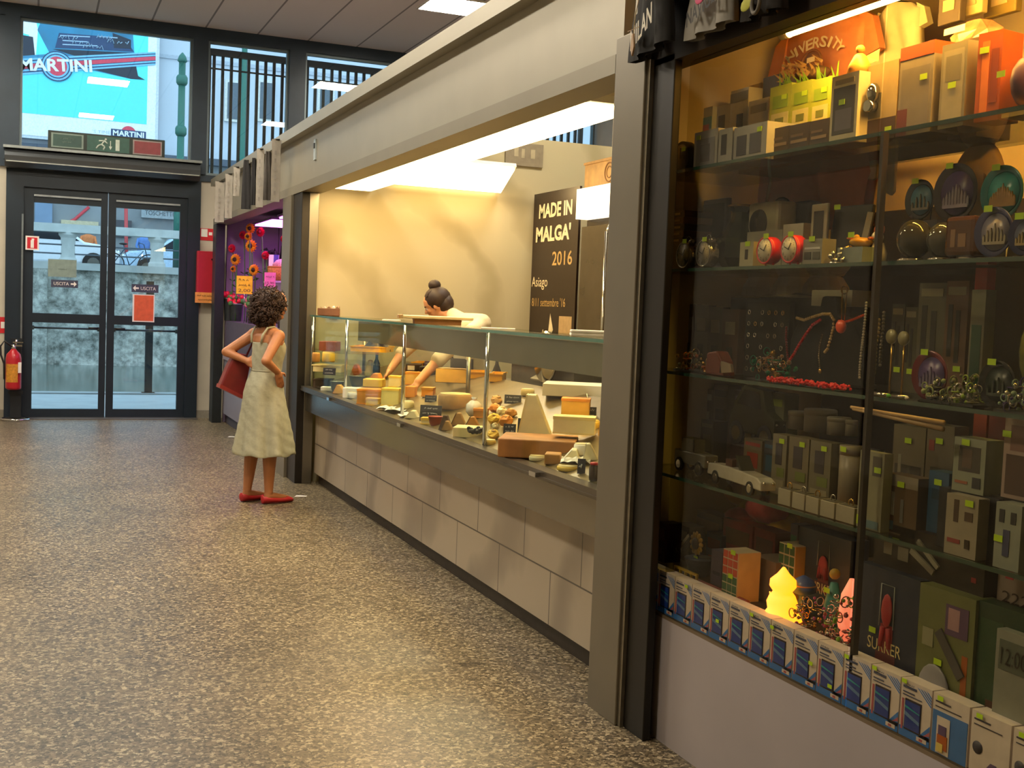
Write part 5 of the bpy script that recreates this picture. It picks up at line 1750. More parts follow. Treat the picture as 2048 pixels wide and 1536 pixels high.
# ---------- second shelf
SH2 = SH[2]
for i in range(5):
    tag(MB().box(-.055, .055, 0, .12, 0, .024, 0).patch(-.03, .03, .008, .016, -.001, 1).build('book', [p_(('#4a3222', '#5d3f28', '#3c2a1e', '#6b4a2c', '#472f22')[i]), p_('#9c8258')], None, (2.2, at(1350, 500, 0, 2.2)[1], SH2 + .001 + .0245 * i + .1), FAC + .04 * (i % 3 - 1)),
        ('lowest brown leather notebook of the left stack', 'second brown notebook from the bottom of the left stack', 'middle dark notebook of the left stack', 'fourth tan brown notebook of the left stack', 'topmost dark notebook of the left stack')[i], 'notebook', 'brown notebooks stacked at the left end')
tag(MB().box(-.06, .06, 0, .13, 0, .1).build('carton', p_('#3b2a2e'), None, (2.2, at(1350, 500, 0, 2.2)[1], SH2 + .001), FAC), 'dark plum carton below the stack of brown notebooks', 'box')
o = D('photo_frame', 'dark photo frame leaning behind the chrome alarm clocks', 'frame', 1382, 1448, 400, 2, 2.36, lift=.05)
MB().box(-o.w / 2, o.w / 2, 0, .02, 0, o.h).build('frame_body', p_('#4a4a48', .3), o.t, bevel=.004)
MB().patch(-o.w * .42, o.w * .42, o.h * .08, o.h * .92, -.001).build('picture', p_('#3a3f2e', .2), o.t)
tag(MB().box(-.12, .12, 0, .1, 0, .049).build('carton', p_('#2c3024'), None, (2.35, o.p[1], SH2 + .001), FAC), 'low dark green carton under the photo frame', 'box')


def alarm_clock(px0, px1, py0, shelf, label, body, x=2.17, bells=True, group=None, face='#cfc9b8', rot=0):
    o = D('alarm_clock', label, 'clock', px0, px1, py0, shelf, x, group, rot)
    r = min(o.w, o.h * .86) / 2
    cz = r + .006
    MB().lathe([(r * .96, 0), (r, .008), (r, .032), (r * .9, .04)], 28, (0, 0, cz), axis='y').torus((0, 0, cz), r * .93, r * .08, 'y', 28, 8).build('case', body, o.t)
    b = MB().lathe([(r * .86, -.002), (r * .86, 0)], 28, (0, 0, cz), axis='y')
    b.build('dial', p_(face), o.t)
    b = MB()
    for k in range(12):
        a = PI / 2 - k * PI / 6
        b.text(str(k or 12), r * .68 * math.cos(a), cz + r * .68 * math.sin(a), r * .2, -.003, 0)
    b.obox((r * .14, -.0045, cz + r * .2), (r * .03, .0006, r * .25), (0, .6, 0)).obox((-r * .2, -.005, cz + r * .06), (r * .025, .0006, r * .3), (0, -1.2, 0))
    b.build('numerals_and_hands', BLACK, o.t)
    for s in (-1, 1):
        MB().cyl((s * r * .5, .02, .0), (s * r * .4, .02, r * .3), r * .07, n=8).build('foot', body, o.t)
        if bells:
            MB().ell((s * r * .5, .02, cz + r * .98), (r * .34, r * .3, r * .2), 12).build('bell', body, o.t)
    if bells:
        MB().torus((0, .02, cz + r * 1.1), r * .3, r * .04, 'y', 18, 6).build('handle', body, o.t)
    sticker(o.t, r * .2, cz + r * 1.02, -.004)
    return o


alarm_clock(1347, 1384, 478, 2, 'chrome twin bell alarm clock at the left end of second shelf', mat('#8d8a86', .15, .9), 2.18, True, 'chrome twin bell alarm clocks', '#6e6b62')
alarm_clock(1386, 1424, 474, 2, 'chrome twin bell alarm clock second from the left end', mat('#b5b2aa', .12, .95), 2.16, True, 'chrome twin bell alarm clocks', '#9c978a')
alarm_clock(1505, 1551, 468, 2, 'red rimmed alarm clock on the left of the red pair', mat('#d92b33', .3), 2.13, False, 'red rimmed alarm clocks')
alarm_clock(1552, 1602, 464, 2, 'red rimmed alarm clock on the right of the red pair', mat('#d92b33', .3), 2.13, False, 'red rimmed alarm clocks')
o = D('glass_vase', 'dark green cut glass vase behind the chrome clocks', 'vase', 1428, 1482, 412, 2, 2.3)
MB().lathe([(o.w * .3, 0), (o.w * .5, o.h * .2), (o.w * .5, o.h * .5), (o.w * .25, o.h * .75), (o.w * .2, o.h * .9), (o.w * .3, o.h)], 10, (0, .05, 0), smooth=False).build('vase_body', mat('#3a4430', .08, .5, .3, 20), o.t)
MB().torus((0, .05, o.h), o.w * .28, .004, 'z', 16, 6).build('gilt_rim', mat('#c8a050', .2, .9), o.t)
o = D('projector', 'white boxy gadget with round dark lens on a pale carton', 'gadget', 1492, 1552, 404, 2, 2.34, lift=.09)
MB().box(-o.w / 2, o.w * .5, 0, .08, 0, o.h).build('gadget_body', p_('#b9b096'), o.t, bevel=.012)
MB().lathe([(o.h * .32, -.006), (o.h * .34, 0)], 20, (-o.w * .12, 0, o.h * .5), axis='y').build('lens', p_('#33302a', .15), o.t)
carton(1478, 1505, 484, 2, 'small white carton with black knob picture left of red clocks', '#a8a48c', [(.4, .6, .3, .7, '#2b2924')], 2.14, .06, st=(.6, .92))
carton(1490, 1560, 462, 2, 'long pale carton under the white gadget', '#9a9684', [(.1, .9, .3, .4, '#6d6a5c')], 2.3, .12)
carton(1562, 1602, 448, 2, 'small white pyramid carton behind the right red clock', '#b9b3a0', [(.3, .7, .1, .5, '#7f8a94')], 2.3, .07, st=(.7, .2))
carton(1604, 1642, 478, 2, 'white digital watch pack right of the red clocks', '#8f8d84', [(.1, .9, .6, .68, '#d0d0d0'), (.1, .45, .2, .5, '#3d3d3a'), (.55, .9, .2, .5, '#57574f')], 2.14, .05, st=(.5, 1.0))
o = D('phone', 'white framed phone standing behind the watch pack', 'phone', 1618, 1650, 408, 2, 2.3, lift=.05)
MB().box(-o.w / 2, o.w / 2, 0, .012, 0, o.h).build('phone_body', p_('#b5ab94'), o.t, bevel=.004)
MB().patch(-o.w * .3, o.w * .3, o.h * .15, o.h * .85, -.001).build('screen', p_('#2c261c', .15), o.t)
tag(MB().box(-.05, .05, 0, .06, 0, .049).build('carton', p_('#6b6652'), None, (2.3, o.p[1], SH2 + .001), FAC), 'low olive carton under the white framed phone', 'box')
o = D('tablet', 'black tablet case leaning beside the white phone', 'tablet', 1655, 1722, 410, 2, 2.32, rot=.1)
MB().obox((0, .02, o.h / 2), (o.w / 2, .008, o.h / 2), (-.12, 0, 0)).build('case', p_('#1c1814', .4), o.t, bevel=.004)
MB().obox((o.w * .46, .005, o.h * .45), (.012, .003, o.h * .42), (-.12, .12, 0)).build('pale_spine', p_('#8f8770'), o.t)
sticker(o.t, -o.w * .05, o.h * .95, -.035)
o = D('black_bag', 'flat black belt bag lying behind the white gadget', 'bag', 1505, 1612, 398, 2, 2.42, lift=.1)
MB().obox((0, .03, o.h * .5), (o.w / 2, .03, o.h * .4), (0, 0, 0)).build('bag_body', p_('#17130f', .6), o.t, bevel=.01)
MB().torus((0, .0, o.h * .6), o.w * .2, .006, 'y', 18, 6).build('handle', p_('#2b241c', .5), o.t)
tag(MB().box(-.14, .14, 0, .07, 0, .099).build('carton', p_('#2a2620'), None, (2.43, o.p[1], SH2 + .001), FAC), 'long black carton at the back supporting the belt bag', 'box')
o = D('ornament', 'sparkling silver and gold ball ornament at the end of left section', 'ornament', 1650, 1686, 490, 2, 2.15)
b = MB()
for k in range(22):
    b.ell((random.uniform(-.4, .4) * o.w, random.uniform(0, .05), random.uniform(.2, .9) * o.h), .007, 8, random.choice((0, 0, 1)))
b.lathe([(o.w * .4, 0), (o.w * .4, .006)], 16, (0, .02, 0))
b.build('beads', [CHROME, mat('#e0b050', .15, .95)], o.t)
o = D('duck_ornament', 'yellow china duck on a glass block near the upright', 'ornament', 1686, 1724, 468, 2, 2.17, lift=.05)
MB().ell((0, .03, o.h * .4), (o.w * .4, .035, o.h * .4), 14).ell((-o.w * .25, .03, o.h * .8), o.h * .25, 12).build('duck_body', p_('#d8a01a', .2), o.t)
MB().cyl((-o.w * .4, .025, o.h * .78), (-o.w * .62, .02, o.h * .76), .008, .002, 8).build('beak', p_('#c86a1a'), o.t)
sticker(o.t, .01, o.h * .9, -.015)
tag(MB().box(-.06, .05, 0, .07, 0, .049).build('glass_block', mat('#8f9a94', .05, .2, .1, 20), None, (2.165, o.p[1], SH2 + .001), FAC), 'clear glass block under the yellow china duck', 'block')
o = D('china_dog', 'small white and orange china animal left of the upright', 'ornament', 1724, 1752, 455, 2, 2.2)
MB().lathe([(o.w * .4, 0), (o.w * .45, o.h * .3), (o.w * .25, o.h * .6)], 12, (0, .03, 0)).ell((0, .025, o.h * .75), o.w * .3, 12).build('animal_body', p_('#b9b39c', .2), o.t)
MB().ell((0, .0, o.h * .7), (o.w * .1, .01, o.w * .1), 8).ell((o.w * .25, .03, o.h * .95), (.006, .006, .012), 8).ell((-o.w * .25, .03, o.h * .95), (.006, .006, .012), 8).build('orange_marks', p_('#b0571d', .3), o.t)

# snow globes and souvenir plates right of the upright
GL = mat('#5b564a', .05, .55, .2, 12)
for a, b_, c_, lab, col in ((1768, 1826, 438, 'clear glass ball paperweight first right of the upright', '#4c493c'), (1826, 1880, 436, 'clear glass ball paperweight second right of the upright', '#56544a'), (1882, 1946, 432, 'brown tinted square glass paperweight below the skyline plate', '#5a3a26')):
    o = D('paperweight', lab, 'paperweight', a, b_, c_, 2, 2.16, 'glass paperweights on the second shelf')
    r = min(o.w, o.h) * .47
    if 'square' in lab:
        MB().box(-r, r, 0, .07, .01, o.h).build('block', mat(col, .06, .3, .2, 12), o.t, bevel=.012)
        MB().patch(-r * .5, -r * .2, o.h * .3, o.h * .7, -.001).patch(.0, r * .5, o.h * .3, o.h * .6, -.001).build('engraving', p_('#8d6a48'), o.t)
    else:
        MB().ell((0, .05, r + .012), (r, r * .8, r), 20).build('ball', mat(col, .05, .5, .25, 12), o.t)
    MB().lathe([(r * .7, 0), (r * .8, .008), (r * .6, .014)], 18, (0, .05, 0)).build('base', CHROME, o.t)


def plate(px0, px1, py0, shelf, label, rim, sky, land, x=2.28, lift=0, spires=7, st=True, group='souvenir plates on the shelves', squash=1.0, py1=None):
    o = D('souvenir_plate', label, 'plate', px0, px1, py0, shelf, x, group, 0, lift, py1)
    r = min(o.w, o.h) / 2
    cz = r + .004
    MB().lathe([(r * .75, .012), (r, 0), (r, .004), (r * .75, .018)], 30, (0, 0, cz), axis='y').lathe([(r * .8, .01), (r * .8, .016)], 30, (0, 0, cz), axis='y').build('dish', mat(rim, .25, .1), o.t)
    b = MB().lathe([(r * .74, .008), (r * .74, .009)], 30, (0, 0, cz), 0, 'y')
    for k in range(spires):
        u = (k / (spires - 1) - .5) * 1.1 * r
        hh = r * (.25 + .5 * (1 - abs(k / (spires - 1) - .5) * 1.6)) + r * .05 * (k % 2)
        b.prism([(u - r * .06, cz - r * .45), (u + r * .06, cz - r * .45), (u + r * .05, cz - r * .45 + hh * .7), (u, cz - r * .45 + hh), (u - r * .05, cz - r * .45 + hh * .7)], .004, .008, 1)
    b.prism([(-r * .58, cz - r * .5), (r * .58, cz - r * .5), (r * .58, cz - r * .38), (-r * .58, cz - r * .38)], .003, .008, 1)
    b.build('painted_view', [p_(sky, .3, .2), p_(land, .3, .2)], o.t)
    MB().tube([(-r * .3, -.012, 0), (-r * .3, .03, .004), (-r * .25, .035, r * .6)], .003, 6).tube([(r * .3, -.012, 0), (r * .3, .03, .004), (r * .25, .035, r * .6)], .003, 6).build('stand', DARKSTEEL, o.t)
    if st:
        sticker(o.t, -r * .25, cz + r * .93, -.004)
    return o


plate(1862, 1948, 330, 2, 'large dark souvenir plate with purple city skyline', '#241a1c', '#4a3568', '#8a7f92', 2.3, .11, 9)
plate(1806, 1864, 362, 2, 'blue grey souvenir plate left of the purple skyline plate', '#2b3034', '#3f6a86', '#6f6a62', 2.34, .13, 5)
plate(1936, 2060, 334, 2, 'large teal souvenir plate with brown cathedral at right edge', '#1d6a66', '#2e8a84', '#8a6a34', 2.24, .1, 11)
plate(1944, 2020, 408, 2, 'blue rimmed glass plate with cathedral in front row', '#3b3d66', '#7d7a8c', '#9a8f78', 2.14, 0, 7)
plate(2012, 2076, 405, 2, 'dark blue glass plate cut by the right edge of the photo', '#2d3158', '#5a6078', '#a08a5a', 2.13, 0, 7)
for nm, yy, xx, hh, ww in (('plum', at(1905, 480, 0, 2.32)[1], 2.28, .109, .14), ('slate', at(1836, 480, 0, 2.32)[1], 2.32, .129, .07), ('teal', at(1995, 480, 0, 2.3)[1], 2.22, .099, .11)):
    tag(MB().box(-ww, ww, 0, .1, 0, hh).build('carton', p_('#1f1a14'), None, (xx, yy, SH2 + .001), FAC), 'black carton raising the %s souvenir plate' % {'plum': 'purple skyline', 'slate': 'blue grey', 'teal': 'teal cathedral'}[nm], 'box')
o = D('straw_hat', 'pale oval hat shaped disc standing behind the souvenir plates', 'hat', 1892, 1992, 282, 2, 2.44, lift=.1)
MB().lathe([(.5, .02), (.46, 0), (.3, -.004), (.26, -.03), (.1, -.04)], 28, (0, 0, o.h * .5), axis='y', sx=o.w, sy=o.h).build('brim', p_('#b08a4e', .7), o.t)
MB().torus((0, -.012, o.h * .5), o.w * .28, .006, 'y', 26, 6).build('band', p_('#7d6038', .7), o.t)
tag(MB().box(-.16, .16, 0, .08, 0, .099).build('carton', p_('#211b12'), None, (2.42, o.p[1], SH2 + .001), FAC), 'long black carton under the pale oval hat', 'box')
o = D('folded_shirt', 'orange pink folded shirt hanging under the top shelf', 'shirt', 1522, 1722, 326, 2, 2.55, lift=.16)
vs, fs = [], []
for j in range(9):
    for i in range(15):
        u, v = i / 14 - .5, j / 8
        vs.append((u * o.w, .02 * math.sin(u * 19 + v * 3) - .03 * v * math.sin(u * 8), v * o.h * (1 - .12 * math.sin(u * 9) ** 2)))
k = len(vs)
vs += [(a[0], a[1] + .04, a[2]) for a in vs]
for j in range(8):
    for i in range(14):
        a = j * 15 + i
        fs += [(a, a + 1, a + 16, a + 15), (k + a, k + a + 15, k + a + 16, k + a + 1)]
MB().add(vs, fs, 0, True).build('cloth', p_('#c56a3e', .8), o.t)
MB().tube([(-o.w * .4, -.035, 0), (-o.w * .38, -.04, o.h * .5), (-o.w * .33, -.04, o.h)], .006, 6).build('white_cord', p_('#d8c0a0'), o.t)
MB().cyl((-o.w * .5, .03, o.h), (o.w * .5, .03, o.h), .012, n=8).build('hanging_bar', p_('#3a3226'), o.t)
for px0, px1, py0, py1, lab, c in ((1716, 1752, 322, 362, 'pale folded cloth corner beside the orange pink shirt', '#bfa884'), (1756, 1786, 318, 392, 'white cloth tag hanging right of the upright', '#a59a7c')):
    x = 2.56
    p, q = at((px0 + px1) / 2, py1, 0, x), at((px0 + px1) / 2, py0, 0, x)
    w = abs(at(px0, py1, 0, x)[1] - at(px1, py1, 0, x)[1])
    t = thing('cloth', lab, 'cloth', (x, p[1], p[2]), FAC)
    h = q[2] - p[2]
    MB().prism([(-w * .5, h * .2), (w * .3, 0), (w * .5, h * .1), (w * .5, h), (-w * .5, h)], 0, .012).build('fold', p_(c, .8), t, bevel=.003)
    MB().cyl((0, .006, h), (0, .006, SH1 - .01 - p[2]), .003, n=5).build('thread', DARKSTEEL, t)

# ---------- third shelf: jewellery
SH3, SH4 = SH[3], SH[4]
GOLD, SILV = mat('#d2a850', .18, .95), mat('#c9c6c0', .15, .95)
CORAL = mat('#d8242e', .25)
carton(1354, 1418, 548, 3, 'pale carton with bright white top edge high at the left end', '#8f8474', [(0, 1, .78, 1, '#cfc8ba')], 2.42, .1, lift=.24)
tag(MB().box(-.1, .1, 0, .1, 0, .239).build('carton', p_('#3a3428'), None, (2.42, at(1386, 640, 0, 2.42)[1], SH3 + .001), FAC), 'dark carton holding up the pale carton at left end', 'box')
# white cotton caps at the back
for i, (a, b_, c_, d_, lab) in enumerate(((1478, 1536, 542, 596, 'white cotton cap leftmost at the back of jewellery shelf'), (1536, 1592, 540, 594, 'white cotton cap in the middle at the back of jewellery shelf'), (1594, 1652, 546, 590, 'grey white cotton cap rightmost at the back of jewellery shelf'))):
    o = D('cap', lab, 'cap', a, b_, c_, None, 2.52, 'cotton caps at the back of the jewellery shelf', 0, 0, d_)
    r = o.w / 2
    MB().lathe([(r, 0), (r * .98, o.h * .4), (r * .7, o.h * .85), (r * .2, o.h), (.004, o.h * 1.01)], 12, (0, .06, 0), smooth=False).build('crown', p_(('#b9ac90', '#c4b79a', '#a09482')[i], .8), o.t)
    MB().prism([(-r * .8, 0), (r * .8, 0), (r * .5, o.h * .08), (-r * .5, o.h * .08)], -.04, .06).build('peak', p_(('#a59878', '#ab9f82', '#8a7f70')[i], .8), o.t)
bkz = SH[3]
tag(MB().box(-.34, .34, 0, .12, 0, at(1565, 594, 0, 2.52)[2] - SH3 - .004).build('cap_stand', p_('#15110d'), None, (2.5, at(1565, 640, 0, 2.5)[1], SH3 + .001), FAC), 'long black stand carrying the three cotton caps', 'stand')
# black velvet bust with necklaces
o = D('jewellery_bust', 'black velvet jewellery bust hung with coral and pearl necklaces', 'bust', 1572, 1722, 592, 3, 2.3)
w, h = o.w / 2, o.h
MB().prism([(-w, 0), (w, 0), (w * .98, h * .45), (w * .7, h * .72), (w * .25, h * .8), (w * .18, h), (-w * .18, h), (-w * .25, h * .82), (-w * .75, h * .74), (-w, h * .5)], 0, .035).build('board', mat('#0d0a0a', .9, 0, .2), o.t, bevel=.008)
MB().box(-w * .7, w * .7, .035, .1, 0, .01).box(-.01, .01, .035, .09, 0, h * .5).build('prop', BLACK, o.t)
bust = o


def beads(name, label, pts, x, r, m, step=1.9, cat='necklace', group=None, pend=None):
    """string of beads through photo points on the plane x"""
    P3 = [Vector(at(a, b_, 0, x)) for a, b_ in pts]
    out, acc = [P3[0]], 0.0
    for a, b_ in zip(P3[:-1], P3[1:]):
        L = (b_ - a).length
        n = max(1, int(round(L / (step * r))))
        out += [a.lerp(b_, (i + 1) / n) for i in range(n)]
    c = P3[0]
    t = thing(name, label, cat, c, 0, group)
    b = MB()
    for q in out:
        b.ell(q - c, r, 8)
    b.build('beads', m, t)
    MB().tube([q - c for q in out], r * .25, 5).build('string', BLACK, t)
    if pend:
        q = Vector(at(pend[0], pend[1], 0, x - .01)) - c
        MB().ell(q, (pend[2] * .6, pend[2], pend[2]), 14).build('pendant', pend[3], t)
    return t


beads('bead_necklace', 'red coral bead necklace slanting over the left of the bust', [(1640, 640), (1625, 650), (1612, 668), (1598, 690), (1588, 708), (1578, 722)], 2.285, .0052, CORAL)
beads('bead_necklace', 'pearl necklace curving across the top of the black bust', [(1594, 636), (1608, 640), (1625, 634), (1645, 628), (1660, 628), (1668, 640), (1667, 655), (1661, 678), (1655, 698), (1650, 704)], 2.28, .0052, mat('#d9b983', .18, .2))
beads('bead_necklace', 'thin coral necklace with glowing round pendant right of the pearls', [(1678, 642), (1690, 644), (1704, 640), (1718, 634), (1730, 629)], 2.27, .0042, mat('#f0542e', .25, 0, .05), pend=(1682, 653, .021, mat('#ff6a48', .3)))
beads('bead_necklace', 'dark red bead strand hanging down the left edge of bust', [(1573, 655), (1572, 675), (1574, 700), (1576, 720)], 2.28, .004, mat('#7c1c22', .3))
beads('bead_necklace', 'long pearl strand hanging along the upright', [(1733, 606), (1730, 640), (1726, 675), (1723, 700), (1720, 730), (1719, 755)], 2.2, .0042, mat('#bfb8a8', .2, .3))
beads('bead_necklace', 'gold and pearl strand hanging just right of the upright', [(1758, 640), (1757, 665), (1752, 690), (1750, 720), (1748, 745)], 2.18, .0056, mat('#a08a58', .2, .6))
beads('bead_necklace', 'second speckled strand hanging right of the gold strand', [(1768, 625), (1766, 660), (1762, 690), (1760, 730)], 2.2, .005, mat('#847a66', .2, .5))
beads('bead_necklace', 'silver strand with oval drop over the middle of the bust', [(1645, 670), (1640, 690), (1638, 712), (1640, 735)], 2.28, .004, mat('#8f7f5a', .2, .8), pend=(1640, 742, .008, GOLD))
b = MB()
random.seed(21)
q0, q1 = Vector(at(1537, 752, 0, 2.13)), Vector(at(1690, 770, 0, 2.13))
q0.z = q1.z = SH3 + .006
for i in range(230):
    q = q0.lerp(q1, i / 229)
    b.ell(q - q0 + Vector((random.uniform(-.008, .022), 0, random.uniform(0, .014))), .0046, 6)
t = thing('bead_strands', 'long bundle of red coral strands laid along the shelf edge', 'necklace', q0)
b.build('beads', CORAL, t)['kind'] = 'stuff'
MB().tube([(0, 0, -.003), (q1 - q0) * .5 + Vector((0, 0, -.003)), (q1 - q0) + Vector((0, 0, -.003))], .002, 5).build('string', BLACK, t)
o = carton(1622, 1702, 580, None, 'white carton with lit upper edge on top of the bust', '#9c9484', [(0, .75, .0, 1, '#a9a290')], 2.36, .08, py1=612)
tag(MB().box(-.09, .09, 0, .08, 0, o.p[2] - SH3 - .003).build('stand', p_('#120e0c'), None, (2.37, o.p[1], SH3 + .001), FAC), 'black stand behind the bust holding the white carton', 'stand')
t = thing('chain', 'pair of glowing amber chains dropping to the coral pendant', 'necklace', at(1683, 640, 0, 2.265))
z1 = at(1683, 580, 0, 2.265)[2] - at(1683, 640, 0, 2.265)[2]
MB().cyl((0, 0, 0), (0, .004, z1), .0016, n=5).cyl((0, -.014, 0), (0, -.018, z1), .0016, n=5).build('links', GOLD, t)
MB().torus((0, -.006, z1), .012, .002, 'y', 14, 5).build('clasp', GOLD, t)

# earring cards and boxes behind
cards = [(1346, 1362, 604, 'slim dark blue earring card leftmost at the back', '#33343c'), (1362, 1384, 608, 'tan earring card second from the left at back', '#6a5a44'), (1384, 1412, 610, 'green grey earring card with small dark pictures', '#54523c'), (1412, 1440, 614, 'olive earring card in the middle at the back', '#4a4632'), (1440, 1472, 618, 'brown red earring card right of the olive one', '#4a3226')]
for a, b_, c_, lab, col in cards:
    o = carton(a, b_, c_, 3, lab, col, [(.2, .8, .6, .8, '#8c8468'), (.3, .7, .2, .4, '#2e2a20')], 2.32, .03, name='earring_card', cat='earring card', group='earring cards at the back of jewellery shelf')
o = D('purse', 'small brown red leather purse lying open at left', 'purse', 1408, 1462, 702, 3, 2.16)
MB().prism([(-o.w / 2, 0), (o.w * .2, 0), (o.w * .1, o.h * .6), (-o.w * .1, o.h), (-o.w * .45, o.h * .9)], 0, .05).build('purse_body', p_('#7c3d2a', .5), o.t, bevel=.006)
MB().prism([(o.w * .05, o.h * .1), (o.w * .5, o.h * .2), (o.w * .45, o.h * .5), (o.w * .1, o.h * .6)], 0, .01).build('flap', p_('#9a8a76', .5), o.t)


def jewel_heap(px0, px1, py0, x, label, n, mats_, rr=(.004, .008), shelf=3, name='jewellery_heap', cat='jewellery'):
    o = D(name, label, cat, px0, px1, py0, shelf, x)
    b = MB()
    for i in range(n):
        u = random.uniform(-.5, .5)
        zz = random.uniform(0.05, 1) * (1 - 1.4 * u * u) * o.h
        if random.random() < .35:
            b.torus((u * o.w, random.uniform(0, .06), zz + .004), random.uniform(.008, .016), .0018, random.choice('xyz'), 12, 5, random.randrange(len(mats_)))
        else:
            b.ell((u * o.w, random.uniform(0, .06), zz + .004), random.uniform(*rr), 6, random.randrange(len(mats_)))
    b.build('trinkets', mats_, o.t)['kind'] = 'stuff'
    MB().box(-o.w * .5, o.w * .5, 0, .07, 0, .006).build('tray', BLACK, o.t)
    return o


random.seed(8)
jewel_heap(1346, 1406, 706, 2.15, 'heap of gold and orange trinkets at the left end', 60, [GOLD, mat('#b8641e', .2, .5), p_('#6d6a3c')])
jewel_heap(1492, 1562, 705, 2.15, 'heap of gold and green bracelets left of the coral strands', 80, [GOLD, SILV, mat('#1f6a52', .15), mat('#8a5a2c', .3)], (.004, .01))
o = D('jewellery_rack', 'dark rack dotted with shining rings left of the bust', 'jewellery rack', 1480, 1566, 604, 3, 2.3)
MB().box(-o.w / 2, o.w / 2, .01, .03, 0, o.h).build('rack_board', p_('#1a1510', .8), o.t)
b = MB()
for i in range(6):
    for j in range(6):
        if random.random() < .8:
            b.torus(((i - 2.5) * o.w / 6.5, .004, (j + .6) * o.h / 6.5), .007, .0022, 'y', 10, 5, 0 if random.random() < .7 else 1)
b.build('rings', [SILV, GOLD], o.t)
# right of the upright: bracelets, cards, bottle, plates
for a, b_, c_, lab, col in ((1775, 1800, 608, 'dark earring card with flower stud right of the upright', '#3f3c30'), (1802, 1826, 614, 'olive earring card second right of the upright', '#4c4a34'), (1826, 1880, 566, 'grey card of black hair clips on jewellery shelf', '#5d5a4a'), (1880, 1924, 562, 'tan red printed card behind the tall glass bottle', '#6c4f3a')):
    carton(a, b_, c_, 3, lab, col, [(.15, .35, .35, .8, '#1d1b15'), (.5, .7, .3, .75, '#24211a'), (.1, .9, .88, .95, '#8c8468')], 2.36, .03, name='accessory_card', cat='card', st=(.7, .25))
o = D('bottle', 'tall square bottle with red cap and green filling', 'bottle', 1930, 1958, 536, 3, 2.26)
MB().box(-o.w / 2, o.w / 2, 0, .035, 0, o.h * .84, 0).patch(-o.w * .35, o.w * .35, o.h * .04, o.h * .58, -.001, 1).build('bottle_body', [p_('#75735f', .15), p_('#2c4a34', .2)], o.t, bevel=.003)
MB().box(-o.w * .42, o.w * .42, .003, .032, o.h * .84, o.h).build('red_cap', p_('#a22a22'), o.t)
o = D('globe_ornament', 'yellow green glass globe on small stand at right edge', 'ornament', 2006, 2064, 626, 3, 2.24)
MB().ell((0, .05, o.h * .6), (o.w * .45, o.w * .45, o.h * .4), 16).build('globe', mat('#7d7a2c', .12, .2, .3, 20), o.t)
MB().lathe([(o.w * .3, 0), (o.w * .1, o.h * .12), (o.w * .15, o.h * .22)], 14, (0, .05, 0)).build('stand', GOLD, o.t)
plate(1808, 1900, 704, 3, 'purple and blue oval souvenir plate with red rim', '#6c1a24', '#5a4a84', '#7d7296', 2.16, 0, 7)
plate(1944, 2034, 724, 3, 'nearly black souvenir plate in the right section', '#14140f', '#1f2a20', '#2e3a30', 2.15, 0, 5)
for a, c_, lab in ((1776, 658, 'pale round hair slide left of the oval plate'), (1800, 662, 'small pale oval hair slide beside the round one')):
    o = D('hair_slide', lab, 'hair slide', a - 10, a + 10, c_, 3, 2.2)
    MB().lathe([(o.w * .5, -.003), (o.w * .5, .003)], 18, (0, 0, o.h - o.w * .5), axis='y').build('disc', p_('#8f8a66', .3), o.t)
    MB().cyl((0, .004, 0), (0, .004, o.h - o.w * .6), .003, n=6).build('stem', GOLD, o.t)
for i, (a, b_, lab) in enumerate((((1748, 738), (1784, 750), 'silver pen with green tip lying right of the upright'), ((1788, 742), (1820, 757), 'silver white pen lying left of the oval plate'))):
    p, q = Vector(at(*a, 0, 2.12)), Vector(at(*b_, 0, 2.12))
    p.z = q.z = SH3 + .007
    t = thing('pen', lab, 'pen', p)
    d = q - p
    MB().cyl((0, 0, 0), d * .85, .006, n=10).build('barrel', SILV, t)
    MB().cyl(d * .85, d, .006, .002, 10).build('tip', p_('#5fc02c') if i == 0 else WHITE, t)
jewel_heap(1838, 1898, 762, 2.13, 'heap of clear and silver trinkets below the oval plate', 60, [SILV, p_('#4a4a36'), p_('#8a9a6a')])
jewel_heap(1900, 1945, 752, 2.13, 'heap of olive green trinkets between the two plates', 50, [SILV, p_('#5c5a34'), mat('#8fae2c', .4)])
jewel_heap(1985, 2055, 768, 2.11, 'heap of silver and violet trinkets at right edge', 60, [SILV, mat('#3a2f6c', .2), p_('#7f9a84')])
for i, (px, py, lab) in enumerate(((1838, 728, 'first'), (1871, 748, 'second'), (1955, 712, 'third'))):
    pass

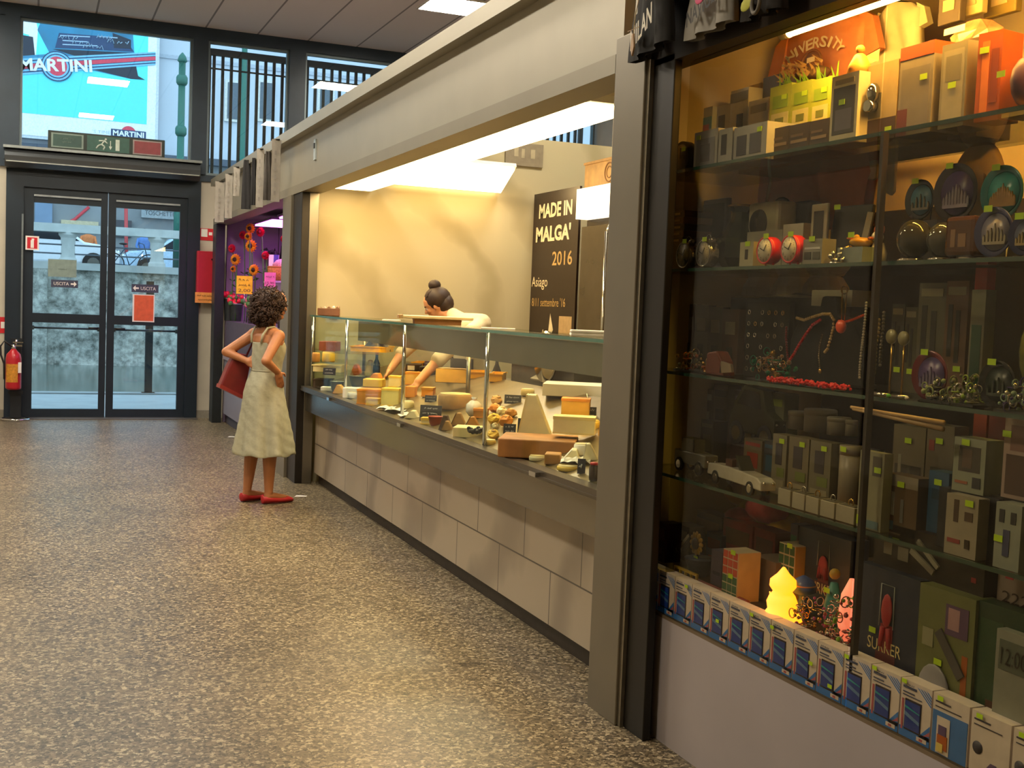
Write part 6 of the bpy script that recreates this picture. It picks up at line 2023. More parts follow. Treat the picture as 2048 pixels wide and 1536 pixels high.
# ---------- fourth shelf: toy cars, cartons
def toy_car(px0, px1, py0, label, paint, open_top=False, x=2.16, rot=0.0, kind=0):
    o = D('toy_car', label, 'toy car', px0, px1, py0, 4, x, 'toy cars on the fourth shelf', rot)
    L, h = o.w, o.h
    W_ = .055
    wr = h * .2
    if kind == 0:
        prof = [(-.5, .22), (.5, .22), (.5, .45), (.42, .55), (.12, .6), (-.3, .6), (-.48, .55)]
    elif kind == 1:
        prof = [(-.5, .22), (.5, .22), (.5, .5), (.32, .6), (.22, .95), (-.2, 1.0), (-.42, .7), (-.5, .5)]
    else:
        prof = [(-.5, .25), (.5, .25), (.5, .6), (.1, .62), (.05, .6), (-.35, .6), (-.5, .62)]
    MB().prism([(a * L, b_ * h) for a, b_ in prof], 0, W_).build('body', paint, o.t, bevel=.004)
    if kind == 0:
        MB().prism([(.1 * L, .6 * h), (.14 * L, .6 * h), (.04 * L, .98 * h), (.01 * L, .98 * h)], .004, W_ - .004).build('windscreen', mat('#55554c', .1, .2), o.t)
        for y in (.012, .034):
            MB().box(-.2 * L, -.08 * L, y, y + .014, .58 * h, .8 * h).build('seat', p_('#4a2a22'), o.t)
    elif kind == 1:
        MB().prism([(.2 * L, .64 * h), (.16 * L, .9 * h), (-.18 * L, .93 * h), (-.34 * L, .68 * h)], -.001, W_ + .001).build('side_windows', p_('#151412', .15), o.t)
    else:
        MB().box(-.3 * L, .1 * L, .004, .006, .6 * h, .98 * h).box(-.3 * L, -.27 * L, .004, W_ - .004, .9 * h, .98 * h).box(.07 * L, .1 * L, .004, W_ - .004, .6 * h, .98 * h).box(-.3 * L, .1 * L, W_ - .006, W_ - .004, .6 * h, .98 * h).build('roll_frame', paint, o.t)
    for s in (-.32, .32):
        for y in (-.004, W_ - .006):
            MB().cyl((s * L, y, wr), (s * L, y + .01, wr), wr, n=16).cyl((s * L, y - .001, wr), (s * L, y + .011, wr), wr * .6, n=12, m=1).build('wheel', [BLACK, SILV], o.t)
    MB().ell((.5 * L, .012, .42 * h), .006, 8).ell((.5 * L, W_ - .012, .42 * h), .006, 8).build('headlight', SILV, o.t)
    return o


toy_car(1346, 1408, 876, 'grey open toy jeep at the left end of fourth shelf', mat('#8a8878', .35, .4), x=2.2, kind=2)
toy_car(1397, 1530, 908, 'silver open toy convertible in the front row', mat('#d8d4c8', .25, .3), x=2.14, rot=-.12)
o = toy_car(1452, 1540, 832, 'dark green toy saloon on a carton behind the convertible', p_('#45442f', .25), x=2.36, kind=1)
o.t.location.z += .11
tag(MB().box(-.1, .12, 0, .09, 0, .109).build('carton', p_('#4a3a44'), None, (2.345, o.p[1], SH4 + .001), FAC), 'plum grey carton under the dark green toy saloon', 'box')
for a, b_, c_, lab, col, pr, x in ((1318, 1342, 770, 'narrow black carton at the left end behind the pillar', '#26231c', '#4c4840', 2.3), (1346, 1388, 772, 'dull pink olive carton in the back row far left', '#4f4232', '#6a4e40', 2.42), (1388, 1420, 776, 'olive carton with two pale bars in back row', '#514c34', '#837c60', 2.42),
                                (1420, 1448, 768, 'tall olive carton with dark slot in back row', '#5c553e', '#2c281c', 2.42), (1462, 1484, 780, 'plum blue carton in the back row', '#4a4452', '#6e6a80', 2.42), (1490, 1520, 778, 'brown carton with tan stripe in the back row', '#4f3a22', '#8a6a34', 2.42),
                                (1522, 1560, 784, 'pale olive bag like carton in the back row', '#6c6c50', '#8f9a3c', 2.4), (1398, 1424, 840, 'dark green bottle shaped carton behind the jeep', '#3a3c26', '#6f6f50', 2.36), (1484, 1520, 878, 'pale carton with red top near the convertible', '#7a705a', '#a04038', 2.3),
                                (1524, 1546, 882, 'slim blue carton right of the red topped carton', '#3f4450', '#2f5a7a', 2.3)):
    carton(a, b_, c_, 4, lab, col, [(.2, .8, .35, .7, pr), (.1, .9, .85, .93, pr)], x, .06)
for i, (a, b_, c_, d_, lab) in enumerate(((1560, 1590, 822, 858, 'pale round tin leftmost on the ring box riser'), (1594, 1634, 818, 864, 'pale round tin second on the ring box riser'), (1636, 1666, 834, 870, 'pale round tin third on the ring box riser'), (1668, 1684, 840, 872, 'small pale tin rightmost on the ring box riser'))):
    o = D('round_tin', lab, 'tin', a, b_, c_, None, 2.3, 'pale round tins on the riser', 0, 0, d_)
    r = o.w * .5
    MB().lathe([(r, 0), (r, o.h * .95), (r * .9, o.h)], 22, (0, .05, 0)).build('tin_body', p_('#8c8478', .4), o.t)
    MB().lathe([(r * 1.03, o.h * .75), (r * 1.03, o.h * .97), (r * .95, o.h * 1.01)], 22, (0, .05, 0)).build('lid', p_('#9a9286', .4), o.t)
zr = at(1620, 868, 0, 2.3)[2]
tag(MB().box(-.2, .2, 0, .12, 0, zr - SH4 - .03).build('riser', p_('#1c1914', .4), None, (2.31, at(1622, 868, 0, 2.3)[1], SH4 + .001), FAC), 'black riser block under the pale round tins', 'riser')
for i, (a, b_, c_, lab, col) in enumerate(((1572, 1612, 874, 'white carton with dark gadget picture below the tins', '#77705c'), (1614, 1656, 882, 'pale printed carton below the tins in the middle', '#6f6b58'), (1540, 1568, 868, 'grey white carton with purple square left of tins', '#7d7968'))):
    carton(a, b_, c_, 4, lab, col, [(.25, .7, .5, .85, '#3a3640'), (.1, .9, .1, .25, '#8f8870'), (.4, .9, .3, .45, '#6d7a40')], 2.24, .05, st=(.7, .9))
o = D('cylinder_tub', 'plain pale cylinder tub right of the printed cartons', 'tub', 1660, 1690, 890, 4, 2.24)
MB().lathe([(o.w * .5, 0), (o.w * .5, o.h * .9)], 20, (0, .04, 0)).build('tub_body', p_('#8c8474', .4), o.t)
MB().lathe([(o.w * .52, o.h * .86), (o.w * .52, o.h)], 20, (0, .04, 0)).build('lid', p_('#97907f', .4), o.t)
sticker(o.t, o.w * .1, o.h * .95, .04 - o.w * .53)
for i, (a, b_, lab) in enumerate(((1554, 1580, 'leftmost small white ring box on the shelf edge'), (1582, 1608, 'second small white ring box from the left'), (1609, 1636, 'middle small white ring box on the shelf edge'), (1638, 1668, 'fourth small white ring box from the left'), (1669, 1708, 'rightmost small white ring box by the upright'))):
    py = 970 + (a - 1554) * .29
    o = D('ring_box', lab, 'ring box', a, b_, py, 4, 2.13, 'small white ring boxes along the shelf edge')
    MB().box(-o.w / 2 * .96, o.w / 2 * .96, 0, .045, 0, o.h * .8).build('box_body', p_('#a39c8a'), o.t, bevel=.002)
    MB().box(-o.w / 2 * .8, o.w / 2 * .8, .005, .04, o.h * .8, o.h * .84).build('cushion', p_('#5a5648', .8), o.t)
    MB().torus((0, .02, o.h * .95), o.h * .18, .002, 'y', 14, 5).build('ring', SILV if i % 2 else GOLD, o.t)
carton(1712, 1760, 902, 4, 'tall pale blister card with round knobs beside the upright', '#88876f', [(.55, .9, .7, .95, '#4a463a'), (.1, .35, .6, .75, '#7a7862'), (.15, .4, .3, .42, '#3f3c32'), (.3, .9, .02, .12, '#5a7a86'), (.02, .2, .04, .16, '#a9c02c')], 2.13, .03, st=(.8, .78), name='blister_pack')
for a, b_, c_, lab, col, prs, x in ((1776, 1840, 850, 'clear pack with black cable picture in the right section', '#6c6350', [(.1, .9, .1, .6, '#2b2820'), (.2, .3, .3, .7, '#8c8878'), (.5, .6, .2, .6, '#3f3c36')], 2.3), (1842, 1896, 848, 'clear pack with red logo right of the cable pack', '#6d6456', [(.1, .3, .75, .85, '#8c2f30'), (.2, .9, .1, .6, '#3f3c34')], 2.3),
                                   (1766, 1830, 950, 'orange brown pack of pens with white header', '#5a4630', [(0, 1, .8, 1, '#8a8270'), (.2, .3, .3, .7, '#b0b0a8'), (.5, .6, .2, .6, '#6c6c68'), (.05, .3, .05, .2, '#3a6a84')], 2.17), (1850, 1890, 942, 'blue carton between the pens and white earbud box', '#2f567c', [(.2, .8, .6, .75, '#23425f')], 2.2)):
    carton(a, b_, c_, 4, lab, col, prs, x, .05, st=(.5, .85), name='blister_pack')
o = carton(1902, 1966, 876, None, 'white music player box with dark screen in the right section', '#8d9484', [(.18, .85, .38, .85, '#3f3a30'), (.3, .6, .45, .8, '#5c4c40'), (.1, .5, .15, .2, '#9a5a3c'), (.65, .9, .1, .3, '#2d2f34')], 2.16, .06, st=(.4, .92), py1=985)
zsup = o.p[2] - SH4
carton(1886, 1950, 990, 4, 'white earbud box standing below the music player box', '#98907f', [(.25, .4, .55, .92, '#4a3a30'), (.6, .85, .6, .75, '#54443a'), (.1, .5, .2, .27, '#8c3a3c'), (.65, .8, .15, .3, '#3a3028')], 2.12, .035, st=(.75, .9))
tag(MB().box(-.1, .1, 0, .06, 0, zsup - .002).build('carton', p_('#191c26'), None, (2.165, o.p[1], SH4 + .001), FAC), 'dark navy carton under the white music player box', 'box')
carton(1984, 2036, 1006, 4, 'white earphone box with blue cable picture', '#8d948c', [(.15, .35, .7, .9, '#35363c'), (.6, .8, .7, .88, '#35363c'), (.35, .6, .2, .6, '#3f456a')], 2.12, .05, st=(.2, .45))
o = carton(2000, 2070, 838, None, 'large white and pink toy box at the right edge', '#a08c84', [(.1, .95, .05, .55, '#4a342a'), (.2, .95, .6, .92, '#7a5a52')], 2.17, .08, st=(.1, .8), py1=1000)
tag(MB().box(-.09, .09, 0, .07, 0, o.p[2] - SH4 - .002).build('carton', p_('#211a16'), None, (2.18, o.p[1], SH4 + .001), FAC), 'dark brown carton under the white and pink toy box', 'box')
tag(MB().box(-.07, .09, 0, .05, 0, .28).build('carton', p_('#19202c'), None, (2.26, at(1985, 950, 0, 2.26)[1], SH4 + .001), FAC), 'tall navy carton behind the music player box', 'box')
carton(1932, 1958, 818, 4, 'orange red carton with scribbled front in back row', '#a8401f', [(.2, .8, .3, .5, '#d06a3a')], 2.36, .05)
carton(1962, 1998, 826, 4, 'dark red carton behind the pink toy box', '#7c1f22', [(.2, .8, .3, .5, '#4a4a3a')], 2.36, .05)
for i, (a, b_, lab) in enumerate((((1702, 814), (1888, 846), 'upper tan bamboo stick across the fourth shelf'), ((1706, 818), (1886, 858), 'lower tan bamboo stick across the fourth shelf'))):
    p, q = Vector(at(*a, 0, 2.1)), Vector(at(*b_, 0, 2.1))
    tag(MB().tube([(0, 0, 0), q - p], [.004, .007], 8).build('bamboo_stick', mat('#b89a6c', .5), None, p), lab, 'stick', 'bamboo sticks')

# ---------- deck behind the phone cartons
def stand(px, x, h, w, label, col='#231c14', d=.12, y=None):
    y = at(px, 1150, 0, x)[1] if y is None else y
    return tag(MB().box(-w, w, 0, d, 0, h).build('riser', p_(col), None, (x, y, DECK + .001), FAC), label, 'riser')


RH = at(1450, 1180, 0, 2.2)[2] - DECK
stand(1500, 2.17, max(.06, RH), .62, 'long dark brown step behind the row of phone cartons', '#3a2a1c', .42, 2.98)
SH[6] = DECK + max(.06, RH) + .001
o = D('soft_toy', 'large yellow and pink soft toy at the back of the deck', 'soft toy', 1440, 1570, 972, None, 2.46, None, 0, 0, 1066)
b = MB().ell((0, .06, o.h * .4), (o.w * .42, .08, o.h * .38), 18, 0).ell((-o.w * .33, .03, o.h * .72), (o.w * .16, .06, o.h * .26), 14, 1).ell((o.w * .2, .0, o.h * .6), (o.w * .24, .07, o.h * .3), 14, 2).ell((o.w * .36, .02, o.h * .25), (o.w * .14, .05, o.h * .22), 14, 1).ell((-o.w * .1, -.02, o.h * .3), (o.w * .2, .06, o.h * .2), 14, 2)
b.build('plush_body', [p_('#a87a24', .9, .25), p_('#b08424', .9, .25), p_('#b0444c', .9, .25)], o.t)
MB().ell((-o.w * .38, .03, o.h * .98), (.012, .02, .02), 10).ell((-o.w * .26, .03, o.h * .98), (.012, .02, .02), 10).build('ear', p_('#a8701f', .9), o.t)
tag(MB().box(-.26, .3, 0, .16, 0, o.p[2] - SH[6] - .002).build('riser', p_('#2a1d14'), None, (2.44, o.p[1], SH[6]), FAC), 'tall dark riser at the back carrying the soft toy', 'riser')
for a, b_, c_, lab, col, pr, x, l in ((1330, 1378, 984, 'plum grey tall carton at the left back of the deck', '#423a40', '#5c545a', 2.44, 0), (1312, 1328, 1044, 'dark maroon carton behind the dark pillar', '#3a1214', '#5a2a28', 2.2, 0), (1375, 1440, 1024, 'brown rimmed framed board behind the sunflower pot', '#3f3424', '#6a5030', 2.4, 0),
                                (1410, 1440, 1066, 'blue and red carton behind the toy flower', '#3a3a50', '#7a2a28', 2.34, 0), (1441, 1500, 1042, 'bright red carton behind the puzzle cubes', '#7c2a22', '#5a3a20', 2.36, 0), (1503, 1545, 1058, 'dark red carton right of the bright red one', '#6c2420', '#4a2a20', 2.34, 0),
                                (1574, 1588, 1046, 'slim violet green carton by the second cube', '#4c4456', '#2c6a50', 2.36, 0), (1590, 1690, 1036, 'long brown carton with pale edge above the blue box', '#4f3c28', '#7c6a54', 2.42, 0), (1330, 1376, 1046, 'slate carton with metal tool picture at left', '#4a4038', '#a8a89c', 2.3, 0)):
    carton(a, b_, c_, 6, lab, col, [(.1, .9, .55, .85, pr), (.2, .7, .2, .35, pr)], x, .07)
t = D('knife', 'steel pocket knife leaning against the slate carton', 'knife', 1344, 1378, 1062, 6, 2.24)
MB().obox((0, 0, t.h * .6), (t.w * .6, .003, .006), (0, -.75, 0)).build('blade', SILV, t.t)
MB().obox((-t.w * .45, 0, t.h * .22), (t.w * .32, .006, .009), (0, -.75, 0)).build('grip', p_('#5a4a3a'), t.t)
o = D('toy_flower', 'toy sunflower in a small blue pot behind the phone cartons', 'toy flower', 1366, 1402, 1068, 6, 2.2)
b = MB()
for k in range(12):
    a = 2 * PI * k / 12
    r = o.w * .34
    b.ell((r * .75 * math.cos(a), .012, o.h * .78 + r * .75 * math.sin(a)), (r * .35, .005, r * .22), 8, 0, (0, -a, 0))
b.build('petals', p_('#a8801c'), o.t)
MB().ell((0, .008, o.h * .78), (o.w * .18, .012, o.w * .18), 12).build('heart', p_('#3a2a16'), o.t)
MB().lathe([(o.w * .3, 0), (o.w * .45, o.h * .4), (o.w * .47, o.h * .42)], 16, (0, .03, 0)).cyl((0, .02, o.h * .4), (0, .02, o.h * .7), .004).build('blue_pot', p_('#243a58'), o.t)
sticker(o.t, 0, o.h * .42, .012)
o = D('wooden_toy', 'yellow wooden toy trellis lying behind the phone cartons', 'toy', 1346, 1392, 1130, 6, 2.12)
b = MB()
for zz in (0, o.h * .6):
    b.box(-o.w / 2, o.w / 2, 0, .008, zz, zz + .008)
for i in range(5):
    b.box(-o.w / 2 + i * o.w / 4.2, -o.w / 2 + i * o.w / 4.2 + .006, 0, .008, 0, o.h * .6)
b.build('slats', p_('#b39422'), o.t)


def cube_box(px0, px1, py0, x, label, faces, side, lift=0, py1=None):
    o = D('puzzle_cubes', label, 'puzzle cube', px0, px1, py0, 6, x, 'packs of two puzzle cubes', 0, lift, py1)
    w, h = o.w, o.h
    b = MB().box(-w / 2, w / 2, 0, w, 0, h, 0)
    for j in range(6):
        for i in range(3):
            b.patch(-w / 2 + w * (i + .08) / 3, -w / 2 + w * (i + .92) / 3, h * (j + .08) / 6, h * (j + .92) / 6, -.0006, 1 if j >= 3 else 2)
    b.build('coloured_squares', [p_('#c9b99c'), p_(faces[0]), p_(faces[1])], o.t)
    MB().box(w / 2, w / 2 + .001, .002, w - .002, .002, h - .002).build('side_panel', p_(side), o.t)
    sticker(o.t, w * .1, h * .5, -.003)
    sticker(o.t, w * .2, h * .99, -.003)
    return o


cube_box(1442, 1472, 1100, 2.13, 'pack of two puzzle cubes red above green with pale side', ('#c0442a', '#2c5a34'), '#cdb98e')
cube_box(1552, 1584, 1086, 2.26, 'pack of two puzzle cubes green above red behind the lamp', ('#2c5a3a', '#b04a30'), '#b89a30', .0)
o = carton(1420, 1442, 1100, 6, 'violet grey carton left of the front puzzle cubes', '#5d5366', [(.2, .8, .3, .4, '#463e50')], 2.2, .08)
carton(1500, 1548, 1116, 6, 'plain taupe carton between the cube pack and the lamp', '#6f5e50', [], 2.24, .1)
t = thing('red_ribbon_roll', 'dull red rolled strip lying on the step behind cartons', 'roll', (2.14, at(1440, 1190, 0, 2.14)[1], SH[6] + .012))
MB().cyl((0, .16, 0), (0, -.16, 0), .011).cyl((0, -.16, 0), (0, -.165, 0), .008, m=0).build('strip', p_('#8c4a44'), t)
MB().cyl((0, .165, 0), (0, .16, 0), .006).build('core', p_('#5a3a34'), t)

# glowing figure lamp
o = D('figure_lamp', 'glowing yellow orange animal shaped night lamp on the deck', 'lamp', 1520, 1572, 1133, 6, 2.125, py1=1222)
w, h = o.w, o.h
GLOW = lamp_mat('lamp_glow', '#ff9410', 3.4)
MB().lathe([(w * .5, 0), (w * .46, h * .06), (w * .33, h * .2), (w * .36, h * .34), (w * .3, h * .46), (w * .22, h * .54), (w * .31, h * .64), (w * .3, h * .76), (w * .14, h * .88), (w * .03, h)], 22, (0, .03, 0)).build('glowing_body', GLOW, o.t)
MB().ell((-w * .12, .002, h * .72), .0035, 8).ell((w * .1, .002, h * .72), .0035, 8).build('eyes', BLACK, o.t)
MB().cyl((-w * .38, .03, h * .3), (-w * .5, .03, h * .44), .006, .002, 8).build('tail', GLOW, o.t)
o = D('mushroom_lamp', 'blue mushroom shaped lamp right of the glowing animal lamp', 'lamp', 1572, 1604, 1150, 6, 2.2)
w, h = o.w, o.h
MB().lathe([(w * .32, 0), (w * .3, h * .1), (w * .16, h * .5), (w * .2, h * .56)], 18, (0, .03, 0)).build('stem', p_('#3f62b8', .2), o.t)
MB().lathe([(w * .3, h * .56), (w * .5, h * .64), (w * .5, h * .76), (w * .36, h * .9), (.005, h)], 20, (0, .03, 0)).build('cap', p_('#4a63b0', .2), o.t)
MB().torus((0, .03, h * .78), w * .46, .003, 'z', 20, 6).build('rim', p_('#c88a5a'), o.t)


def surf_box(px0, px1, py0, shelf, x, label, big, py1=None):
    o = carton(px0, px1, py0, shelf, label, '#1d2740', [(0, 1, 0, .3, '#1f3a52'), (.42, .62, .3, .62, '#8a2630'), (.36, .68, .32, .42, '#5c1f28')], x, .07, st=(.3, .55) if big else None, txt=(('SURKER', .5, .46 if big else .34, .085 if big else .13, .55, '#e0cc90'),), py1=py1)
    w, h = o.w, o.h
    MB().ell((w * .02, -.004, h * (.72 if big else .62)), (w * .09, .006, h * .12), 12).cyl((-w * .03, -.004, h * .6), (-w * .05, -.004, h * .46), w * .03, n=8).cyl((w * .06, -.004, h * .6), (w * .09, -.004, h * .46), w * .03, n=8).build('red_figure', p_('#b02a34'), o.t)
    MB().tube([(-w * .1, -.003, h * .6), (-w * .09, -.003, h * .9), (w * .12, -.003, h * .9), (w * .13, -.003, h * .6)], .0015, 5).build('kite_lines', p_('#9aa0a0'), o.t)
    return o


surf_box(1588, 1692, 1064, 6, 2.3, 'dark blue surfer toy box lit by the small lamps', False)
surf_box(1700, 1822, 1136, 5, 2.14, 'large dark blue surfer toy box right of the upright', True)
o = D('pink_lamp', 'small glowing pink shell lamp beside the upright', 'lamp', 1664, 1696, 1156, 6, 2.17)
MB().lathe([(o.w * .3, 0), (o.w * .5, o.h * .3), (o.w * .4, o.h * .75), (o.w * .1, o.h)], 16, (0, .03, 0)).build('glowing_shade', lamp_mat('pink_glow', '#ff7a5a', 1.1), o.t)
MB().lathe([(o.w * .35, -.0), (o.w * .35, .008)], 16, (0, .03, 0)).build('base', WHITE, o.t)
o = D('shell_toy', 'small teal and yellow figure toy in front of surfer box', 'toy', 1640, 1664, 1120, 6, 2.2)
MB().lathe([(o.w * .4, 0), (o.w * .5, o.h * .4), (o.w * .2, o.h * .7)], 14, (0, .02, 0)).build('teal_body', p_('#3a8a84'), o.t)
MB().ell((0, .02, o.h * .82), o.w * .3, 12).build('yellow_head', p_('#b8962c'), o.t)
sticker(o.t, .0, o.h * .6, -.006)
random.seed(13)
stand(1625, 2.1, .075, .23, 'low pale wooden tray riser for the bracelets', '#8a6a4a', .12, at(1625, 1240, 0, 2.12)[1])
SH[7] = DECK + .077
jewel_heap(1576, 1632, 1196, 2.12, 'spread of silver bracelets lit by the glowing lamp', 90, [SILV, GOLD, mat('#c05a9a', .3)], (.003, .007), 7, 'bracelet_tray', 'jewellery')
jewel_heap(1634, 1692, 1186, 2.12, 'heap of silver and green bracelets beside the upright', 110, [SILV, SILV, mat('#7fae2c', .3), mat('#b03a34', .3)], (.003, .008), 7, 'bracelet_tray', 'jewellery')

# right of the upright on the deck
o = carton(1820, 1932, 1176, 5, 'green computer mouse box with orange stripe on the deck', '#6a7044', [(.82, .92, .06, .62, '#a0561f'), (.1, .3, .6, .72, '#8f8f74'), (.5, .9, .72, .92, '#5c4468'), (.55, .75, .76, .9, '#a8848c')], 2.13, .07, st=(.42, .52))
w, h = o.w, o.h
MB().ell((-w * .12, -.006, h * .3), (w * .3, .01, h * .2), 18).build('mouse_picture', p_('#8c8c98', .3), o.t)
MB().obox((w * .12, -.004, h * .6), (w * .34, .002, h * .035), (0, .85, 0)).build('strap_picture', p_('#4c4a4c'), o.t)
o = carton(1934, 2070, 1214, 5, 'dark green clock box with leaf pattern at the right edge', '#1f3a26', [(.05, .4, .1, .9, '#27472e'), (.2, .35, .2, .4, '#5a3a30')], 2.14, .08)
o = D('digital_clock', 'white digital clock reading twelve in front of dark green box', 'clock', 1984, 2064, 1266, None, 2.105, None, 0, 0, 1400)
w, h = o.w, o.h
tz_ = o.p[2] - DECK
MB().box(-w / 2, w / 2, 0, .03, -tz_ + .001, h, 0).patch(-w * .4, w * .42, h * .4, h * .86, -.001, 1).build('case', [p_('#8b8f88', .3), p_('#5c665e', .2)], o.t, bevel=.004)
MB().text('12:00', .0, h * .62, h * .26, -.003, 0, w=w * .66).build('digits', BLACK, o.t)
o = carton(1738, 1960, 1066, None, 'long black hair straightener box across the right section', '#1f1512', [(.1, .18, .35, .6, '#8c8478'), (.24, .34, .3, .58, '#7d766c'), (.05, .25, .8, .84, '#5a4a40'), (.9, .94, .3, .4, '#a0343c')], 2.17, .08, st=(.22, .68), py1=1165)
w, h = o.w, o.h
MB().obox((-w * .02, -.005, h * .42), (w * .12, .003, h * .06), (0, .45, 0)).obox((w * .03, -.006, h * .6), (w * .12, .003, h * .05), (0, .62, 0)).build('straightener_picture', p_('#9a948a'), o.t)
zs = o.p[2] - DECK
tag(MB().box(-.3, .3, 0, .08, 0, zs - .002).build('riser', p_('#17110e'), None, (2.235, o.p[1] - .0, DECK + .001), FAC), 'black riser behind the toy and mouse boxes', 'riser')
o = carton(1990, 2070, 1130, None, 'white boxed clock with three dark numerals at right edge', '#948482', [(.0, 1, .0, .12, '#6a3a30'), (.2, .4, .7, .9, '#b03a54')], 2.19, .06, py1=1235, txt=(('222', .5, .35, .22, .7, '#3a2c30'),))
tag(MB().box(-.07, .07, 0, .06, 0, o.p[2] - DECK - .002).build('riser', p_('#1a120e'), None, (2.225, o.p[1], DECK + .001), FAC), 'narrow black riser under the three numeral clock box', 'riser')

# ---------- row of phone cartons along the window
yA = at(1302, 1180, 0, 2.075)[1]
yB = at(1832, 1430, 0, 2.075)[1]
NP = 13
pitch = (yA - yB) / (NP - 1)
BH = at(1500, 1219, 0, 2.075)[2] - DECK
order = ['first', 'second', 'third', 'fourth', 'fifth', 'sixth', 'seventh', 'eighth', 'ninth', 'tenth', 'eleventh', 'twelfth', 'thirteenth']
bw = pitch * .96
t0 = thing('phone_carton', 'x', 'phone box', (2.072, yA, DECK + .001), FAC, 'identical phone cartons lined up along the window')
b = MB().box(-bw / 2, bw / 2, 0, .045, 0, BH, 0)
b.patch(-bw / 2, bw / 2, 0, BH * .17, -.0004, 1)
b.add([(bw * .12, -.0012, BH * .1), (bw / 2, -.0012, BH * .1), (bw / 2, -.0012, BH * .38)], [(0, 1, 2)], 1)
b.add([(bw * .3, -.0014, BH * .16), (bw / 2, -.0014, BH * .2), (bw / 2, -.0014, BH * .28)], [(0, 1, 2)], 4)
b.patch(bw * .1, bw * .42, BH * .04, BH * .11, -.0016, 0).patch(bw * .2, bw * .3, BH * .055, BH * .095, -.003, 4)
b.patch(-bw * .44, -bw * .38, BH * .12, BH * .66, -.0008, 4)
for k in range(4):
    b.add([(bw * (.02 + .1 * k), -.001, BH * .95), (bw * (.1 + .1 * k), -.001, BH * .93), (bw * .5, -.001, BH * (.72 + .05 * k)), (bw * .5, -.001, BH * (.69 + .05 * k))], [(0, 1, 2, 3)], 1)
b.patch(-bw * .42, bw * .02, BH * .86, BH * .9, -.0012, 2).patch(-bw * .42, -bw * .05, BH * .78, BH * .8, -.0012, 2).patch(-bw * .42, bw * .2, BH * .73, BH * .745, -.0012, 2)
b.scribble(-bw * .22, BH * .93, bw * .36, BH * .03, -.0014, 2, 9)
b.build('carton_body', [p_('#f0e6ea'), p_('#3c86f0'), p_('#4f5a86'), BLACK, p_('#c8687c')], t0)
pb = MB().box(-bw * .33, bw * .2, -.0022, 0, BH * .14, BH * .68, 0)
pb.patch(-bw * .31, bw * .18, BH * .17, BH * .65, -.0024, 1)
pb.add([(-bw * .31, -.0042, BH * .4), (bw * .18, -.0042, BH * .3), (bw * .18, -.0042, BH * .36), (-bw * .31, -.0042, BH * .47)], [(0, 1, 2, 3)], 2)
pb.add([(-bw * .31, -.0042, BH * .53), (bw * .18, -.0042, BH * .48), (bw * .18, -.0042, BH * .5), (-bw * .31, -.0042, BH * .57)], [(0, 1, 2, 3)], 3)
pb.build('phone_picture', [p_('#2a2030', .3), p_('#2848b4', .3), p_('#6a96d8', .3), p_('#3ab0c8', .3)], t0)
extra = {0: (.2, .87), 2: (.25, .9), 4: (.0, .45), 6: (-.35, .93), 7: (-.4, .86), 8: (.32, .5), 9: (.1, .24), 10: (-.35, .95), 11: (-.35, .97), 12: (-.35, .98)}
for i in range(NP):
    lab = '%s blue and white phone carton from the dark pillar' % order[i] if i < NP - 1 else 'last blue and white phone carton before the orange pictured one'
    r = t0 if i == 0 else dup(t0, (2.072, yA - i * pitch, DECK + .001), None, lab)
    r['label'] = lab
for i, o in enumerate([t0] + [x for x in bpy.data.objects if x.name.startswith('phone_carton.')]):
    k = int(round((yA - o.location.y) / pitch))
    if k in extra:
        sticker(o, extra[k][0] * bw, extra[k][1] * BH, -.0062, .0075)
yC = yA - NP * pitch
for k, (lab, face) in enumerate((('pale phone carton with orange and violet picture', 0), ('white phone carton with small camera picture near right edge', 1), ('white phone carton cut by the right edge of the photo', 1))):
    t = thing('phone_carton', lab, 'phone box', (2.072, yC - k * pitch * 1.12 - .006, DECK + .001), FAC, 'pale phone cartons at the right end')
    w = bw * 1.1
    b = MB().box(-w / 2, w / 2, 0, .045, 0, BH * (1.0 - .0 * k), 0)
    b.patch(-w * .42, w * .0, BH * .86, BH * .885, -.001, 2).patch(-w * .42, w * .3, BH * .78, BH * .795, -.001, 2)
    if face == 0:
        b.patch(-w * .48, w * .48, 0, BH * .72, -.0006, 1).patch(-w * .34, w * .02, BH * .02, BH * .64, -.0022, 0).patch(-w * .3, -w * .02, BH * .1, BH * .34, -.004, 3).patch(-w * .28, -w * .06, BH * .34, BH * .5, -.004, 4).patch(-w * .3, -w * .12, BH * .06, BH * .2, -.0056, 5)
    else:
        b.lathe([(w * .13, -.0012), (w * .13, -.001)], 16, (-w * .3, 0, BH * .42), 2, 'y')
        b.add([(-w * .2, -.001, 0), (w * .5, -.001, 0), (w * .2, -.001, BH * .26), (w * .05, -.001, BH * .26)], [(0, 1, 2, 3)], 4)
    b.build('carton_body', [p_('#f0e6e6'), p_('#4a86e0'), p_('#4a4a60'), p_('#c86a30'), p_('#6a568c'), p_('#d8c060')], t)
    sticker(t, -w * .25, BH * .95, -.0062, .008)

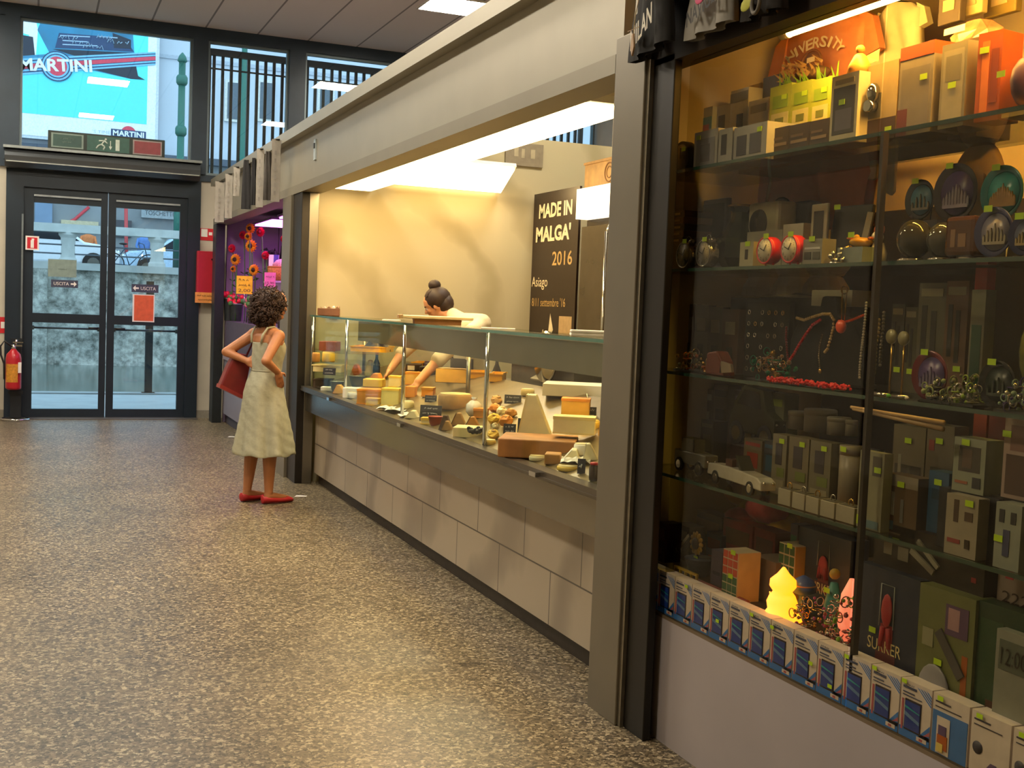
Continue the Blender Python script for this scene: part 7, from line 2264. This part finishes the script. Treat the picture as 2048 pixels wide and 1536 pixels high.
# ---------- t-shirts over the header
BLK = mat('#16130f', .9, 0, .15)
t, w, h = shirt('t_shirt', 1232, 1352, -170, 104, 1.9, 'black t-shirt with white letters and red heart over the pillar', BLK, (("I", -.1, .36, .15, .07, 0), ("MILAN", .06, .16, .15, .66, .12)), True, -.25, p_('#cfc8b6', .8))
MB().prism([(0, h * .3), (w * .14, h * .38), (w * .15, h * .43), (w * .09, h * .46), (0, h * .42), (-w * .09, h * .46), (-w * .15, h * .43), (-w * .14, h * .38)][::1], -.030, -.028).build('heart_print', p_('#b83a30', .7), t, (w * .19, 0, h * .02))
t, w, h = shirt('t_shirt', 1352, 1470, -190, 62, 1.9, 'grey white t-shirt with dark lettering and pink print over the header', mat('#8f8a80', .9, 0, .08), (("NAVIGLI", .08, .17, .13, .74, .1),), True, -.2, p_('#2c2a28', .8))
MB().ell((w * .06, -.03, h * .26), (w * .14, .004, h * .07), 12).build('pink_print', p_('#d0567c', .8), t)
t, w, h = shirt('t_shirt', 1474, 1560, -200, 30, 1.9, 'dark t-shirt with yellow green print over the header', mat('#221c16', .9, 0, .15), (), True, -.2)
MB().ell((-w * .1, -.03, h * .1), (w * .2, .004, h * .06), 12).build('yellow_print', p_('#a8a838', .8), t)
MB().torus((w * .22, -.03, h * .06), w * .13, .006, 'y', 18, 6).build('grey_ring_print', p_('#6a6458', .8), t)
t = thing('wooden_tag', 'small wooden tag hanging on a pale string from the black shirt', 'tag', at(1263, 112, 0, 1.86), FAC)
MB().prism([(-.012, .03), (0, 0), (.012, .03), (.004, .075), (-.004, .075)], 0, .006).build('tag_body', p_('#a8845a'), t)
MB().tube([(0, .003, .075), (.01, .003, .14), (.02, .01, .2)], .002, 5).build('string', p_('#c9b48a'), t)
MB().cyl((-.04, 0, 0), (.04, 0, 0), .001).build('crosspiece', p_('#a8845a'), t, (0, .003, .09))

# ================================================================== PEOPLE
def blob(name, shapes, m, parent, voxel=.006, smooth=3):
    """shapes: ('c', p0, p1, r0, r1) round cones, ('e', centre, radii, rot) ellipsoids -> one continuous skin"""
    b = MB()
    for s in shapes:
        if s[0] == 'c':
            p0, p1, r0, r1 = Vector(s[1]), Vector(s[2]), s[3], s[4]
            n = max(2, int((p1 - p0).length / (min(r0, r1) * .9)) + 1)
            b.tube([p0.lerp(p1, i / n) for i in range(n + 1)], [r0 + (r1 - r0) * i / n for i in range(n + 1)], 12)
            b.ell(p0, r0 * .999, 12)
            b.ell(p1, r1 * .999, 12)
        else:
            b.ell(s[1], s[2], 18, 0, s[3] if len(s) > 3 else None)
    tmp = b.build('tmp', m)
    r = tmp.modifiers.new('r', 'REMESH')
    r.mode = 'VOXEL'
    r.voxel_size = voxel
    q = tmp.modifiers.new('s', 'SMOOTH')
    q.factor = .5
    q.iterations = smooth
    dg = bpy.context.evaluated_depsgraph_get()
    me = bpy.data.meshes.new_from_object(tmp.evaluated_get(dg))
    old = tmp.data
    bpy.data.objects.remove(tmp)
    bpy.data.meshes.remove(old)
    me.name = name
    me.materials.clear()
    me.materials.append(m)
    me.polygons.foreach_set('use_smooth', [True] * len(me.polygons))
    o = bpy.data.objects.new(name, me)
    COL.objects.link(o)
    o.parent = parent
    return o


def hand(wrist, d, palm_n, side, L=.17, curl=.5, spread=1.0):
    """palm and five fingers: d points along the fingers, palm_n out of the palm, side towards the thumb"""
    d, n, s = Vector(d).normalized(), Vector(palm_n).normalized(), Vector(side).normalized()
    w = Vector(wrist)
    out = [('c', w, w + d * .03, .022, .026)]
    for k in (-1, 0, 1):
        out.append(('c', w + d * .025 + s * .016 * k, w + d * L * .5 + s * .021 * k, .015, .0125))
    for k, (ln, off) in enumerate(((.40, 1.0), (.45, .36), (.42, -.3), (.33, -.95))):
        a = w + d * L * .5 + s * (.024 * off)
        dd = (d + s * .1 * off * spread).normalized()
        b1 = a + (dd + n * curl * .35).normalized() * L * ln * .48
        b2 = b1 + (dd + n * curl * 1.0).normalized() * L * ln * .32
        b3 = b2 + (dd + n * curl * 1.8).normalized() * L * ln * .24
        out += [('c', a, b1, .0088, .008), ('c', b1, b2, .008, .0074), ('c', b2, b3, .0074, .0064)]
    t0 = w + d * L * .14 + s * .022
    t1 = t0 + (d * .6 + s * .9 + n * .2).normalized() * L * .25
    t2 = t1 + (d * .95 + s * .3 + n * .35).normalized() * L * .2
    out += [('c', t0, t1, .0125, .0095), ('c', t1, t2, .0095, .0075)]
    return out


def head_shapes(c, fwd, up, k=1.0):
    """skull, jaw, nose, lips, brows, ears around centre c"""
    f, u = Vector(fwd).normalized(), Vector(up).normalized()
    f = (f - u * f.dot(u)).normalized()
    s = u.cross(f)
    c = Vector(c)
    g = lambda a, b_, d: c + (f * a + s * b_ + u * d) * k
    sh = [('c', g(-.022, 0, .03), g(.012, 0, .035), .083 * k, .078 * k), ('c', g(.02, 0, .02), g(.035, 0, -.04), .068 * k, .05 * k), ('c', g(.035, 0, -.04), g(.052, 0, -.088), .048 * k, .028 * k)]
    for b_ in (-1, 1):
        sh += [('c', g(-.02, b_ * .05, -.03), g(.045, b_ * .02, -.085), .028 * k, .02 * k), ('c', g(.066, b_ * .03, .012), g(.072, b_ * .014, .012), .013 * k, .013 * k), ('c', g(.06, b_ * .036, -.022), g(.06, b_ * .036, -.022), .02 * k, .02 * k)]
        sh += [('e', g(-.008, b_ * .077, -.008), (.02 * k, .012 * k, .03 * k))]
    sh += [('c', g(.083, 0, .004), g(.101, 0, -.026), .009 * k, .011 * k), ('c', g(.084, -.010, -.03), g(.084, .010, -.03), .009 * k, .009 * k)]
    sh += [('c', g(.081, -.017, -.054), g(.081, .017, -.054), .007 * k, .007 * k), ('c', g(.079, -.014, -.064), g(.079, .014, -.064), .0075 * k, .0075 * k), ('e', g(.073, 0, -.09), (.017 * k,) * 3)]
    return sh, g


def eyes(g, parent, k=1.0):
    for b_ in (-1, 1):
        e = MB().ell(g(.071, b_ * .031, -.002), .011 * k, 12, 0).ell(g(.0795, b_ * .031, -.003), .0048 * k, 10, 1)
        e.build('eye', [p_('#e8e2d8', .2), p_('#2a1c14', .1)], parent)
        MB().tube([g(.086, b_ * .016, .017), g(.084, b_ * .03, .021), g(.073, b_ * .046, .016)], .0035 * k, 6).build('eyebrow', p_('#2c1c14', .8), parent)
    MB().tube([g(.0875, -.019, -.058), g(.0905, 0, -.0585), g(.0875, .019, -.058)], .0038 * k, 6).build('lips', p_('#a85a4a', .4), parent)


SKIN = mat('#b0744c', .5, 0, .06, 12)
SKIN2 = mat('#d79a6c', .5, 0, .06, 12)

# ---- customer in the pale sleeveless dress
TH = math.radians(22)
WX, WY = 1.585, 8.55
wm = thing('person', 'woman with curly brown hair in pale sleeveless dress, hands on hips', 'person', (WX, WY, 0), TH)
sh, g = head_shapes((.06, 0, 1.475), (1, -.12, -.18), (.12, 0, 1), .93)
body = list(sh)
body += [('c', (.03, 0, 1.40), (.005, 0, 1.28), .045, .05), ('c', (0, 0, 1.28), (0, -.11, 1.255), .05, .045), ('c', (0, 0, 1.28), (-.01, .11, 1.255), .05, .045),
         ('c', (.01, -.06, 1.2), (.01, .06, 1.2), .085, .085), ('c', (.0, -.04, 1.1), (0, .04, 1.1), .085, .085), ('c', (0, -.03, 1.0), (0, .03, 1.0), .085, .085), ('c', (-.02, -.045, .86), (-.02, .045, .86), .08, .08)]
# right arm (towards the camera): elbow behind, hand on the waist
RS, RE, RW = (-.005, -.158, 1.245), (-.155, -.235, 1.07), (-.015, -.175, .985)
body += [('c', RS, RE, .044, .034), ('c', RE, RW, .035, .024), ('e', RS, (.05, .045, .05))]
body += hand(RW, (.42, .25, -.9), (.1, 1, .1), (.85, 0, .45), .165, .35)
LS, LE, LW = (-.015, .158, 1.245), (-.20, .235, 1.11), (-.115, .10, 1.055)
body += [('c', LS, LE, .044, .034), ('c', LE, LW, .035, .024), ('e', LS, (.05, .045, .05))]
body += hand(LW, (.45, -.7, -.35), (.8, .5, .1), (.3, .1, .9), .165, .4)
for s, hip, kn, an, toe in ((-1, (-.01, -.085, .82), (.015, -.08, .46), (-.0, -.075, .085), (.16, -.085, .03)), (1, (-.03, .085, .82), (-.035, .09, .46), (-.075, .10, .085), (.085, .115, .03))):
    body += [('c', hip, kn, .066, .052), ('c', kn, (kn[0] - .018, kn[1], kn[2] - .12), .052, .052), ('c', (kn[0] - .018, kn[1], kn[2] - .12), an, .052, .031), ('c', an, (an[0] - .01, an[1], .045), .031, .03), ('c', (an[0], an[1], .06), toe, .033, .022), ('e', (an[0], an[1], .09), (.03, .035, .03))]
blob('body', body, SKIN, wm, .0055, 3)
eyes(g, wm, .93)
# curly hair
random.seed(4)
hc = Vector((.03, 0, 1.475))
b = MB()
lobes = [(hc + Vector((-.03, 0, .015)), Vector((.112, .115, .1))), (hc + Vector((-.06, 0, -.06)), Vector((.085, .118, .085)))]
for c_, r_ in lobes:
    b.ell(c_, tuple(r_ * .95), 20)
n_ = 0
while n_ < 620:
    c_, r_ = lobes[n_ % 2]
    dv = Vector((random.gauss(0, 1), random.gauss(0, 1), random.gauss(0, 1))).normalized()
    base = c_ + Vector((dv.x * r_.x, dv.y * r_.y, dv.z * r_.z))
    n_ += 1
    if base.x > .1 and base.z < 1.5:
        continue
    ln = random.uniform(.028, .05)
    dr = (dv * .75 + Vector((0, 0, -.6)) + Vector((random.uniform(-.4, .4), random.uniform(-.4, .4), random.uniform(-.2, .4)))).normalized()
    u = dr.orthogonal().normalized()
    w = dr.cross(u)
    rc = random.uniform(.007, .013)
    pts = [base - dv * .01 + dr * ln * k / 8 + (u * math.cos(k * 1.2) + w * math.sin(k * 1.2)) * rc for k in range(9)]
    b.tube(pts, [.0055 * (1 - .05 * k) for k in range(9)], 5)
b.build('curly_hair', mat('#3a2419', .6, 0, .4, 40), wm)


def loft(rings, n=48, fold=0.0, nf=9, seed=0.0, crease=0.0):
    """rings: (z, cx, cy, rx, ry, fold_weight)"""
    vs, fs = [], []
    for (z, cx, cy, rx, ry, fw) in rings:
        for i in range(n):
            a = 2 * PI * i / n
            f = 1 + fold * fw * (.6 * math.sin(nf * a + seed) + .4 * math.sin((nf * 2 - 3) * a + z * 3 + seed)) + crease * math.sin(a * 5 + z * 46) * math.sin(z * 31 + a * 3)
            vs.append((cx + rx * f * math.cos(a), cy + ry * f * math.sin(a), z + .008 * fw * math.sin(nf * a + 1)))
    m = len(rings)
    for j in range(m - 1):
        for i in range(n):
            fs.append((j * n + i, j * n + (i + 1) % n, (j + 1) * n + (i + 1) % n, (j + 1) * n + i))
    return vs, fs


base_r = [(.365, 0, 0, .205, .215, 1), (.375, 0, 0, .207, .217, 1), (.42, 0, 0, .200, .21, .95), (.5, -.002, 0, .187, .198, .8), (.58, -.005, 0, .175, .188, .62), (.66, -.008, 0, .163, .178, .48), (.74, -.012, 0, .15, .168, .34), (.82, -.016, 0, .136, .158, .22), (.88, -.015, 0, .124, .148, .14), (.94, -.008, 0, .108, .132, .07), (.98, 0, 0, .10, .121, .03), (1.03, .004, 0, .103, .122, .02), (1.08, .012, 0, .11, .127, .02), (1.13, .02, 0, .116, .131, .0), (1.165, .02, 0, .114, .131, 0), (1.195, .014, 0, .106, .129, 0)]
rr = []
for a, c in zip(base_r[:-1], base_r[1:]):
    for k in range(4):
        u = k / 4
        rr.append(tuple(p * (1 - u) + q * u for p, q in zip(a, c)))
rr.append(base_r[-1])
vs, fs = loft(rr, 110, .13, 7, .7, .02)
dm = MB().add(vs, fs, 0, True)
dress = dm.build('dress', mat('#a5a38c', .85, 0, .06, 40, bump=.25), wm)
so = dress.modifiers.new('thick', 'SOLIDIFY')
so.thickness = .004
so.offset = 1
st = MB()
for s in (-1, 1):
    st.tube([(-.09, s * .065, 1.19), (-.085, s * .075, 1.25), (-.052, s * .085, 1.302), (-.0, s * .088, 1.312), (.05, s * .082, 1.28), (.1, s * .07, 1.2)], .009, 8)
st.build('shoulder_strap', mat('#b0ad94', .85, 0, .05, 60), wm)
MB().tube([(.1 * math.cos(a) + .0, .122 * math.sin(a), .985) for a in [2 * PI * i / 40 for i in range(40)]], .006, 6, closed=True).build('waist_seam', mat('#98957e', .85, 0, .05, 60), wm)
SHOE = mat('#b3262c', .45, 0, .08, 20)
for an, toe in (((-.01, -.075), (.165, -.087)), ((-.085, .10), (.09, .117))):
    dx, dy = toe[0] - an[0], toe[1] - an[1]
    L = math.hypot(dx, dy)
    ux, uy = dx / L, dy / L
    vs, fs = [], []
    N = 16
    secs = [(-.045, .012, .028, .06), (-.04, .03, .04, .064), (0, .036, .045, .058), (.05, .039, .04, .046), (.1, .043, .035, .04), (.15, .044, .038, .045), (.185, .036, .03, .038), (.21, .02, .018, .026), (.218, .004, .008, .012)]
    for (t_, hw, lo, hi) in secs:
        for i in range(N):
            a = 2 * PI * i / N
            z = .006 + (hi * (.5 + .5 * math.sin(a)) if math.sin(a) > -.98 else 0)
            q = hw * math.cos(a) * (1.0 if math.sin(a) < .6 else .92)
            vs.append((an[0] + ux * t_ - uy * q, an[1] + uy * t_ + ux * q, max(.004, z)))
    for j in range(len(secs) - 1):
        for i in range(N):
            fs.append((j * N + i, j * N + (i + 1) % N, (j + 1) * N + (i + 1) % N, (j + 1) * N + i))
    fs += [tuple(range(N))[::-1], tuple((len(secs) - 1) * N + i for i in range(N))]
    # open throat of the flat shoe: drop the faces on top between heel and vamp
    keep = []
    for j in range(len(secs) - 1):
        for i in range(N):
            a = 2 * PI * (i + .5) / N
            if 1 <= j <= 4 and math.sin(a) > .72:
                continue
            keep.append(fs[j * N + i])
    shoe = MB().add(vs, keep + fs[-2:], 0, True).build('flat_shoe', SHOE, wm)
    so = shoe.modifiers.new('thick', 'SOLIDIFY')
    so.thickness = .003
    MB().ell((an[0] + ux * .085, an[1] + uy * .085, .006), (.13, .04, .006), 18, 0, (0, 0, math.atan2(uy, ux))).build('sole', p_('#5a2a20', .7), shoe)

# her handbag
bc = at(466, 752, 1, 8.70)
hbag = thing('handbag', 'dark red leather handbag hanging behind the woman in pale dress', 'handbag', (bc[0], 8.70, .80), .12)
q = lambda px, py: (at(px, py, 1, 8.70)[0] - bc[0], at(px, py, 1, 8.70)[2] - .80)
BAGM = mat('#6e1a1c', .4, 0, .15, 10)
pl = [q(436, 772), q(484, 796), q(500, 722), q(488, 708), q(468, 704), q(452, 735)]
MB().prism(pl, -.05, .05).build('bag_body', BAGM, hbag, bevel=.012)
MB().prism([q(435, 774), q(484, 798), q(486, 792), q(437, 767)], -.052, .052).build('base_trim', p_('#8a2c28', .4), hbag)
a1, a2 = q(470, 707), q(492, 712)
MB().tube([(a1[0], -.02, a1[1]), (a1[0] + .03, .0, a1[1] + .10), (a1[0] + .09, .0, a1[1] + .16), (a2[0] + .05, .0, a2[1] + .1), (a2[0], -.02, a2[1])], .008, 8).build('handle', BAGM, hbag)
MB().patch(a1[0] - .0, a2[0], a1[1] - .02, a1[1] - .008, -.052, 0).build('zip', p_('#3a1212', .4), hbag)

# ---- stall keeper bending over the counter
HC = at(872, 606, 0, 2.86)
KX, KY = 3.12, HC[1] - .12
kp = thing('person', 'stall keeper with dark topknot and white shirt bending over the counter', 'person', (KX, KY, 0))


def lk(p):
    return Vector((p[0] - KX, p[1] - KY, p[2]))


hd = lk(HC)
hd.z -= .015
f_ = Vector((-.72, .42, -.52))
sh, g2 = head_shapes(hd, f_, (-.42, .16, .9), .98)
nb = hd + Vector((.085, -.07, -.075))
sy = Vector((.12, -.34, 0)).normalized()
chest = Vector((-.06, -.07, 1.335))
LSh, RSh = chest + Vector((.05, -.165, .06)), chest + Vector((.03, .165, .06))
Lh = lk(at(836, 764, 0, 2.50))
Le = lk(at(893, 702, 0, 2.72))
Rh = lk(at(782, 738, 0, 2.58))
Re = lk(at(812, 694, 0, 2.74))
bd = list(sh) + [('c', hd + Vector((.015, -.01, -.05)), nb, .05, .055), ('c', nb, chest, .06, .09), ('c', LSh, RSh, .06, .06), ('c', chest, Vector((.0, -.01, 1.08)), .12, .115), ('c', Vector((0, 0, 1.08)), Vector((.06, 0, .92)), .115, .13),
                 ('c', LSh, Le, .047, .041), ('c', Le, Lh, .042, .03), ('c', RSh, Re, .047, .041), ('c', Re, Rh, .042, .03)]
bd += hand(Lh, Lh - Le + Vector((0, 0, -.12)), (-.1, .5, -.5), (-.5, .9, 0), .17, .6)
bd += hand(Rh, Rh - Re + Vector((-.05, 0, -.08)), (-.1, -.5, -.5), (-.5, -.9, 0), .17, .5)
for s in (-1, 1):
    bd += [('c', (.07, s * .09, .9), (.03, s * .1, .48), .09, .06), ('c', (.03, s * .1, .48), (.06, s * .1, .08), .058, .036), ('c', (.06, s * .1, .05), (-.1, s * .11, .035), .035, .03)]
blob('body', bd, SKIN2, kp, .0065, 3)
eyes(g2, kp, .98)
b = MB().ell(g2(-.035, 0, .04), (.105, .105, .095), 18).ell(g2(-.065, 0, -.02), (.072, .092, .085), 16)
b.ell(g2(-.055, 0, .145), (.05, .05, .045), 14)
for k in range(18):
    a = -1.2 + 2.4 * k / 17
    b.tube([g2(.05 * math.cos(a), .078 * math.sin(a), .075), g2(-.02 + .02 * math.cos(a), .07 * math.sin(a), .11), g2(-.05, .02 * math.sin(a), .125)], [.012, .014, .01], 6)
b.build('dark_hair_with_topknot', mat('#33231b', .55, 0, .3, 30), kp)
shirt_shapes = [('c', LSh, RSh, .075, .075), ('c', nb + Vector((.02, -.02, -.005)), chest, .066, .115), ('c', chest, Vector((0, -.01, 1.06)), .136, .133), ('c', Vector((0, 0, 1.06)), Vector((.06, 0, .9)), .133, .15), ('c', LSh, LSh.lerp(Le, .95), .06, .054), ('c', RSh, RSh.lerp(Re, .95), .06, .054), ('c', LSh.lerp(Le, .9), Le + (Lh - Le) * .3, .058, .056), ('c', RSh.lerp(Re, .9), Re + (Rh - Re) * .3, .058, .056)]
blob('white_shirt', shirt_shapes, mat('#e9dcb8', .8, 0, .05, 30), kp, .0085, 5)
ap = MB()
vs, fs = [], []
for j in range(9):
    z = .5 + .62 * j / 8
    for i in range(13):
        a = math.radians(105 + 150 * i / 12)
        rx, ry = .165 + .015 * math.sin(i), .168
        vs.append((.02 - .02 * (j / 8) + rx * math.cos(a), ry * math.sin(a), z))
for j in range(8):
    for i in range(12):
        k = j * 13 + i
        fs.append((k, k + 1, k + 14, k + 13))
apo = ap.add(vs, fs, 0, True).build('dark_apron', mat('#35302c', .85, 0, .1), kp)
so = apo.modifiers.new('thick', 'SOLIDIFY')
so.thickness = .004
